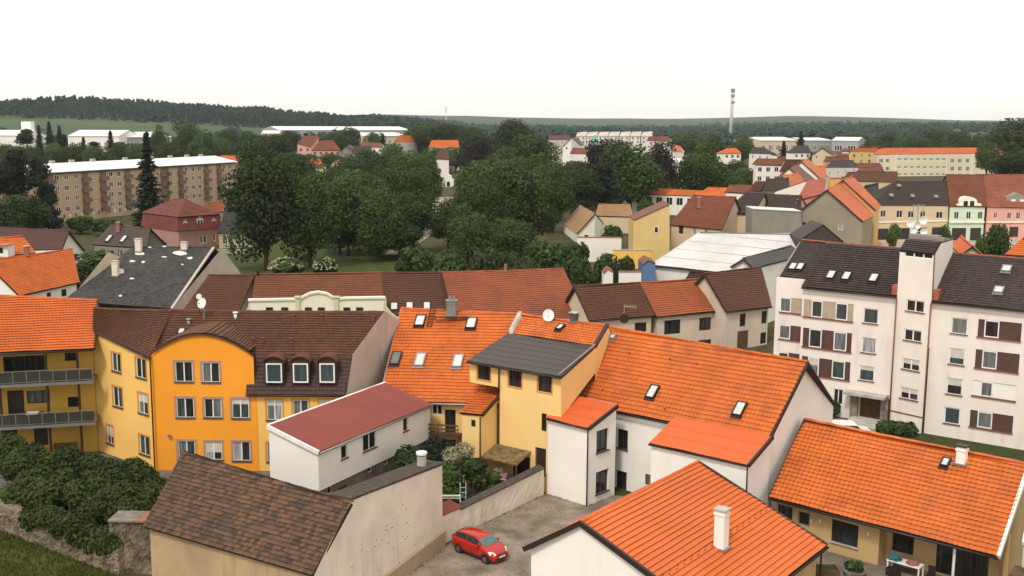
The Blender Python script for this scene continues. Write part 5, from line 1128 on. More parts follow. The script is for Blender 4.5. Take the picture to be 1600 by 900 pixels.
# school
T, f, W, _, _ = house('school', 'long cream school with bright orange hipped roof', (1384, 231), (1556, 230.5), (1363, 241.5), (1572, 239.5), 0, SCHOOL, T_ORB, 26, Y=590, hip=True, cat='school')
for x0, n in ((1374, 2), (1402, 8), (1485, 3), (1524, 3)):
    st = 10 if n != 3 else 12
    for k in range(n):
        x = x0 + k * st
        for j, y in enumerate((246.5, 259, 270)):
            a = W.uz(x, y + (0.2 if n == 8 else 1)); h = 2.3 if n in (2,) else (1.2 if n == 8 or x0 == 1524 else 2.4); W.win((a[0], a[0] + (2.6 if n != 8 else 2.6), a[1] - h, a[1]), px=False, mull=3, gl=GL_D, t=.18, depth=.1)
W2 = Wall(T, W.p0 + W.n * .06, W.p0 + W.n * .06 + W.d * .01, 0, .1, SCHOOL)
for w_ in [o for o in T.o.children if o.name.startswith('wall')][:1]: bpy.data.objects.remove(w_)
W.build()
for x in (1402, 1481, 1521): mb = MB(); mb.box(W.pt(W.uz(x - 2, 250)[0], W.z1 / 2, .1), .6, .5, W.z1, W.d, W.n); T.part('pilaster', mb, CREAM)
house('school_wing', 'yellow hipped house left of the long school', (1344, 229.5), (1374, 229), (1328, 237), (1366, 238), 0, plaster('sunny_render', (.72, .52, .20), .06, .1), T_ORB, 28, Y=560, hip=True, auto=(3, 3, 2, 1.7))
# cluster and far houses: label, ridge left/right, eave left/right, distance, wall, tile, pitch, windows, hipped
WH, PK, YL = WHITE, PINKW, BUFF
FAR = [
 ('white house with brown roof at the end of the long tree line', (1183, 248), (1228, 248), (1180, 257.5), (1222, 258), 360, WH, T_RED, 34, (3, 2, 1.4, 1.5), 0),
 ('house with long white gable side and orange slope facing right', (1252, 252), (1262, 248), (1282, 279), (1295, 275), 340, WH, T_OR, 42, None, 0),
 ('house with pink gable wall and brown slope below the orange slope', (1233, 262), (1246, 257), (1262, 287), (1278, 284), 310, PK, T_RED, 42, None, 0),
 ('house with brown double roof left of the white gable', (1228, 251), (1250, 250), (1218, 268), (1240, 270), 350, WH, T_BR, 40, None, 0),
 ('low house with orange roof in front of the pink gable', (1222, 275), (1246, 270), (1235, 293), (1262, 289), 290, PK, T_OR, 40, None, 0),
 ('dark roofed house at the foot of the gable cluster', (1200, 280), (1232, 278), (1192, 298), (1235, 297), 270, GREYP, T_BLK, 40, None, 0),
 ('brown roofed terrace behind the dark hipped house', (1325, 269), (1402, 268), (1316, 283), (1404, 285), 330, YL, T_BR, 40, None, 0),
 ('dark slate roofed house below the school wing', (1300, 252), (1332, 250), (1290, 262), (1342, 262), 430, PK, T_SLATE, 34, (4, 1, 1.2, 1.3), 0),
 ('pink rendered house with brown roof left of the school wing', (1292, 245), (1322, 244), (1286, 253), (1325, 253), 480, PINKH, T_RED, 34, (3, 1, 1.4, 1.4), 0),
 ('dark red roofed house between the gables and the terrace', (1345, 262), (1372, 261), (1338, 268), (1378, 268), 430, PK, T_RED, 36, None, 0),
 ('house with dark roof just left of the square house', (1352, 290), (1372, 286), (1340, 304), (1366, 306), 290, GREYP, T_BLK, 40, None, 0),
 ('long low white building with orange roof and tall windows', (975, 292), (1128, 298), (973, 302), (1122, 308), 330, WH, T_OR, 24, (9, 1, 2.0, 2.2), 0),
 ('orange roofed house adjoining the long low white building', (1105, 293), (1140, 294), (1090, 305), (1136, 308), 300, PK, T_OR, 34, None, 0),
 ('brown roofed house behind the adjoining orange roof', (1140, 289), (1185, 290), (1132, 300), (1180, 303), 290, PK, T_RED, 36, None, 0),
 ('dark brown roofed house between cream house and gables', (1180, 284), (1206, 283), (1170, 298), (1204, 300), 275, PK, T_BR, 38, None, 0),
 ('pale garden house with beige gable and light brown roof', (906, 321), (930, 334), (934, 340), (944, 350), 260, CREAM, tile('tan_tile', (.34, .19, .09), (.42, .24, .12), .3), 40, None, 0),
 ('long garden building with tan roof behind the pale garden house', (935, 319), (985, 320), (930, 337), (990, 339), 275, YL, tile('tan_tile', (.34, .19, .09), (.42, .24, .12), .3), 38, None, 0),
 ('red hipped roof house in the trees below the chimney mast', (1138, 231), (1150, 231), (1131, 240), (1159, 240), 560, WH, T_OR, 34, (3, 1, 1.5, 1.5), 1),
 ('dark hipped house right of the red hipped roof', (1176, 230), (1195, 231), (1170, 240), (1205, 241), 540, PK, T_SLATE, 34, (3, 1, 1.4, 1.5), 1),
 ('white house with flat dark hip among the roofs under the far hall', (1246, 227), (1262, 227), (1240, 239), (1268, 239), 560, WH, T_SLATE, 36, (3, 1, 1.4, 1.5), 1),
 ('tan gabled house right of the white house under the far hall', (1285, 231), (1292, 229), (1300, 241), (1308, 240), 560, YL, T_BR, 38, None, 0),
 ('rose coloured twin house with dark red roof, the left of the two', (475, 212), (499, 212), (464, 224), (486, 230), 640, PINKH, T_RED, 44, (2, 2, 1.6, 1.8), 0),
 ('rose coloured twin house with dark red roof, the right of the two', (501, 219), (520, 219), (487, 235), (533, 235), 600, PINKH, T_RED, 44, (5, 2, 1.4, 1.6), 0),
 ('grey gabled house right of the rose twin houses', (541, 228), (548, 226), (552, 236), (560, 235), 600, GREYP, T_BLK, 40, None, 0),
 ('dark roofed house with white walls right of the rose twin houses', (553, 228), (580, 228), (550, 240), (582, 242), 590, WH, T_BLK, 38, (4, 1, 1.2, 1.4), 0),
 ('pinkish house with brown roof at the far end of the trees', (565, 222), (596, 223), (562, 230), (598, 231), 680, PK, T_RED, 34, (4, 1, 1.5, 1.6), 0),
 ('orange roof house deep in the park trees, left', (476, 248), (500, 249), (470, 260), (505, 262), 500, PK, T_OR, 38, None, 0),
 ('yellow gabled house deep in the park trees', (524, 249), (540, 247), (536, 260), (552, 258), 500, YL, T_RED, 40, None, 0),
 ('brown roofed house below the yellow gabled house', (512, 263), (534, 263), (506, 277), (540, 278), 450, PK, T_RED, 40, None, 0),
 ('small pale house alone between the lime trees', (447, 270), (461, 271), (459, 281), (468, 282), 420, PK, T_BR, 40, None, 0),
 ('bright red roofed house left of the far beech trees', (622, 212), (650, 211), (618, 222), (652, 223), 700, PK, T_OR, 34, (4, 1, 1.5, 1.6), 0),
 ('long orange roofed house between two tree crowns', (674, 219), (716, 219), (670, 231), (718, 232), 620, PK, T_OR, 36, (5, 1, 1.6, 1.6), 0),
 ('brown house below the long orange roof', (684, 236), (700, 236), (680, 248), (702, 249), 540, PK, T_BR, 40, None, 0),
 ('red roofed house above the dark tree crowns', (858, 211), (890, 210), (856, 219), (892, 219), 720, PK, T_RED, 34, (4, 1, 1.5, 1.5), 0),
 ('steep purple-brown roofed house beside the red roof', (893, 215), (900, 213), (908, 228), (913, 226), 640, WH, T_BR, 46, None, 0),
 ('low brown roofed house in the dark crowns', (895, 231), (920, 232), (890, 240), (922, 241), 560, WH, T_RED, 34, None, 0),
 ('brown roofed house right of the copper beeches', (1016, 213), (1044, 213), (1012, 220), (1048, 221), 760, PK, T_RED, 34, (4, 1, 1.5, 1.5), 0),
 ('red gabled house below the brown roof by the beeches', (1052, 226), (1062, 227), (1050, 236), (1068, 238), 560, PK, T_OR, 40, None, 0),
 ('red roofed house behind the end of the long flat block', (345, 243), (378, 243), (343, 251), (382, 253), 470, YL, T_OR, 30, None, 0),
 ('far red roofed house by the hall with sheds', (1118, 236), (1128, 236), (1114, 243), (1132, 243), 700, PK, T_RED, 34, None, 0),
 ('far brown roof at the foot of the wood, left of the school', (1318, 232), (1330, 232), (1314, 237), (1332, 237), 760, PK, T_RED, 34, None, 0),
 ('far pink roofed house on the road to the right', (1450, 214), (1462, 214), (1448, 218), (1464, 218), 1100, WH, T_OR, 34, None, 0),
]
for lab, rl, rr, el, er, Yd, wm_, tm_, pit, au, hp in FAR:
    house('town_house', lab, rl, rr, el, er, 0, wm_, tm_, pit, Y=Yd, auto=au, hip=bool(hp), gl=GL_D, group='houses of the town')
# terraces of white-roofed far row houses
for k in range(7):
    x = 900 + k * 17
    house('far_row_house', 'white-roofed far terrace house, number %d from the left in the row beyond the trees' % (k + 1) if False else ['pale terrace house at the left end of the far row', 'second pale terrace house from the left of the far row', 'third pale terrace house from the left, beside the green tower', 'middle pale terrace house of the far row', 'third pale terrace house from the right of the far row', 'second pale terrace house from the right of the far row', 'pale terrace house at the right end of the far row'][k], (x + 3, 206 - k * .1), (x + 18, 206 - k * .1), (x, 213), (x + 16, 213), 0, WHITE, tile('pale_sheet', (.62, .52, .45), (.7, .62, .55), .1), 30, Y=900, auto=(2, 2, 1.6, 1.8), group='far terrace row')
prism_bld('green_tower', 'narrow mint-green house front among the far pale terrace', 'house', [(925, 230), (925, 213), (929, 211), (934, 213), (934, 230)], 760, 8, plain('mint_paint', (.25, .55, .33), .8), WROOF, ((928, 217, 931, 221),))
# halls and sheds
def hall(label, x0, x1, yt, ye, yb, Y, Y2, wallm=None, roofm=None, wins=0, name='industrial_hall'):
    """long low hall: flat-pitched pale roof, wall below"""
    a, b = Dp(x0, ye, Y), Dp(x1, ye, Y2); b.z = a.z; T = Thing(name, label, 'hall', ((a.x + b.x) / 2, (a.y + b.y) / 2, 0)); d = V(b.x - a.x, b.y - a.y, 0).normalized(); n = V(d.y, -d.x, 0)
    W = Wall(T, a, b, -1, a.z, wallm or WROOF)
    for k in range(wins): u = W.len * (k + .5) / wins; W.win((u - W.len * .3 / wins, u + W.len * .3 / wins, a.z * .45, a.z * .75), px=False, mull=3, gl=GL_D, t=.3)
    W.build(); t = onplane((x0 + x1) / 2, yt, a, V(0, 0, 1)) if False else None
    rise = Dp((x0 + x1) / 2, yt, (Y + Y2) / 2 + min(25, W.len * .6)).z - a.z; rise = max(1.2, rise); dp_ = min(25, W.len * .6); e = -n * dp_; h0, h1 = V(a.x, a.y, a.z + rise) + e, V(b.x, b.y, a.z + rise) + e
    Roof(T, [a + n * .5, b + n * .5, h1, h0], .4, roofm or WROOF); Roof(T, [b + e * 2 - V(0, 0, 0), a + e * 2, h0, h1], .4, roofm or WROOF)
    for p, q, r in ((V(b.x, b.y, 0), V(b.x, b.y, 0) + e * 2, 1), (V(a.x, a.y, 0) + e * 2, V(a.x, a.y, 0), 1)): Wall(T, p, q, -1, 0, wallm or WROOF, [(0, a.z), (dp_, a.z + rise), (2 * dp_, a.z)]).build()
    Wall(T, V(b.x, b.y, 0) + e * 2, V(a.x, a.y, 0) + e * 2, -1, a.z, wallm or WROOF).build(); return T
HGREY = plain('hall_grey_cladding', (.33, .33, .33), .7)
hall('white factory with rows of windows at the far left', -30, 38, 203, 211, 232, 760, 760, WHITE, wins=12)
hall('white hall with skylight roof behind the dark conifers', 106, 186, 203, 212, 240, 720, 720, WHITE, wins=6)
hall('white hall with grey band right of the skylight hall', 186, 268, 206, 214, 236, 730, 760, HGREY, wins=3)
hall('very long white-roofed factory below the wooded slope', 436, 640, 197.5, 203, 215, 1250, 1350, HGREY)
hall('small white hall with yellow wall at the left end of the long factory', 408, 436, 204, 208, 216, 1000, 1000, BUFF, wins=4)
hall('pale hall below the right end of the long factory', 568, 640, 207, 212, 219, 950, 980, BUFF, wins=8)
hall('white-roofed hall beside the chimney mast', 1187, 1246, 214, 219, 226, 820, 830, BUFF, wins=5)
hall('second white-roofed hall right of the chimney mast', 1256, 1300, 215, 219, 226, 840, 850, HGREY, wins=4)
hall('grey hall at the right end of the white halls', 1300, 1342, 214, 219, 226, 830, 820, HGREY, wins=2)
hall('pale flat building with dark windows by the willow', 1053, 1080, 248, 253, 272, 410, 410, WHITE, wins=5)
hall('white-roofed shed low between far houses', 1044, 1080, 217, 220, 228, 800, 800, WHITE)
# white tower by the left factory
prism_bld('factory_tower', 'square white factory tower with dark cap at the far left', 'tower', [(33, 226), (33, 190), (48, 190), (48, 226)], 780, 6, WHITE, WROOF)
# chimney mast
T = Thing('chimney_mast', 'tall slender white chimney mast with antenna drums', 'chimney', (298.9, 1500, 0)); X0, Yc = 299.5, 1500
zt = Dp(1145, 141, Yc).z; xt = Dp(1145, 141, Yc).x; mb = MB(); mb.tube([(X0, Yc, -2), (xt, Yc, zt - 3)], [2.8, 1.8], 12); T.part('shaft', mb, plain('pale_concrete_shaft', (.50, .46, .43), .8), smooth=True)
for y, r, h, m in ((141.5, 2.4, 4.5, GREYP), (150, 2.0, 3.0, GREYP), (160, 2.1, 2.5, GREYP), (146, 1.9, 2, WFRAME)):
    c = Dp(1144.7, y, Yc); mb = MB(); mb.tube([c - V(0, 0, h / 2), c + V(0, 0, h / 2)], r, 10); [mb.box(c + V(math.cos(t) * r, math.sin(t) * r, 0), 1.6, 1.2, h * 1.2) for t in (0, 2, 4)]; T.part('antenna_drum', mb, m)
p = Dp(697, 212, 1100); T = Thing('radio_mast', 'thin red and white radio mast above the far trees', 'mast', (p.x, 1100, 0)); zt = Dp(697, 166, 1100).z
for k in range(6): mb = MB(); mb.tube([(p.x, 1100, zt * k / 6), (p.x, 1100, zt * (k + 1) / 6)], .35, 6); T.part('mast_section', mb, plain('mast_red', (.5, .09, .06), .7) if k % 2 else WFRAME)
# chapel gate in the park
p = G(700, 292); T = Thing('chapel_gate', 'white arched chapel gate with round gable at the end of the park path', 'gate', (p.x, 400, 0)); mb = MB()
pts = [(691, 292), (691, 281), (694, 279), (695, 275), (700, 272), (705, 275), (706, 279), (709, 281), (709, 292)]; mb.prism([Dp(x, y, 400) for x, y in pts], (0, 2.5, 0)); T.part('wall', mb, WHITE)
mb = MB(); c = Dp(700.5, 287, 399.9); mb.prism([Dp(x, y, 399.9) for x, y in ((698, 291), (698, 285), (700.5, 283), (703, 285), (703, 291))], (0, -.06, 0)); T.part('arch_opening', mb, DARKM)
# garden walls and small things behind the row
for lab, x0, x1, yt, yb, Y, m in (('long white garden wall with red coping behind the gardens', 902, 971, 371, 388, 215, WHITE), ('white fence panel between the garden bushes', 967, 1002, 425, 440, 160, WHITE), ('pale park wall beside the dark roofed house', 338, 384, 391, 399, 225, CONC), ('ochre low garden wall right of the white garden wall', 958, 1018, 391, 398, 205, YELL)):
    a, b = Dp(x0, yt, Y), Dp(x1, yt, Y); T = Thing('garden_wall', lab, 'wall', ((a.x + b.x) / 2, Y, 0)); mb = MB(); mb.box(((a.x + b.x) / 2, Y, a.z / 2), b.x - a.x, .4, a.z); T.part('wall', mb, m); mb = MB(); mb.box(((a.x + b.x) / 2, Y, a.z + .08), b.x - a.x + .1, .55, .16); T.part('coping', mb, BRICKR if m is WHITE else CONC)
prism_bld('blue_gable', 'blue painted gable peeping over the street row', 'building', [(1004, 445), (1004, 415), (1013, 408), (1024, 412), (1024, 445)], 166, 6, plain('blue_paint', (.10, .17, .32), .8), T_RED)
prism_bld('garden_shed', 'small white garden shed with brown roof behind the street row', 'shed', [(943, 446), (943, 428), (950, 421), (958, 426), (958, 446)], 160, 3, WHITE, T_AGED)

def proj(p):
    q = ROT.transposed() @ (Vector(p) - CAM); return 800 + F_PX * q.x / q.z, 450 + F_PX * q.y / q.z
rnd = random.Random(21)
FARL = sorted([(1180, 450), (1207, 425), (1262, 470), (1287, 425), (1306, 500), (1324, 450), (1240, 540), (1348, 500), (1192, 560), (1222, 590), (642, 880), (665, 960), (722, 820), (748, 900), (836, 860), (870, 940), (852, 1010), (905, 1040), (1022, 900), (1060, 960), (1092, 880), (1128, 820), (1165, 900), (1276, 620), (1310, 640), (1322, 700), (1296, 720), (1352, 900), (1410, 960), (1484, 900), (562, 900), (604, 860), (388, 900), (356, 820), (1268, 560), (1338, 600)])
ORD_ = 'first second third fourth fifth sixth seventh eighth ninth tenth eleventh twelfth thirteenth fourteenth fifteenth sixteenth seventeenth eighteenth nineteenth twentieth'.split(); ORD_ += ['twenty-' + o_ for o_ in ORD_[:9]] + ['thirtieth'] + ['thirty-' + o_ for o_ in ORD_[:9]]
for kk, (px, Yd) in enumerate(FARL):
    x = (px - 800) / F_PX * Yd; a = rnd.uniform(-.5, .5); L_ = rnd.uniform(5, 8); d = V(math.cos(a), math.sin(a), 0); s_ = V(d.y, -d.x, 0); c = V(x, Yd, 0); zr = rnd.uniform(7.5, 10); e = zr - 3.6
    house('far_house', 'small far house below the wooded horizon, %s from the left' % ORD_[kk], proj(c - d * L_ + V(0, 0, zr)), proj(c + d * L_ + V(0, 0, zr)), proj(c - d * L_ + s_ * 4.3 + V(0, 0, e)), proj(c + d * L_ + s_ * 4.3 + V(0, 0, e)), zr, rnd.choice((WHITE, PINKW, BUFF)), rnd.choice((T_OR, T_RED, T_RED, T_AGED, T_BR)), 40, ze=e, auto=(3, 1, 1.3, 1.4), group='small far houses')
# ================================================================== TERRAIN
def sstep(a, b, x): t = min(1, max(0, (x - a) / (b - a))); return t * t * (3 - 2 * t)
def tab(t, x):
    if x <= t[0][0]: return t[0][1]
    for (a, b), (c, d) in zip(t, t[1:]):
        if x <= c: return b + (d - b) * (x - a) / (c - a)
    return t[-1][1]
HILL = [(-2600, 25), (-1500, 30), (-1045, 38), (-940, 46), (-849, 52), (-653, 43), (-457, 29), (-261, 19), (-189, 13), (-100, 4), (0, 0)]
FARH = [(-6000, 30), (-600, 40), (-200, 46), (300, 40), (900, 34), (1500, 46), (1750, 52), (2300, 44), (3300, 30), (6000, 30)]
def terr(x, y):
    h = tab(HILL, x) * sstep(1150, 2150, y) * (1 - .45 * sstep(2600, 5000, y))
    h += tab(FARH, x * 7000 / max(7000, y)) * sstep(4800, 7200, y) + 5 * math.sin(x / 310 + 1) * sstep(5500, 7000, y)
    h += 14 * sstep(330, 900, x) * sstep(900, 2200, y)
    return h
mb = MB(); ys = [-80, 0, 60, 120, 200, 300, 420, 560, 720, 900, 1080, 1250, 1400, 1550, 1700, 1850, 2000, 2150, 2300, 2600, 3000, 3600, 4300, 5000, 5600, 6200, 6800, 7200, 7600, 8200, 9000]
NX = 90
for j, y in enumerate(ys):
    hw = 400 + .9 * max(0, y)
    for i in range(NX + 1): x = -hw + 2 * hw * i / NX; mb.v.append(V(x, y, terr(x, y)))
for j in range(len(ys) - 1):
    for i in range(NX): a = j * (NX + 1) + i; mb.f.append((a, a + 1, a + NX + 2, a + NX + 1)); mb.t.append(.5)
m, n, l, p = new_mat('land')
gm = n.new('ShaderNodeNewGeometry'); sx = n.new('ShaderNodeSeparateXYZ'); l(gm.outputs['Position'], sx.inputs[0])
grass = mixc(n, l, ramp(n, l, pos_noise(n, l, .12, 6), .35, .65), (.030, .034, .012, 1), (.070, .072, .022, 1))
earth = mixc(n, l, ramp(n, l, pos_noise(n, l, .6, 4), .45, .6), grass, (.085, .065, .04, 1))
vor = n.new('ShaderNodeTexVoronoi'); vor.inputs['Scale'].default_value = .0035; l(gm.outputs['Position'], vor.inputs['Vector'])
field = mixc(n, l, ramp(n, l, vor.outputs['Color'], .25, .75), (.042, .078, .036, 1), (.066, .10, .042, 1))
field = mixc(n, l, mixc(n, l, 1.0, ramp(n, l, pos_noise(n, l, .02, 4), .4, .6), (.5, .5, .5), 'MULTIPLY'), field, (.07, .085, .04, 1))
wood = mixc(n, l, ramp(n, l, pos_noise(n, l, .03, 4), .4, .6), (.012, .026, .014, 1), (.025, .042, .020, 1))
def yr(a, b):
    mr = n.new('ShaderNodeMapRange'); mr.inputs['From Min'].default_value = a; mr.inputs['From Max'].default_value = b; l(sx.outputs['Y'], mr.inputs['Value']); return mr.outputs[0]
c = mixc(n, l, yr(1000, 1150), earth, field); c = mixc(n, l, yr(4700, 4900), c, wood)
l(c, p.inputs['Base Color']); p.inputs['Roughness'].default_value = .95; p.inputs['Specular IOR Level'].default_value = .15; bump(n, l, p, pos_noise(n, l, 3, 5), .5, .06)
o = link('ground', mb.mesh('ground', m)); o['kind'] = 'structure'; o['label'] = 'grassy ground, fields and far wooded hills'; o['category'] = 'ground'; o.data.polygons.foreach_set('use_smooth', [True] * len(o.data.polygons))
def sheet(name, pts, mat, z=.012, label=None):
    mb = MB(); mb.face([V(p[0], p[1], z) for p in pts]); return structure(name, mb, mat, label)
# ================================================================== TREES
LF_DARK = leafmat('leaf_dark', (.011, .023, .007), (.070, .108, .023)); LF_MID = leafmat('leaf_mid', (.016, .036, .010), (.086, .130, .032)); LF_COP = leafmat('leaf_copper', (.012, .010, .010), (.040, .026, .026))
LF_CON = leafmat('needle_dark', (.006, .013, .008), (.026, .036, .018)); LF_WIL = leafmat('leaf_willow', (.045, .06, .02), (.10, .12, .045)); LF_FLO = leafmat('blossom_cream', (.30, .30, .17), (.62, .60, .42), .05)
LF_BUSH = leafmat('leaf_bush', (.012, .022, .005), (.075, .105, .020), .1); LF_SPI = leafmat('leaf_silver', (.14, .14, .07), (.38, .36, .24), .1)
def leaf(mb, c, nrm, s, tint, rnd, asp=1.0):
    a = nrm.cross(V(rnd.uniform(-1, 1), rnd.uniform(-1, 1), rnd.uniform(-1, 1)))
    if a.length < 1e-3: a = V(1, 0, 0)
    a.normalize(); b = nrm.cross(a).normalized(); a *= s * .5; b *= s * .5 * asp; i = len(mb.v); k = nrm * s * .16
    mb.v += [c - a - b * .3, c - b + k, c + a - b * .2, c + a * .5 + b, c - a * .6 + b * .9 - k]; mb.f.append((i, i + 1, i + 2, i + 3, i + 4)); mb.t.append(tint)
def rdir(rnd):
    while True:
        v = V(rnd.uniform(-1, 1), rnd.uniform(-1, 1), rnd.uniform(-1, 1))
        if .05 < v.length < 1: return v.normalized()
def broad(seed, H, Wd, trunk, n, s, nl=16, top=1.0):
    """crown of uneven lobes, each a shell of leaf clumps, and a forked trunk"""
    rnd = random.Random(seed); cr = MB(); tr = MB(); rz = (H - trunk) / 2; cz = trunk + rz; lobes = []
    for k in range(nl):
        d = rdir(rnd); f = rnd.uniform(.35, .82); c = V(d.x * Wd / 2 * f, d.y * Wd / 2 * f, cz + d.z * rz * f); taper = 1 - .35 * max(0, (c.z - cz) / rz) * top
        c.x *= taper; c.y *= taper; r = rnd.uniform(.2, .34) * min(Wd, H - trunk); lobes.append((c, r, rnd.uniform(.1, .9)))
    lobes.append((V(0, 0, cz), min(Wd, H - trunk) * .33, .4))
    tot = sum(r * r for _, r, _ in lobes)
    for c, r, lt in lobes:
        for q in range(int(n * r * r / tot)):
            d = rdir(rnd); rr = r * rnd.uniform(.72, 1.12); p = c + V(d.x * rr, d.y * rr, d.z * rr * .85)
            if p.z < trunk * .55 or p.z > H: continue
            nd = (d + rdir(rnd) * .8 + V(0, 0, .25)).normalized(); leaf(cr, p, nd, s * rnd.uniform(.6, 1.35), min(1, max(0, lt * .55 + rnd.uniform(0, .5))), rnd)
    tr.tube([(0, 0, -.4), (.1, 0, trunk * .7), (0, .1, cz)], [H * .026, H * .02, H * .008], 8)
    for k in range(7):
        d = rdir(rnd); e = V(d.x * Wd * .33, d.y * Wd * .33, cz + abs(d.z) * rz * .5); st = V(0, 0, trunk * rnd.uniform(.7, 1.2)); tr.tube([st, lerp(st, e, .5) + V(0, 0, .4), e], [H * .012, H * .008, H * .003], 5)
    return cr, tr
def spruce(seed, H, Wd, n=42, m=20):
    rnd = random.Random(seed); cr = MB(); tr = MB(); tr.tube([(0, 0, -.3), (0, 0, H * .98)], [H * .016, .03], 7)
    for k in range(n):
        f = k / (n - 1); z = H * (.07 + .92 * f); R0 = Wd / 2 * (1 - f) ** .85 * rnd.uniform(.8, 1.15) + .15
        for q in range(max(5, int(m * (1 - f * .5)))):
            a = rnd.uniform(0, 2 * math.pi); d = V(math.cos(a), math.sin(a), 0); ln = R0 * rnd.uniform(.65, 1.12); tt = rnd.uniform(.1, .6); ns = max(2, int(ln / .42))
            for j in range(ns):
                g_ = (j + .6) / ns; p = d * (ln * g_) + V(0, 0, z - ln * .34 * g_ + ln * .14 * g_ * g_); leaf(cr, p + V(rnd.uniform(-.15, .15), rnd.uniform(-.15, .15), rnd.uniform(-.1, .1)), (V(0, 0, 1) + d * .4 + rdir(rnd) * .5).normalized(), (1.15 - .35 * g_) * rnd.uniform(.7, 1.25), min(1, tt + rnd.uniform(0, .4)), rnd, .8)
    return cr, tr
def pine(seed, H, Wd, n=6500):
    rnd = random.Random(seed); cr = MB(); tr = MB(); tr.tube([(0, 0, -.3), (.2, .1, H * .5), (0, 0, H * .97)], [H * .018, H * .013, .04], 7)
    cl = []
    for k in range(30):
        f = rnd.uniform(.15, 1); a = rnd.uniform(0, 6.28); R0 = Wd / 2 * (1.05 - f * .75) * rnd.uniform(.3, 1); c = V(math.cos(a) * R0, math.sin(a) * R0, H * f); cl.append((c, rnd.uniform(.2, .3) * Wd, rnd.random())); tr.tube([V(0, 0, c.z - R0 * .2), c], [.09, .03], 4)
    for c, r, lt in cl:
        for q in range(n // 30): d = rdir(rnd); p = c + V(d.x * r, d.y * r, d.z * r * .62) * rnd.uniform(.5, 1.1); leaf(cr, p, (d + V(0, 0, .6) + rdir(rnd) * .6).normalized(), rnd.uniform(.45, .85), min(1, lt * .5 + rnd.uniform(0, .5)), rnd, .8)
    return cr, tr
def willow(seed, H, Wd):
    rnd = random.Random(seed); cr = MB(); tr = MB(); tr.tube([(0, 0, -.3), (0, 0, H * .7)], [.45, .15], 7)
    for k in range(260):
        a = rnd.uniform(0, 6.28); R0 = Wd / 2 * math.sqrt(rnd.random()); zt = H * (1 - .35 * (R0 / (Wd / 2)) ** 2) * rnd.uniform(.85, 1); ln = rnd.uniform(.35, .75) * zt; tt = rnd.random() * .6
        for j in range(14): f = j / 13; leaf(cr, V(math.cos(a) * (R0 + f * .6), math.sin(a) * (R0 + f * .6), zt - ln * f) + rdir(rnd) * .15, (V(math.cos(a), math.sin(a), .3) + rdir(rnd) * .5).normalized(), rnd.uniform(.3, .5), tt + rnd.uniform(0, .4), rnd, 1.6)
    return cr, tr
PROTO = {}
def proto(kind, mk, mat, H, Wd, k):
    PROTO.setdefault(kind, [])
    for s in range(k):
        cr, tr = mk(s); PROTO[kind].append((cr.mesh('crown', mat), tr.mesh('trunk', BARK, True), H, Wd))
proto('lime', lambda s: broad(10 + s, 20, 12.5, 2.2, 11500, .50, 24), LF_DARK, 20, 12.5, 4)
proto('tree', lambda s: broad(30 + s, 14, 11, 2.0, 8000, .48, 20, .6), LF_MID, 14, 11, 4)
proto('copper', lambda s: broad(50 + s, 18, 13, 2.2, 8500, .5, 20), LF_COP, 18, 13, 2)
proto('spruce', lambda s: spruce(60 + s, 22, 8), LF_CON, 22, 8, 2)
proto('pine', lambda s: pine(70 + s, 18, 9), LF_CON, 18, 9, 3)
proto('willow', lambda s: willow(80 + s, 12, 9), LF_WIL, 12, 9, 1)
proto('shrub', lambda s: broad(90 + s, 3.5, 4.2, .3, 2600, .34, 14, .3), LF_DARK, 3.5, 4.2, 3)
proto('young', lambda s: broad(95 + s, 6, 4.5, 1.2, 2600, .36, 14, .5), LF_MID, 6, 4.5, 2)
CATS = {'shrub': 'shrub'}
def tree(px, yt, wpx, Y, kind, label=None, group=None, zb=None, name=None):
    t = Dp(px, yt, Y); x = t.x; zb = terr(x, Y) if zb is None else zb; H = max(1.2, t.z - zb); Wd = wpx / F_PX * Y * .97
    cr, tr, h0, w0 = random.choice(PROTO[kind]); nm = name or {'lime': 'lime_tree', 'tree': 'broadleaf_tree', 'copper': 'copper_beech', 'spruce': 'spruce_tree', 'pine': 'pine_tree', 'willow': 'willow_tree', 'shrub': 'shrub', 'young': 'small_tree'}[kind]
    T = Thing(nm, label or DEF[kind][0], CATS.get(kind, 'tree'), (x, Y, zb), group or (None if label else DEF[kind][1]))
    rz = random.uniform(0, 6.28); S = (Wd / w0, Wd / w0, H / h0); T.o.rotation_euler = (0, 0, rz); T.o.scale = S
    link('crown', cr, T.o); link('trunk', tr, T.o); return T
DEF = {'lime': ('tall dark broadleaf tree in the dense park', 'tall park trees'), 'tree': ('mid-green round crowned tree among the town trees', 'round town trees'), 'copper': ('dark purple copper beech in the park', 'copper beeches'),
       'spruce': ('dark spruce among the far left conifers', 'far conifers'), 'pine': ('dark pine in the far left conifer clump', 'far pines'), 'willow': ('pale weeping willow', 'willows'), 'shrub': ('dark garden shrub behind the street row', 'garden shrubs'), 'young': ('small leafy garden tree behind the street row', 'garden trees')}
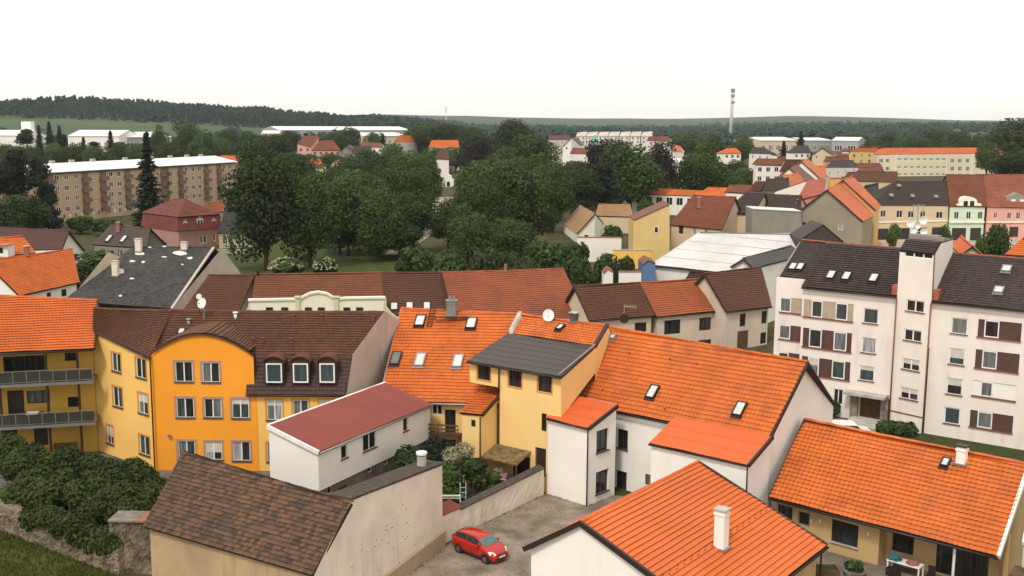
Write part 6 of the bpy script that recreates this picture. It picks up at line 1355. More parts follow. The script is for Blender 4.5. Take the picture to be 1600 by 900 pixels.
TREES = [
 (228, 207, 66, 268, 'spruce', 'tall dark spruce standing before the long flat block'),
 (22, 243, 52, 262, 'pine', 'tall pine at the left edge before the flat block'), (58, 252, 46, 258, 'pine', 'pine with trunk leaning over the left end of the flat block'), (2, 262, 46, 250, 'pine', 'lower pine cut by the left picture edge'), (72, 292, 40, 262, 'pine', 'short bushy pine beside the flat block balconies'),
 (28, 304, 82, 236, 'tree', 'round green tree at the left edge below the flat block'), (125, 338, 48, 262, 'shrub', 'dark hedge bush at the foot of the flat block, left one'), (166, 343, 54, 258, 'shrub', 'dark hedge bush at the foot of the flat block, right one'),
 (148, 393, 84, 172, 'young', 'leafy tree in front of the slate house'), (120, 412, 44, 166, 'young', 'smaller leafy tree between orange house and slate house'),
 (412, 240, 112, 200, 'lime', 'largest lime tree, left of the park lawn'), (482, 268, 92, 204, 'lime', 'second large lime tree on the park lawn'), (542, 272, 84, 222, 'lime', None), (592, 290, 74, 214, 'lime', None), (640, 300, 74, 226, 'lime', None), (560, 262, 74, 262, 'lime', None), (612, 258, 84, 276, 'lime', None), (648, 262, 76, 262, 'lime', None), (700, 308, 62, 236, 'tree', 'lighter green tree left of the park path end') ,
 (744, 272, 64, 236, 'lime', 'mid-green tree right of the chapel gate'), (455, 236, 62, 330, 'lime', None), (505, 256, 70, 300, 'lime', None), (398, 218, 64, 400, 'lime', None), (432, 208, 60, 480, 'lime', None), (470, 240, 46, 420, 'tree', None), (590, 240, 70, 360, 'lime', None), (640, 235, 70, 380, 'lime', None), (615, 222, 50, 520, 'tree', None), (545, 240, 60, 400, 'tree', None), (575, 232, 40, 520, 'tree', None), (664, 240, 56, 340, 'lime', None),
 (660, 190, 60, 720, 'lime', None), (700, 192, 70, 700, 'lime', None), (738, 196, 56, 640, 'lime', None), (545, 197, 44, 760, 'tree', None), (512, 205, 50, 780, 'tree', None), (585, 207, 30, 760, 'tree', None), (598, 208, 26, 740, 'spruce', 'small dark conifer before the long factory'), (452, 203, 40, 800, 'tree', None), (425, 210, 40, 700, 'tree', None),
 (800, 184, 62, 560, 'lime', None), (752, 214, 52, 430, 'copper', 'copper beech near the long orange roof'), (785, 228, 80, 380, 'lime', None), (830, 208, 72, 470, 'lime', None), (845, 238, 74, 340, 'lime', None), (800, 245, 98, 232, 'lime', 'tall tree with loose crown in the middle of the park'), (752, 250, 74, 300, 'lime', None), (738, 262, 50, 330, 'tree', None), (775, 282, 70, 226, 'lime', None), (832, 286, 66, 236, 'lime', None), (730, 318, 70, 212, 'lime', None), (865, 262, 64, 270, 'lime', None), (905, 262, 74, 305, 'lime', None), (940, 260, 62, 310, 'pine', 'dark pine before the big round beech'),
 (948, 218, 72, 390, 'copper', 'copper beech left of the big round tree'), (988, 219, 96, 330, 'tree', 'big round mid-green tree at the right end of the park'), (1032, 222, 62, 350, 'copper', 'copper beech right of the big round tree'), (1041, 252, 44, 350, 'willow', 'pale weeping willow beside the long low white building'), (1017, 276, 40, 346, 'tree', None), (962, 280, 50, 350, 'lime', None), (908, 250, 56, 400, 'lime', None), (890, 250, 50, 380, 'tree', None), (930, 226, 30, 560, 'tree', None),
 (1100, 222, 66, 348, 'lime', 'tall dark tree right of the willow'), (1082, 238, 44, 380, 'lime', None), (1128, 252, 40, 400, 'tree', None), (1112, 206, 50, 620, 'tree', None), (1160, 210, 36, 640, 'tree', None), (1225, 220, 30, 640, 'spruce', 'small conifer before the white-roofed halls'), (1252, 205, 34, 760, 'spruce', 'conifer standing above the white-roofed halls'), (1150, 248, 44, 420, 'tree', None), (1268, 236, 26, 560, 'tree', None), (1070, 206, 50, 760, 'tree', None), (1362, 226, 40, 620, 'tree', 'dark tree between the school and its yellow wing'),
 (1592, 184, 96, 620, 'lime', 'great dark tree on the right skyline'), (1555, 200, 60, 640, 'lime', None), (1530, 208, 50, 700, 'lime', None), (1586, 222, 74, 440, 'lime', 'dark tree at the right end of the school'), (1496, 205, 50, 800, 'tree', None), (1470, 200, 50, 900, 'tree', None), (1420, 208, 50, 820, 'tree', None), (1385, 208, 46, 860, 'tree', None), (1340, 206, 50, 900, 'lime', None), (1370, 216, 40, 700, 'tree', None), (1440, 216, 40, 760, 'tree', None),
 (1398, 348, 20, 235, 'young', 'small round street tree before the square house'), (1478, 350, 22, 215, 'young', 'small street tree before the mint house'), (1556, 350, 56, 160, 'tree', 'round green tree above the right end of the block roof'), (1535, 366, 30, 158, 'young', 'low tree left of the round tree on the block ridge'),
 (60, 195, 30, 600, 'spruce', None), (76, 190, 34, 590, 'spruce', None), (92, 196, 30, 610, 'spruce', None), (100, 210, 30, 560, 'spruce', None), (130, 214, 30, 600, 'spruce', None), (172, 204, 34, 610, 'spruce', None), (148, 224, 30, 560, 'pine', None), (40, 205, 34, 620, 'pine', None), (20, 225, 40, 520, 'tree', None), (246, 194, 30, 590, 'lime', 'slim dark tree right of the tall spruce'), (290, 191, 54, 600, 'lime', 'broad dark tree above the white roof'), (322, 208, 44, 580, 'tree', None), (310, 222, 40, 540, 'tree', None), (354, 200, 34, 640, 'tree', None), (385, 205, 36, 640, 'tree', None), (205, 226, 30, 560, 'tree', None), (340, 215, 36, 600, 'tree', None), (375, 225, 40, 480, 'tree', None), (10, 232, 30, 500, 'tree', None),
 (760, 388, 60, 168, 'shrub', None), (800, 392, 50, 172, 'shrub', None), (830, 398, 50, 166, 'shrub', None), (870, 380, 70, 172, 'young', None), (905, 398, 52, 166, 'shrub', None), (885, 405, 60, 158, 'shrub', None), (940, 396, 46, 172, 'shrub', None), (962, 414, 16, 152, 'spruce', 'narrow dark garden conifer behind the street row'), (978, 400, 34, 168, 'shrub', None), (952, 396, 36, 176, 'young', None), (700, 392, 60, 176, 'shrub', None), (650, 385, 70, 186, 'shrub', None), (740, 345, 60, 205, 'tree', None), (625, 345, 64, 218, 'lime', None), (590, 350, 60, 222, 'lime', None), (790, 340, 80, 206, 'lime', None), (842, 372, 50, 190, 'young', None), (898, 376, 40, 190, 'shrub', None), (1008, 311, 26, 300, 'shrub', 'bush before the long low white building'), (1008, 312, 30, 280, 'shrub', 'bush at the left end of the tan garden roof'), (960, 352, 34, 240, 'shrub', None), (560, 330, 60, 232, 'lime', None), (530, 330, 60, 226, 'lime', None),
]
TREES += [(118, 223, 40, 540, 'tree', None), (150, 228, 40, 520, 'tree', None), (185, 222, 36, 545, 'tree', None), (215, 224, 34, 540, 'tree', None), (262, 222, 36, 540, 'tree', None), (0, 224, 40, 540, 'tree', None), (45, 226, 40, 530, 'tree', None), (85, 222, 36, 545, 'tree', None), (692, 232, 44, 575, 'tree', None), (712, 230, 40, 590, 'lime', None), (676, 230, 40, 600, 'tree', None), (520, 240, 44, 560, 'tree', None), (486, 242, 40, 560, 'tree', None), (1545, 222, 40, 560, 'tree', None), (1250, 262, 22, 330, 'young', 'small tree among the gables left of the square'), (1165, 262, 44, 390, 'tree', None), (1150, 275, 36, 350, 'tree', None)]
ORD = 'first second third fourth fifth sixth seventh eighth ninth tenth eleventh twelfth thirteenth fourteenth fifteenth sixteenth seventeenth eighteenth nineteenth twentieth'.split()
ORD += ['twenty-' + o_ for o_ in ORD[:9]]
BAND = {'lime': ('tall dark park tree', ((220, 'nearest the street row'), (245, 'in the front rank of the park'), (300, 'in the second rank of the park'), (450, 'in the middle of the park'), (9999, 'in the far rank beyond the park'))),
        'tree': ('mid-green round crowned tree', ((300, 'beside the park'), (450, 'in the middle distance'), (600, 'among the far houses'), (700, 'beyond the far houses'), (9999, 'before the far woodland'))),
        'spruce': ('dark spruce', ((9999, 'in the far left conifer clump'),)), 'pine': ('dark bushy pine', ((9999, 'in the far left conifer clump'),)), 'copper': ('copper beech', ((9999, 'in the park'),)), 'willow': ('willow', ((9999, 'in the park'),)),
        'shrub': ('dark garden shrub', ((167, 'close behind the street row'), (180, 'in the gardens'), (9999, 'at the park edge'))), 'young': ('small leafy garden tree', ((9999, 'in the gardens behind the street row'),))}
bag = {}
for i, t in enumerate(TREES):
    if t[5] is None:
        nm_, bands = BAND[t[4]]; bag.setdefault((t[4], next(b for y, b in bands if t[3] < y)), []).append((t[0], i))
for (kd, bd), lst in bag.items():
    lst.sort()
    for r_, (_, i) in enumerate(lst): TREES[i] = TREES[i][:5] + ('%s %s, %s from the left' % (BAND[kd][0], bd, ORD[r_]), DEF[kd][1])
for t in TREES: tree(*t[:5], label=t[5], group=t[6] if len(t) > 6 else None)
# elder bushes in flower
for px, w_, lab in ((446, 54, 'elder bush in cream flower behind the parapet, left one'), (508, 40, 'elder bush in cream flower behind the parapet, right one')):
    T = tree(px, 402, w_, 190, 'shrub', lab, name='elder_bush'); rnd = random.Random(px); mb = MB()
    for k in range(150):
        d = rdir(rnd); d.z = abs(d.z); c = V(d.x * 2.15, d.y * 2.15, 1.7 + d.z * 1.75)
        for q in range(5): leaf(mb, c + rdir(rnd) * .13, (V(0, 0, 1) + d * .6 + rdir(rnd) * .3).normalized(), .2, rnd.random(), rnd)
    o = link('blossom', mb.mesh('blossom', LF_FLO), T.o)
# far woods
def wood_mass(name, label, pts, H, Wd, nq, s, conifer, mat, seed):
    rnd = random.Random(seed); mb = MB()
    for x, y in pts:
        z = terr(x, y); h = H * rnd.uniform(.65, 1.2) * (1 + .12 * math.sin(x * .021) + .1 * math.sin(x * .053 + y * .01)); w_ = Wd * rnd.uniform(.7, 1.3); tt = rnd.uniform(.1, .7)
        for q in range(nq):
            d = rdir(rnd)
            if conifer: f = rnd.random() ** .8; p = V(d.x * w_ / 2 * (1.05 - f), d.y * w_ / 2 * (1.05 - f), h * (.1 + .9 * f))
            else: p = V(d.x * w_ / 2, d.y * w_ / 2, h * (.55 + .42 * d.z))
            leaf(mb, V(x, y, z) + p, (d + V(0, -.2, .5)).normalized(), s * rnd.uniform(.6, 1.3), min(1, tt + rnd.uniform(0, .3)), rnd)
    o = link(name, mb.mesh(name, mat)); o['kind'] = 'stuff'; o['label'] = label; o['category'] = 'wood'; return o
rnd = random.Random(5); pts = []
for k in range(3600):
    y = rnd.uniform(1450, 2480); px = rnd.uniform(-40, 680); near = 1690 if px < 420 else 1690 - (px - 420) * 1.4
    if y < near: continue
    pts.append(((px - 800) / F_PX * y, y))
wood_mass('hill_wood', 'dark conifer wood covering the hill on the left', pts, 14, 11, 26, 4.6, True, leafmat('far_conifer_hazed', (.005, .020, .019), (.011, .037, .034), 0), 1)  # teal of the distant haze is put into the needle colour
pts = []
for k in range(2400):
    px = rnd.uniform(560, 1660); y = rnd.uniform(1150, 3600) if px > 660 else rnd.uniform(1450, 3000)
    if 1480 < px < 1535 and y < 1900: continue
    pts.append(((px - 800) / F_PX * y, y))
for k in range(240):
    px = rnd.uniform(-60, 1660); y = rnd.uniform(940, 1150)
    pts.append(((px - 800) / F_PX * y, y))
wood_mass('far_woodland', 'belt of far woodland and trees below the horizon', pts, 15, 13, 24, 5.2, False, leafmat('far_broadleaf_hazed', (.007, .027, .021), (.018, .054, .039), 0), 2)  # leaf colour also carries the teal of distant haze
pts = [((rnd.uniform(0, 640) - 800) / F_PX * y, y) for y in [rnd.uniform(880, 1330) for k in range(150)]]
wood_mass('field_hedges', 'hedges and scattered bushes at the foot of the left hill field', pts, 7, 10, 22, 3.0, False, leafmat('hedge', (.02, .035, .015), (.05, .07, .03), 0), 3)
# ================================================================== YARDS, WALLS, CAR, GARDEN
PAVE = None
m, n, l, p = new_mat('worn_cobbles')
vr = n.new('ShaderNodeTexVoronoi'); vr.feature = 'DISTANCE_TO_EDGE'; vr.inputs['Scale'].default_value = 5.5; gm = n.new('ShaderNodeNewGeometry'); l(gm.outputs['Position'], vr.inputs['Vector'])
c = mixc(n, l, ramp(n, l, pos_noise(n, l, .5, 6), .35, .65), (.17, .135, .10, 1), (.34, .275, .21, 1))
c = mixc(n, l, mixc(n, l, 1., ramp(n, l, pos_noise(n, l, .35, 5), .5, .68), (.75, .75, .75), 'MULTIPLY'), c, (.085, .075, .05, 1))
c = mixc(n, l, ramp(n, l, vr.outputs['Distance'], .0, .09, (.8, .8, .8, 1), (0, 0, 0, 1)), c, (.07, .06, .045, 1))
l(c, p.inputs['Base Color']); p.inputs['Roughness'].default_value = .9; bump(n, l, p, vr.outputs['Distance'], .6, .03)
COB = m
GRAV = plain('grey_gravel_yard', (.13, .115, .095), .95, 0, .2, .35, 1.2, .6); ASPH = plain('asphalt', (.07, .066, .062), .9, 0, .2, .25, 1.0, .4); PATIO = plain('patio_slabs', (.17, .14, .115), .9, 0, .2, .25, 1.5, .3)
sheet('courtyard', [(-16, 38), (8, 38), (20.5, 66), (9, 78), (2.6, 78.6), (-3.6, 70), (-4.3, 68.2), (-10.4, 55.3)], COB, .012, 'worn cobbled courtyard between the white house and the old wall')
sheet('yard', [(-44, 92), (-44, 77), (-29, 75), (-18, 74), (-12, 83.5), (-28, 83.5), (-36, 90)], GRAV, .010, 'grey gravel yard before the yellow house')
sheet('patio', [(14, 66), (20, 55), (34, 55), (34, 64), (24, 70), (18.5, 72)], PATIO, .016, 'slab paved patio of the bottom right house')
sheet('street', [(-60, 104), (60, 90), (60, 112), (20, 136), (-60, 126)], ASPH, .008, 'street between the front houses and the street row')
fg = plain('block_lawn', (.045, .055, .018), .95, 0, .1, .3, 1.5, .5); sheet('lawn', [(26, 92), (36, 78), (54, 78), (54, 88), (36, 97.5)], fg, .014, 'lawn strip before the apartment block')
sheet('entrance_path', [(24, 86), (28, 84), (35.2, 96.5), (30.5, 101)], plain('path_slabs', (.24, .21, .18), .9, 0, .2, .2, 2, .2), .020, 'paved path to the block entrance')
sheet('square', [(60, 200), (150, 200), (150, 268), (84, 268)], plain('square_paving', (.36, .33, .29), .9, 0, .2, .12, .5), .010, 'pale paved town square')
sheet('park_path', [(-34, 390), (-22, 398), (-16, 300), (-24, 225), (-27, 225), (-22, 300)], plain('sandy_path', (.36, .32, .26), .95), .010, 'pale park path leading to the chapel gate')
sheet('park_lawn', [(-62, 185), (-18, 182), (-16, 240), (-70, 250)], plain('park_grass', (.055, .07, .02), .95, 0, .1, .3, .4, .4), .009, 'park lawn behind the street row')
sheet('near_grass', [(-60, 30), (-12, 30), (-12, 54), (-22.5, 63), (-38, 73), (-60, 80)], plain('olive_grass', (.055, .062, .012), .95, 0, .1, .55, .22, .8), .010, 'olive grass below the old stone wall')
# courtyard wall
def rough_wall(T, name, p0, p1, z0, za, zb, th, mat, amp=.05, nu=40, nv=10, seed=0):
    rnd = random.Random(seed); p0, p1 = V(p0[0], p0[1], 0), V(p1[0], p1[1], 0); d = (p1 - p0); L_ = d.length; d /= L_; nn = V(d.y, -d.x, 0); mb = MB()
    for sgn in (1, 0):
        i0 = len(mb.v)
        for j in range(nv + 1):
            for i in range(nu + 1):
                u = L_ * i / nu; zt = za + (zb - za) * i / nu; z = z0 + (zt - z0) * j / nv + (rnd.uniform(-amp, amp) if j == nv else 0); mb.v.append(p0 + d * u + nn * ((0 if sgn else -th) + rnd.uniform(-amp, amp)) + V(0, 0, z))
        for j in range(nv):
            for i in range(nu): a = i0 + j * (nu + 1) + i; mb.f.append((a, a + 1, a + nu + 2, a + nu + 1)); mb.t.append(.5)
    k = (nu + 1) * (nv + 1); a0 = (nu + 1) * nv
    for i in range(nu): mb.f.append((a0 + i, a0 + i + 1, k + a0 + i + 1, k + a0 + i)); mb.t.append(.5)
    for i in (0, nu):
        for j in range(nv): a = j * (nu + 1) + i; mb.f.append((a, a + nu + 1, k + a + nu + 1, k + a)); mb.t.append(.5)
    return T.part(name, mb, mat)
wp0, wp1 = V(-3.44, 70.22, 0), V(2.5, 78.2, 0); T = Thing('courtyard_wall', 'pale plastered courtyard wall with dark coping behind the red car', 'wall', lerp(wp0, wp1, .5))
rough_wall(T, 'wall', wp0, wp1, -.3, 1.75, 2.08, .35, OLDP, .015, 30, 6); d = (wp1 - wp0).normalized(); nn = V(d.y, -d.x, 0); mb = MB(); mb.prism([wp0 + V(0, 0, 1.75) + nn * .08, wp1 + V(0, 0, 2.08) + nn * .08, wp1 + V(0, 0, 2.22) - nn * .5, wp0 + V(0, 0, 1.9) - nn * .5], (0, 0, .09)); T.part('coping', mb, plain('tar_felt', (.07, .057, .048), .9, 0, .2, .35, 3, .4))
T = Thing('low_wall', 'short pale wall with red sheet top beside the barn end', 'wall', (-4.0, 69.2, 0)); rough_wall(T, 'wall', (-4.6, 68.2), (-3.4, 70.25), -.3, 2.0, 1.9, .5, OLDP, .015, 8, 6); mb = MB(); mb.prism([(-4.7, 68.1, 2.0), (-3.3, 70.2, 1.95), (-4.2, 70.9, 2.2), (-5.6, 68.8, 2.25)], (0, 0, .08)); T.part('sheet_top', mb, REDM)
# old stone wall, bottom left
m, n, l, p = new_mat('rubble_wall'); vr = n.new('ShaderNodeTexVoronoi'); vr.inputs['Scale'].default_value = 2.6; gm = n.new('ShaderNodeNewGeometry'); l(gm.outputs['Position'], vr.inputs['Vector'])
c = mixc(n, l, ramp(n, l, vr.outputs['Color'], .2, .8), (.05, .036, .026, 1), (.19, .14, .095, 1)); c = mixc(n, l, ramp(n, l, pos_noise(n, l, .7, 6, None, .7), .44, .56), c, (.27, .205, .14, 1)); c = mixc(n, l, mixc(n, l, 1., ramp(n, l, pos_noise(n, l, 1.4, 6, None, .7), .5, .62), (.8, .8, .8), 'MULTIPLY'), c, (.055, .045, .035, 1))
l(c, p.inputs['Base Color']); p.inputs['Roughness'].default_value = .95; bump(n, l, p, vr.outputs['Distance'], .9, .08); RUB = m
b0, b1 = G(-60, 806), G(186, 900); T = Thing('stone_wall', 'old rubble stone wall along the bottom left grass', 'wall', lerp(b0, b1, .5)); z0_ = onwall(0, 789, b0, b1).z; z1_ = onwall(130, 838, b0, b1).z
rough_wall(T, 'wall', b0, b1, -.4, z0_ + .1, z1_ - .1, .7, RUB, .045, 90, 16, 3)
q0, q1 = onwall(172, 850, b0, b1), V(-22.0, 63.4, 0); T = Thing('stone_pier', 'ragged stone and plaster pier joining the old barn', 'wall', lerp(q0, q1, .5) * 1.0); T.o.location.z = 0; T.base.z = 0
rough_wall(T, 'wall', q0, q1, -.4, 3.35, 3.3, 1.6, RUB, .04, 26, 18, 4); mb = MB(); d = (q1 - q0); d.z = 0; d.normalize(); nn = V(d.y, -d.x, 0)
for k in range(5): mb = MB(); c = V(q0.x, q0.y, 3.45) + d * (.3 + k * .6) - nn * .7; mb.box(c, .62, 1.7, .12, d, nn, V(0, 0, 1)); T.part('coping_slab', mb, STONEM if k != 3 else BRICKR)
# big dark bush behind the stone wall
def bush(name, label, lobes, n_, s, mat, cat='bush', seed=1, trunk=None):
    rnd = random.Random(seed); mb = MB(); tot = sum(r * r for _, r in lobes); base = V(sum(c[0] for c, _ in lobes) / len(lobes), sum(c[1] for c, _ in lobes) / len(lobes), 0)
    T = Thing(name, label, cat, base)
    for c, r in lobes:
        lt = rnd.uniform(0, .5)
        for q in range(int(n_ * r * r / tot)):
            d = rdir(rnd); p = Vector(c) + V(d.x, d.y, d.z * .85) * r * rnd.uniform(.75, 1.1)
            if p.z < .05: continue
            leaf(mb, p, (d + rdir(rnd) * .7 + V(0, 0, .3)).normalized(), s * rnd.uniform(.6, 1.4), min(1, lt + rnd.uniform(0, .55)), rnd)
    T.part('foliage', mb, mat); mb = MB()
    for c, r in lobes[:6]: c = Vector(c); mb.tube([V(lerp(base, c, .3).x, lerp(base, c, .3).y, -.2), c], [.07, .02], 5)
    T.part('stem', mb, BARK); return T
rnd = random.Random(3); lob = []
for k in range(95):
    px = rnd.uniform(-40, 238); f = rnd.random(); Yb = 67.6 + max(0, px - 150) * .012 + f * 8.5; x = (px - 800) / F_PX * Yb * 1.02; zc = 1.2 + 2.1 * rnd.random() * (1 - .5 * max(0, (px - 110) / 120)); lob.append((V(x, Yb + max(0, (-x - 28)) * .38, zc), rnd.uniform(.7, 1.25)))
for k in range(26):
    f = k / 25; px = 40 + 135 * f; wq = onwall(px, 830, b0, b1); lob.append((V(wq.x, wq.y, 0) + V(.25, .35, 1.5 + rnd.uniform(-.3, .9)), rnd.uniform(.5, .85)))
bush('large_bush', 'large dark green bush above the old stone wall', lob, 62000, .185, LF_BUSH)
# garden between yellow house and courtyard wall
c0 = Dp(717, 716, 76.5); bush('spiraea_shrub', 'pale silvery flowering shrub before the yellow stair tower', [(c0 + V(random.uniform(-.7, .7), random.uniform(-.5, .5), random.uniform(-.9, .7)), random.uniform(.45, .8)) for k in range(12)], 3200, .16, LF_SPI, 'shrub', 4)
for px, py, Y, r, nn_, lab, mt in ((688, 702, 77.5, 1.25, 2600, 'dark evergreen shrub left of the silvery shrub', LF_CON), (650, 722, 76.0, 1.3, 2600, 'bright green shrub against the stone base of the annex', LF_MID), (738, 728, 75.5, 1.0, 1800, 'dark shrub right of the silvery shrub', LF_DARK), (705, 745, 74.0, 1.3, 2400, 'low dark shrubs in the garden corner', LF_DARK), (672, 712, 79, .9, 1500, 'small green shrub by the annex corner', LF_BUSH), (765, 752, 76.3, .8, 1400, 'leafy plants by the garden patio', LF_MID)):
    c = Dp(px, py, Y); bush('garden_shrub', lab, [(c + V(random.uniform(-r, r) * .6, random.uniform(-r, r) * .5, random.uniform(-r, r * .5)), r * random.uniform(.45, .7)) for k in range(10)] + [(V(c.x, c.y, .5), r * .7)], nn_, .2, mt, 'shrub', int(px))
for px, py, Y, lab, col in ((742, 752, 75.0, 'teal water barrel by the garden wall, left one', (.02, .10, .11)), (753, 748, 75.4, 'teal water barrel by the garden wall, right one', (.02, .12, .13))):
    p = Dp(px, py, Y); p.z = 0; T = Thing('water_barrel', lab, 'barrel', p, 'garden barrels'); mb = MB(); mb.tube([p, p + V(0, 0, .3), p + V(0, 0, .8), p + V(0, 0, 1.05)], [.4, .45, .45, .38], 14); T.part('drum', mb, plain('teal_plastic', col, .5)); mb = MB(); mb.tube([p + V(0, 0, 1.05), p + V(0, 0, 1.12)], .41, 14); T.part('lid', mb, DARKM)
p = Dp(723, 775, 72.6); p.z = 0; T = Thing('step_ladder', 'pale blue metal ladder leaning in the garden corner', 'ladder', p); h = 2.7
for s in (-.2, .2): mb = MB(); mb.tube([p + V(s, 0, 0), p + V(s, .5, h)], .03, 6); T.part('rail', mb, plain('pale_blue_metal', (.38, .48, .52), .5))
for k in range(7): mb = MB(); mb.bar(p + V(-.2, .5 * (k + 1) / 8, h * (k + 1) / 8), p + V(.2, .5 * (k + 1) / 8, h * (k + 1) / 8), .05, .03); T.part('rung', mb, plain('pale_blue_metal', (.38, .48, .52), .5))
p = Dp(704, 772, 72.3); p.z = 0; T = Thing('clothes_rack', 'white folding clothes frame beside the pale blue ladder', 'clothes frame', p)
for s in (-.8, .8): mb = MB(); mb.tube([p + V(s, -.3, 0), p + V(s * .8, .1, 2.1), p + V(s, .5, 0)], .03, 6); T.part('leg', mb, WFRAME)
for k in range(4): mb = MB(); mb.tube([p + V(-.7, -.1 + k * .1, 2.1 - abs(k - 1.5) * .15), p + V(.7, -.1 + k * .1, 2.1 - abs(k - 1.5) * .15)], .018, 5); T.part('bar', mb, WFRAME)
yw = lambda px, py, o=1.2: Dp(px, py, FW.p0.y - .2 - o)
for px, py, r, h, lab, col in ((793, 716, .5, .7, 'white cloth heap under the mossy canopy', (.66, .62, .58)), (786, 728, .45, .5, 'blue tub of garden things under the mossy canopy', (.04, .16, .30)), (803, 722, .5, .45, 'pinkish cushions under the mossy canopy', (.50, .26, .22)), (812, 730, .4, .5, 'dark heap of garden cushions under the mossy canopy', (.05, .05, .06))):
    u, z = FW.uz(px, py); c = FW.pt(u, .75, 1.2); heap('garden_heap', lab, 'garden things', c, r, h, plain(lab.split()[0] + '_cloth2', col, .9, var=.3, scale=5), px)
u = FW.uz(799, 735)[0]; c = FW.pt(u, 0, 1.2); T = Thing('garden_table', 'dark garden table under the mossy canopy', 'table', c); mb = MB(); mb.box(c + V(0, 0, .72), 2.4, 1.0, .06, FW.d, FW.n); T.part('table_top', mb, DARKM)
for a in (-1.1, 1.1):
    for b in (-.4, .4): mb = MB(); mb.bar(c + FW.d * a + FW.n * b, c + FW.d * a + FW.n * b + V(0, 0, .7), .07, .07); T.part('leg', mb, DARKM)
# hedge by block entrance, bits at the right edge
c = G(1405, 682); bush('clipped_bush', 'dark clipped bush beside the block entrance', [(V(c.x - 1.0 + k * .65, c.y + 1 - k * .2, .55), .75) for k in range(4)], 2600, .2, LF_DARK, 'bush', 9)
c = G(1303, 660); bush('clipped_bush', 'small dark bush at the corner of the white gable', [(V(c.x + k * .3, c.y + 1.5 + k * .5, .9), .8) for k in range(4)], 2000, .2, LF_DARK, 'bush', 10)
p = G(1328, 664, 1.45); p.z = 0; T = Thing('parked_car', 'white car roof just showing over the orange roof ridge by the block entrance', 'car', p); mb = MB(); mb.prism([p + V(-2, 0, .35), p + V(2, 0, .35), p + V(2, 0, .85), p + V(1.2, 0, .95), p + V(.7, 0, 1.42), p + V(-1.0, 0, 1.45), p + V(-1.8, 0, .95), p + V(-2, 0, .9)], (0, 1.7, 0)); T.part('body', mb, plain('white_car_paint', (.75, .74, .72), .25))
for s in (-1.25, 1.25):
    for y in (-.05, 1.6): mb = MB(); mb.tube([p + V(s, y, .31), p + V(s, y + .18, .31)], .31, 14); T.part('wheel', mb, DARKM)
mb = MB(); mb.prism([p + V(-1.0, -.01, 1.0), p + V(1.05, -.01, 1.0), p + V(.65, -.01, 1.36), p + V(-.95, -.01, 1.38)], (0, 1.72, 0)); T.part('window_band', mb, GL_D)
# building fragment at the right edge
T = Thing('edge_house', 'pale blue-grey house with dark tiled lean roof cut by the right edge', 'house', (30.5, 58.5, 0)); Wall(T, (29.2, 58.4), (33.5, 54.5), -.3, 4.2, plaster('pale_blue_render', (.50, .56, .54), .08, .3)).build(); Wall(T, (31.5, 62.2), (29.2, 58.4), -.3, 0, plaster('pale_blue_render', (.50, .56, .54), .08, .3), [(0, 5.6), (4.44, 4.2)]).build()
Roof(T, [(29.3, 58.1, 4.25), (33.6, 54.2, 4.25), (36.5, 58.5, 6.4), (31.9, 62.6, 6.4)], .16).tiles(T_BLK, .3, .33, 4, .03); mb = MB(); mb.bar((29.2, 58.3, 4.4), (31.7, 62.5, 6.5), .25, .25); T.part('verge_coping', mb, WFRAME)
T = Thing('checkered_shed', 'shed roof with mottled brown and tan tiles in the bottom right corner', 'shed', (28.2, 56.2, 0)); r_ = Roof(T, [(26.9, 56.2, 2.3), (30.2, 53.4, 2.3), (31.6, 55.3, 3.2), (28.6, 58.0, 3.2)], .12); r_.tiles(T_OLD, .42, .42, 1, 0, .04, 'flat', jitter=.02); mb = MB(); mb.prism([(27.0, 56.3, 0), (30.2, 53.6, 0), (31.5, 55.3, 0), (28.6, 57.9, 0)], (0, 0, 2.15)); T.part('wall', mb, OCHRE)
# garden frames near the patio, bottom centre right
for k, (px, py, lab) in enumerate(((1285, 893, 'glazed cold frame with green plants below the orange eave'), (1335, 893, 'round stone planter beside the cold frame'))):
    p = G(px, py + 8); T = Thing('cold_frame' if k == 0 else 'planter', lab, 'cold frame' if k == 0 else 'planter', p); mb = MB()
    if k == 0:
        for a, b in (((-.9, -.5), (.9, -.5)), ((.9, -.5), (.9, .5)), ((.9, .5), (-.9, .5)), ((-.9, .5), (-.9, -.5))): mb.bar(p + V(*a, .3), p + V(*b, .3), .08, .6)
        T.part('frame', mb, WOOD); mb = MB(); mb.box(p + V(0, 0, .3), 1.7, .9, .3); T.part('bed', mb, fg)
    else: mb.tube([p, p + V(0, 0, .45)], [.6, .75], 14); T.part('pot', mb, STONEM); mb = MB(); [leaf(mb, p + V(random.uniform(-.5, .5), random.uniform(-.5, .5), random.uniform(.45, .9)), rdir(random), .25, random.random(), random) for q in range(160)]; T.part('plant', mb, LF_MID)
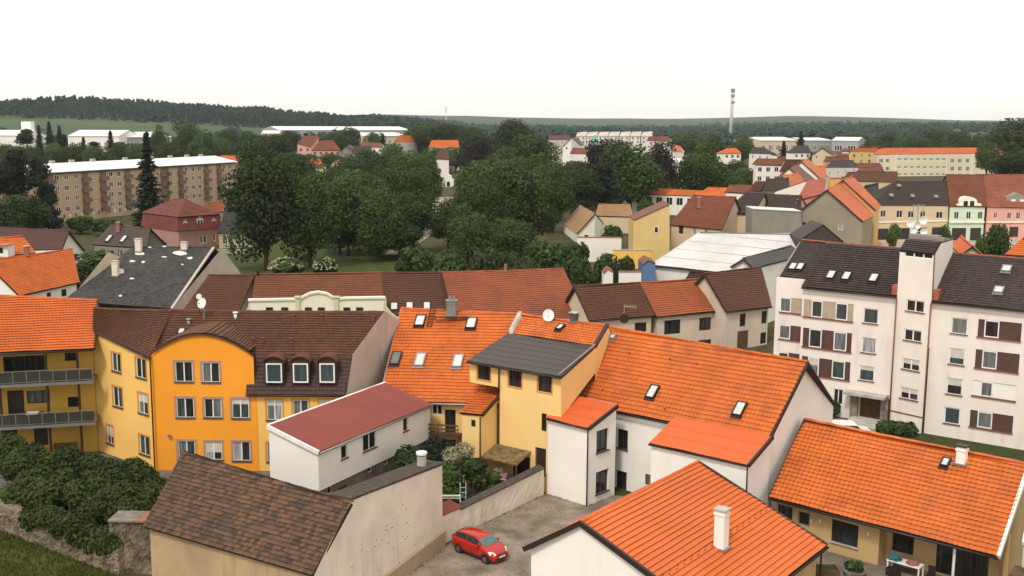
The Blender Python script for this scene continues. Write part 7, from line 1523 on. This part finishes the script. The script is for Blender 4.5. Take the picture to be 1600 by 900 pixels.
# ---- red hatchback
ra_, fa_ = G(717, 863), G(760.5, 881); hd_ = (fa_ - ra_).normalized(); left = V(-hd_.y, hd_.x, 0); cc = (ra_ + fa_) / 2 + left * .74 + hd_ * -.02; cc.z = 0
T = Thing('red_hatchback', 'small red five-door hatchback parked on the cobbled courtyard', 'car', cc)
T.o.rotation_euler = (0, 0, math.atan2(hd_.y, hd_.x)); T.base = V(0, 0, 0); base_keep = cc
CARP = plain('red_car_paint', (.42, .015, .009), .13, 0, .65, .04); 
ST = [(-1.95, .66, .50, .52, .22), (-1.93, .76, .88, .92, .26), (-1.82, .80, .98, 1.15, .24), (-1.66, .825, 1.0, 1.36, .22), (-1.3, .835, .99, 1.47, .2), (-.6, .835, .96, 1.505, .2), (.05, .835, .94, 1.50, .2), (.4, .835, .93, 1.43, .2), (.75, .83, .92, 1.20, .2), (1.08, .82, .90, .985, .2), (1.45, .79, .84, .90, .2), (1.75, .73, .74, .79, .2), (1.92, .62, .58, .62, .22), (1.96, .5, .45, .47, .25)]
def ring(s):
    x, w_, be, ro, sl_ = s; g_ = max(0, ro - be); k = min(1, g_ / .35); return [V(x, w_ * .9, sl_), V(x, w_, .42), V(x, w_ * 1.0, be - .10), V(x, w_ * .97, be), V(x, w_ * (.93 - .0 * k), be + g_ * .06), V(x, w_ * (.90 - .17 * k), be + g_ * .86), V(x, w_ * (.6 - .1 * k), ro - .015), V(x, 0, ro)]
rings = [ring(s) for s in ST]; mb = MB(); np_ = 15
for r_ in rings: mb.v += [p.copy() for p in r_] + [V(p.x, -p.y, p.z) for p in reversed(r_[:-1])]
for i in range(len(rings) - 1):
    for k in range(np_ - 1): a = i * np_ + k; mb.f.append((a, a + 1, a + np_ + 1, a + np_)); mb.t.append(.5)
    mb.f.append((i * np_ + np_ - 1, i * np_, (i + 1) * np_, (i + 1) * np_ + np_ - 1)); mb.t.append(.5)
mb.f.append(tuple(range(np_))); mb.f.append(tuple(range((len(rings) - 1) * np_, len(rings) * np_))); mb.t += [.5, .5]
body = T.part('body', mb, CARP, smooth=True)
CG = glass('car_glass', (.012, .02, .022), (.02, .035, .04), .04); CGF = glass('windscreen_glass', (.05, .11, .115), (.09, .18, .18), .05)
def rp(i, k, f=0.):
    a = rings[int(i)][k]; return a
for sgn in (1, -1):
    for i0, i1 in ((3, 5), (5, 6), (6, 8)):
        mb = MB()
        for i in range(i0, i1):
            q = [lerp(rings[i][4], rings[i][5], .1), lerp(rings[i + 1][4], rings[i + 1][5], .1), lerp(rings[i + 1][4], rings[i + 1][5], .92), lerp(rings[i][4], rings[i][5], .92)]
            if i == i0: q[0], q[3] = lerp(q[0], q[1], .08), lerp(q[3], q[2], .08)
            mb.face([V(p.x, (p.y + .012) * sgn, p.z + .004) for p in q])
        T.part('side_window', mb, CG)
mb = MB()
for i in (7, 8):
    a, b = rings[i], rings[i + 1]
    for k0, k1 in ((5, 6), (6, 7)):
        for sgn in (1, -1):
            f0 = .25 if i == 7 else 0; f1 = 1 if i == 7 else .78; q = [lerp(a[k0], b[k0], f0), lerp(a[k0], b[k0], f1), lerp(a[k1], b[k1], f1), lerp(a[k1], b[k1], f0)]; mb.face([V(p.x + .004, p.y * .97 * sgn, p.z + .014) for p in q])
T.part('windscreen', mb, CGF, smooth=True)
mb = MB(); a, b = rings[2], rings[3]
for k0, k1 in ((5, 6), (6, 7)):
    for sgn in (1, -1): mb.face([V(p.x - .012, p.y * .92 * sgn, p.z + .01) for p in (a[k0], a[k1], b[k1], b[k0])])
T.part('rear_window', mb, CG)
TYRE = plain('tyre_rubber', (.015, .014, .014), .85); RIM = plain('alloy_rim', (.20, .20, .20), .35, .6)
for x in (-1.24, 1.24):
    for s in (1, -1):
        mb = MB(); mb.tube([(x, s * .64, .30), (x, s * .835, .30)], .355, 20); T.part('wheel_arch', mb, TYRE); mb = MB(); mb.tube([(x, s * .66, .295), (x, s * .855, .295)], .295, 22); w_ = T.part('wheel', mb, TYRE, smooth=False); mb = MB(); mb.tube([(x, s * .84, .295), (x, s * .868, .295)], .175, 16); T.part('rim', mb, RIM, parent=w_)
for s in (1, -1):
    mb = MB(); pts = [V(1.50, s * .795, .80), V(1.66, s * .755, .62), V(1.86, s * .60, .60), V(1.90, s * .47, .66), V(1.74, s * .55, .80), V(1.60, s * .68, .84)]
    mb.prism([p + V(.035, s * .012, .03) for p in pts], (-.1, 0, -.02)); T.part('headlight', mb, plain('headlight_glass', (.75, .74, .70), .1, 0, .6))
    mb = MB(); mb.box((.62, s * .93, .98), .12, .2, .14); T.part('wing_mirror', mb, CARP); mb = MB(); mb.box((-1.9, s * .66, .92), .1, .14, .3); T.part('tail_light', mb, plain('tail_red', (.35, .01, .01), .2))
    for x in (-.55, .35): mb = MB(); mb.box((x, s * .845, .80), .16, .03, .035); T.part('door_handle', mb, CARP)
    mb = MB(); mb.bar((-.95, s * .842, .30), (.85, s * .842, .30), .02, .05); mb.bar((-.1, s * .838, .35), (-.1, s * .838, .9), .012, .012); T.part('door_gap', mb, TYRE)
mb = MB(); mb.box((1.955, 0, .63), .05, .70, .10); mb.box((1.965, 0, .36), .05, .8, .12); T.part('grille', mb, TYRE); mb = MB(); mb.box((1.985, 0, .48), .02, .52, .11); T.part('number_plate', mb, WFRAME); mb = MB(); mb.box((1.98, 0, .635), .04, .56, .025); T.part('grille_bar', mb, STEEL)
mb = MB(); mb.tube([(-.9, 0, 1.5), (-1.05, 0, 1.72)], .008, 5); T.part('aerial', mb, TYRE)

# ---- grass blades on the near lawn, weeds along the yard walls
def blades(name, label, spots, hmin, hmax, mat, seed):
    rnd = random.Random(seed); mb = MB()
    for x, y in spots:
        h = rnd.uniform(hmin, hmax); a = rnd.uniform(0, 6.28); w_ = h * .16; d = V(math.cos(a), math.sin(a), 0) * w_; tip = V(rnd.uniform(-.5, .5), rnd.uniform(-.5, .5), 1) * h; b = V(x, y, .0); mb.face([b - d, b + d, b + tip], rnd.random())
    o = link(name, mb.mesh(name, mat)); o['kind'] = 'stuff'; o['label'] = label; o['category'] = 'grass'
rnd = random.Random(8); sp = []
while len(sp) < 9000:
    x, y = rnd.uniform(-37, -20), rnd.uniform(58, 72); t = (x - b0.x) / (b1.x - b0.x)
    if y < b0.y + (b1.y - b0.y) * t - .1: sp.append((x, y))
blades('grass', 'olive grass growing below the old stone wall', sp, .12, .32, leafmat('grass_blade', (.035, .045, .010), (.11, .12, .03), 0), 1)
sp = []
for p0_, p1_, n_ in ((wp0, wp1, 260), (EW.pt(4.5, 0, .3), EW.pt(lE, 0, .3), 200), (l1, c1, 60), (c1, W.p0 if False else c1 + V(2, 2.2, 0), 60)):
    d_ = (p1_ - p0_); nn_ = V(d_.y, -d_.x, 0).normalized()
    for k in range(n_): q_ = lerp(p0_, p1_, rnd.random()) + nn_ * abs(rnd.gauss(.04, .08)); sp.append((q_.x, q_.y))
for k in range(500): sp.append((rnd.gauss(-.5, 2.2), rnd.gauss(74.2, 2.0)))
sp = [q_ for q_ in sp if (V(q_[0], q_[1], 0) - wp0).dot(V((wp1 - wp0).y, -(wp1 - wp0).x, 0)) > 0]
blades('weeds', 'weeds and moss tufts between the courtyard cobbles and along the walls', sp, .04, .16, leafmat('weed_blade', (.03, .04, .012), (.09, .10, .03), 0), 2)
# ================================================================== AIR
mb = MB(); mb.box((0, 4450, 60), 20000, 9140, 126); m = bpy.data.materials.new('haze'); m.use_nodes = True; nt = m.node_tree; nt.nodes.clear()
pv = nt.nodes.new('ShaderNodeVolumePrincipled'); pv.inputs['Color'].default_value = (.90, .955, .97, 1); pv.inputs['Density'].default_value = .00005; pv.inputs['Anisotropy'].default_value = .2
mo = nt.nodes.new('ShaderNodeOutputMaterial'); nt.links.new(pv.outputs[0], mo.inputs['Volume'])
o = link('haze', mb.mesh('haze', m)); o['kind'] = 'stuff'; o['label'] = 'thin bluish haze over the whole town'; o['category'] = 'haze'
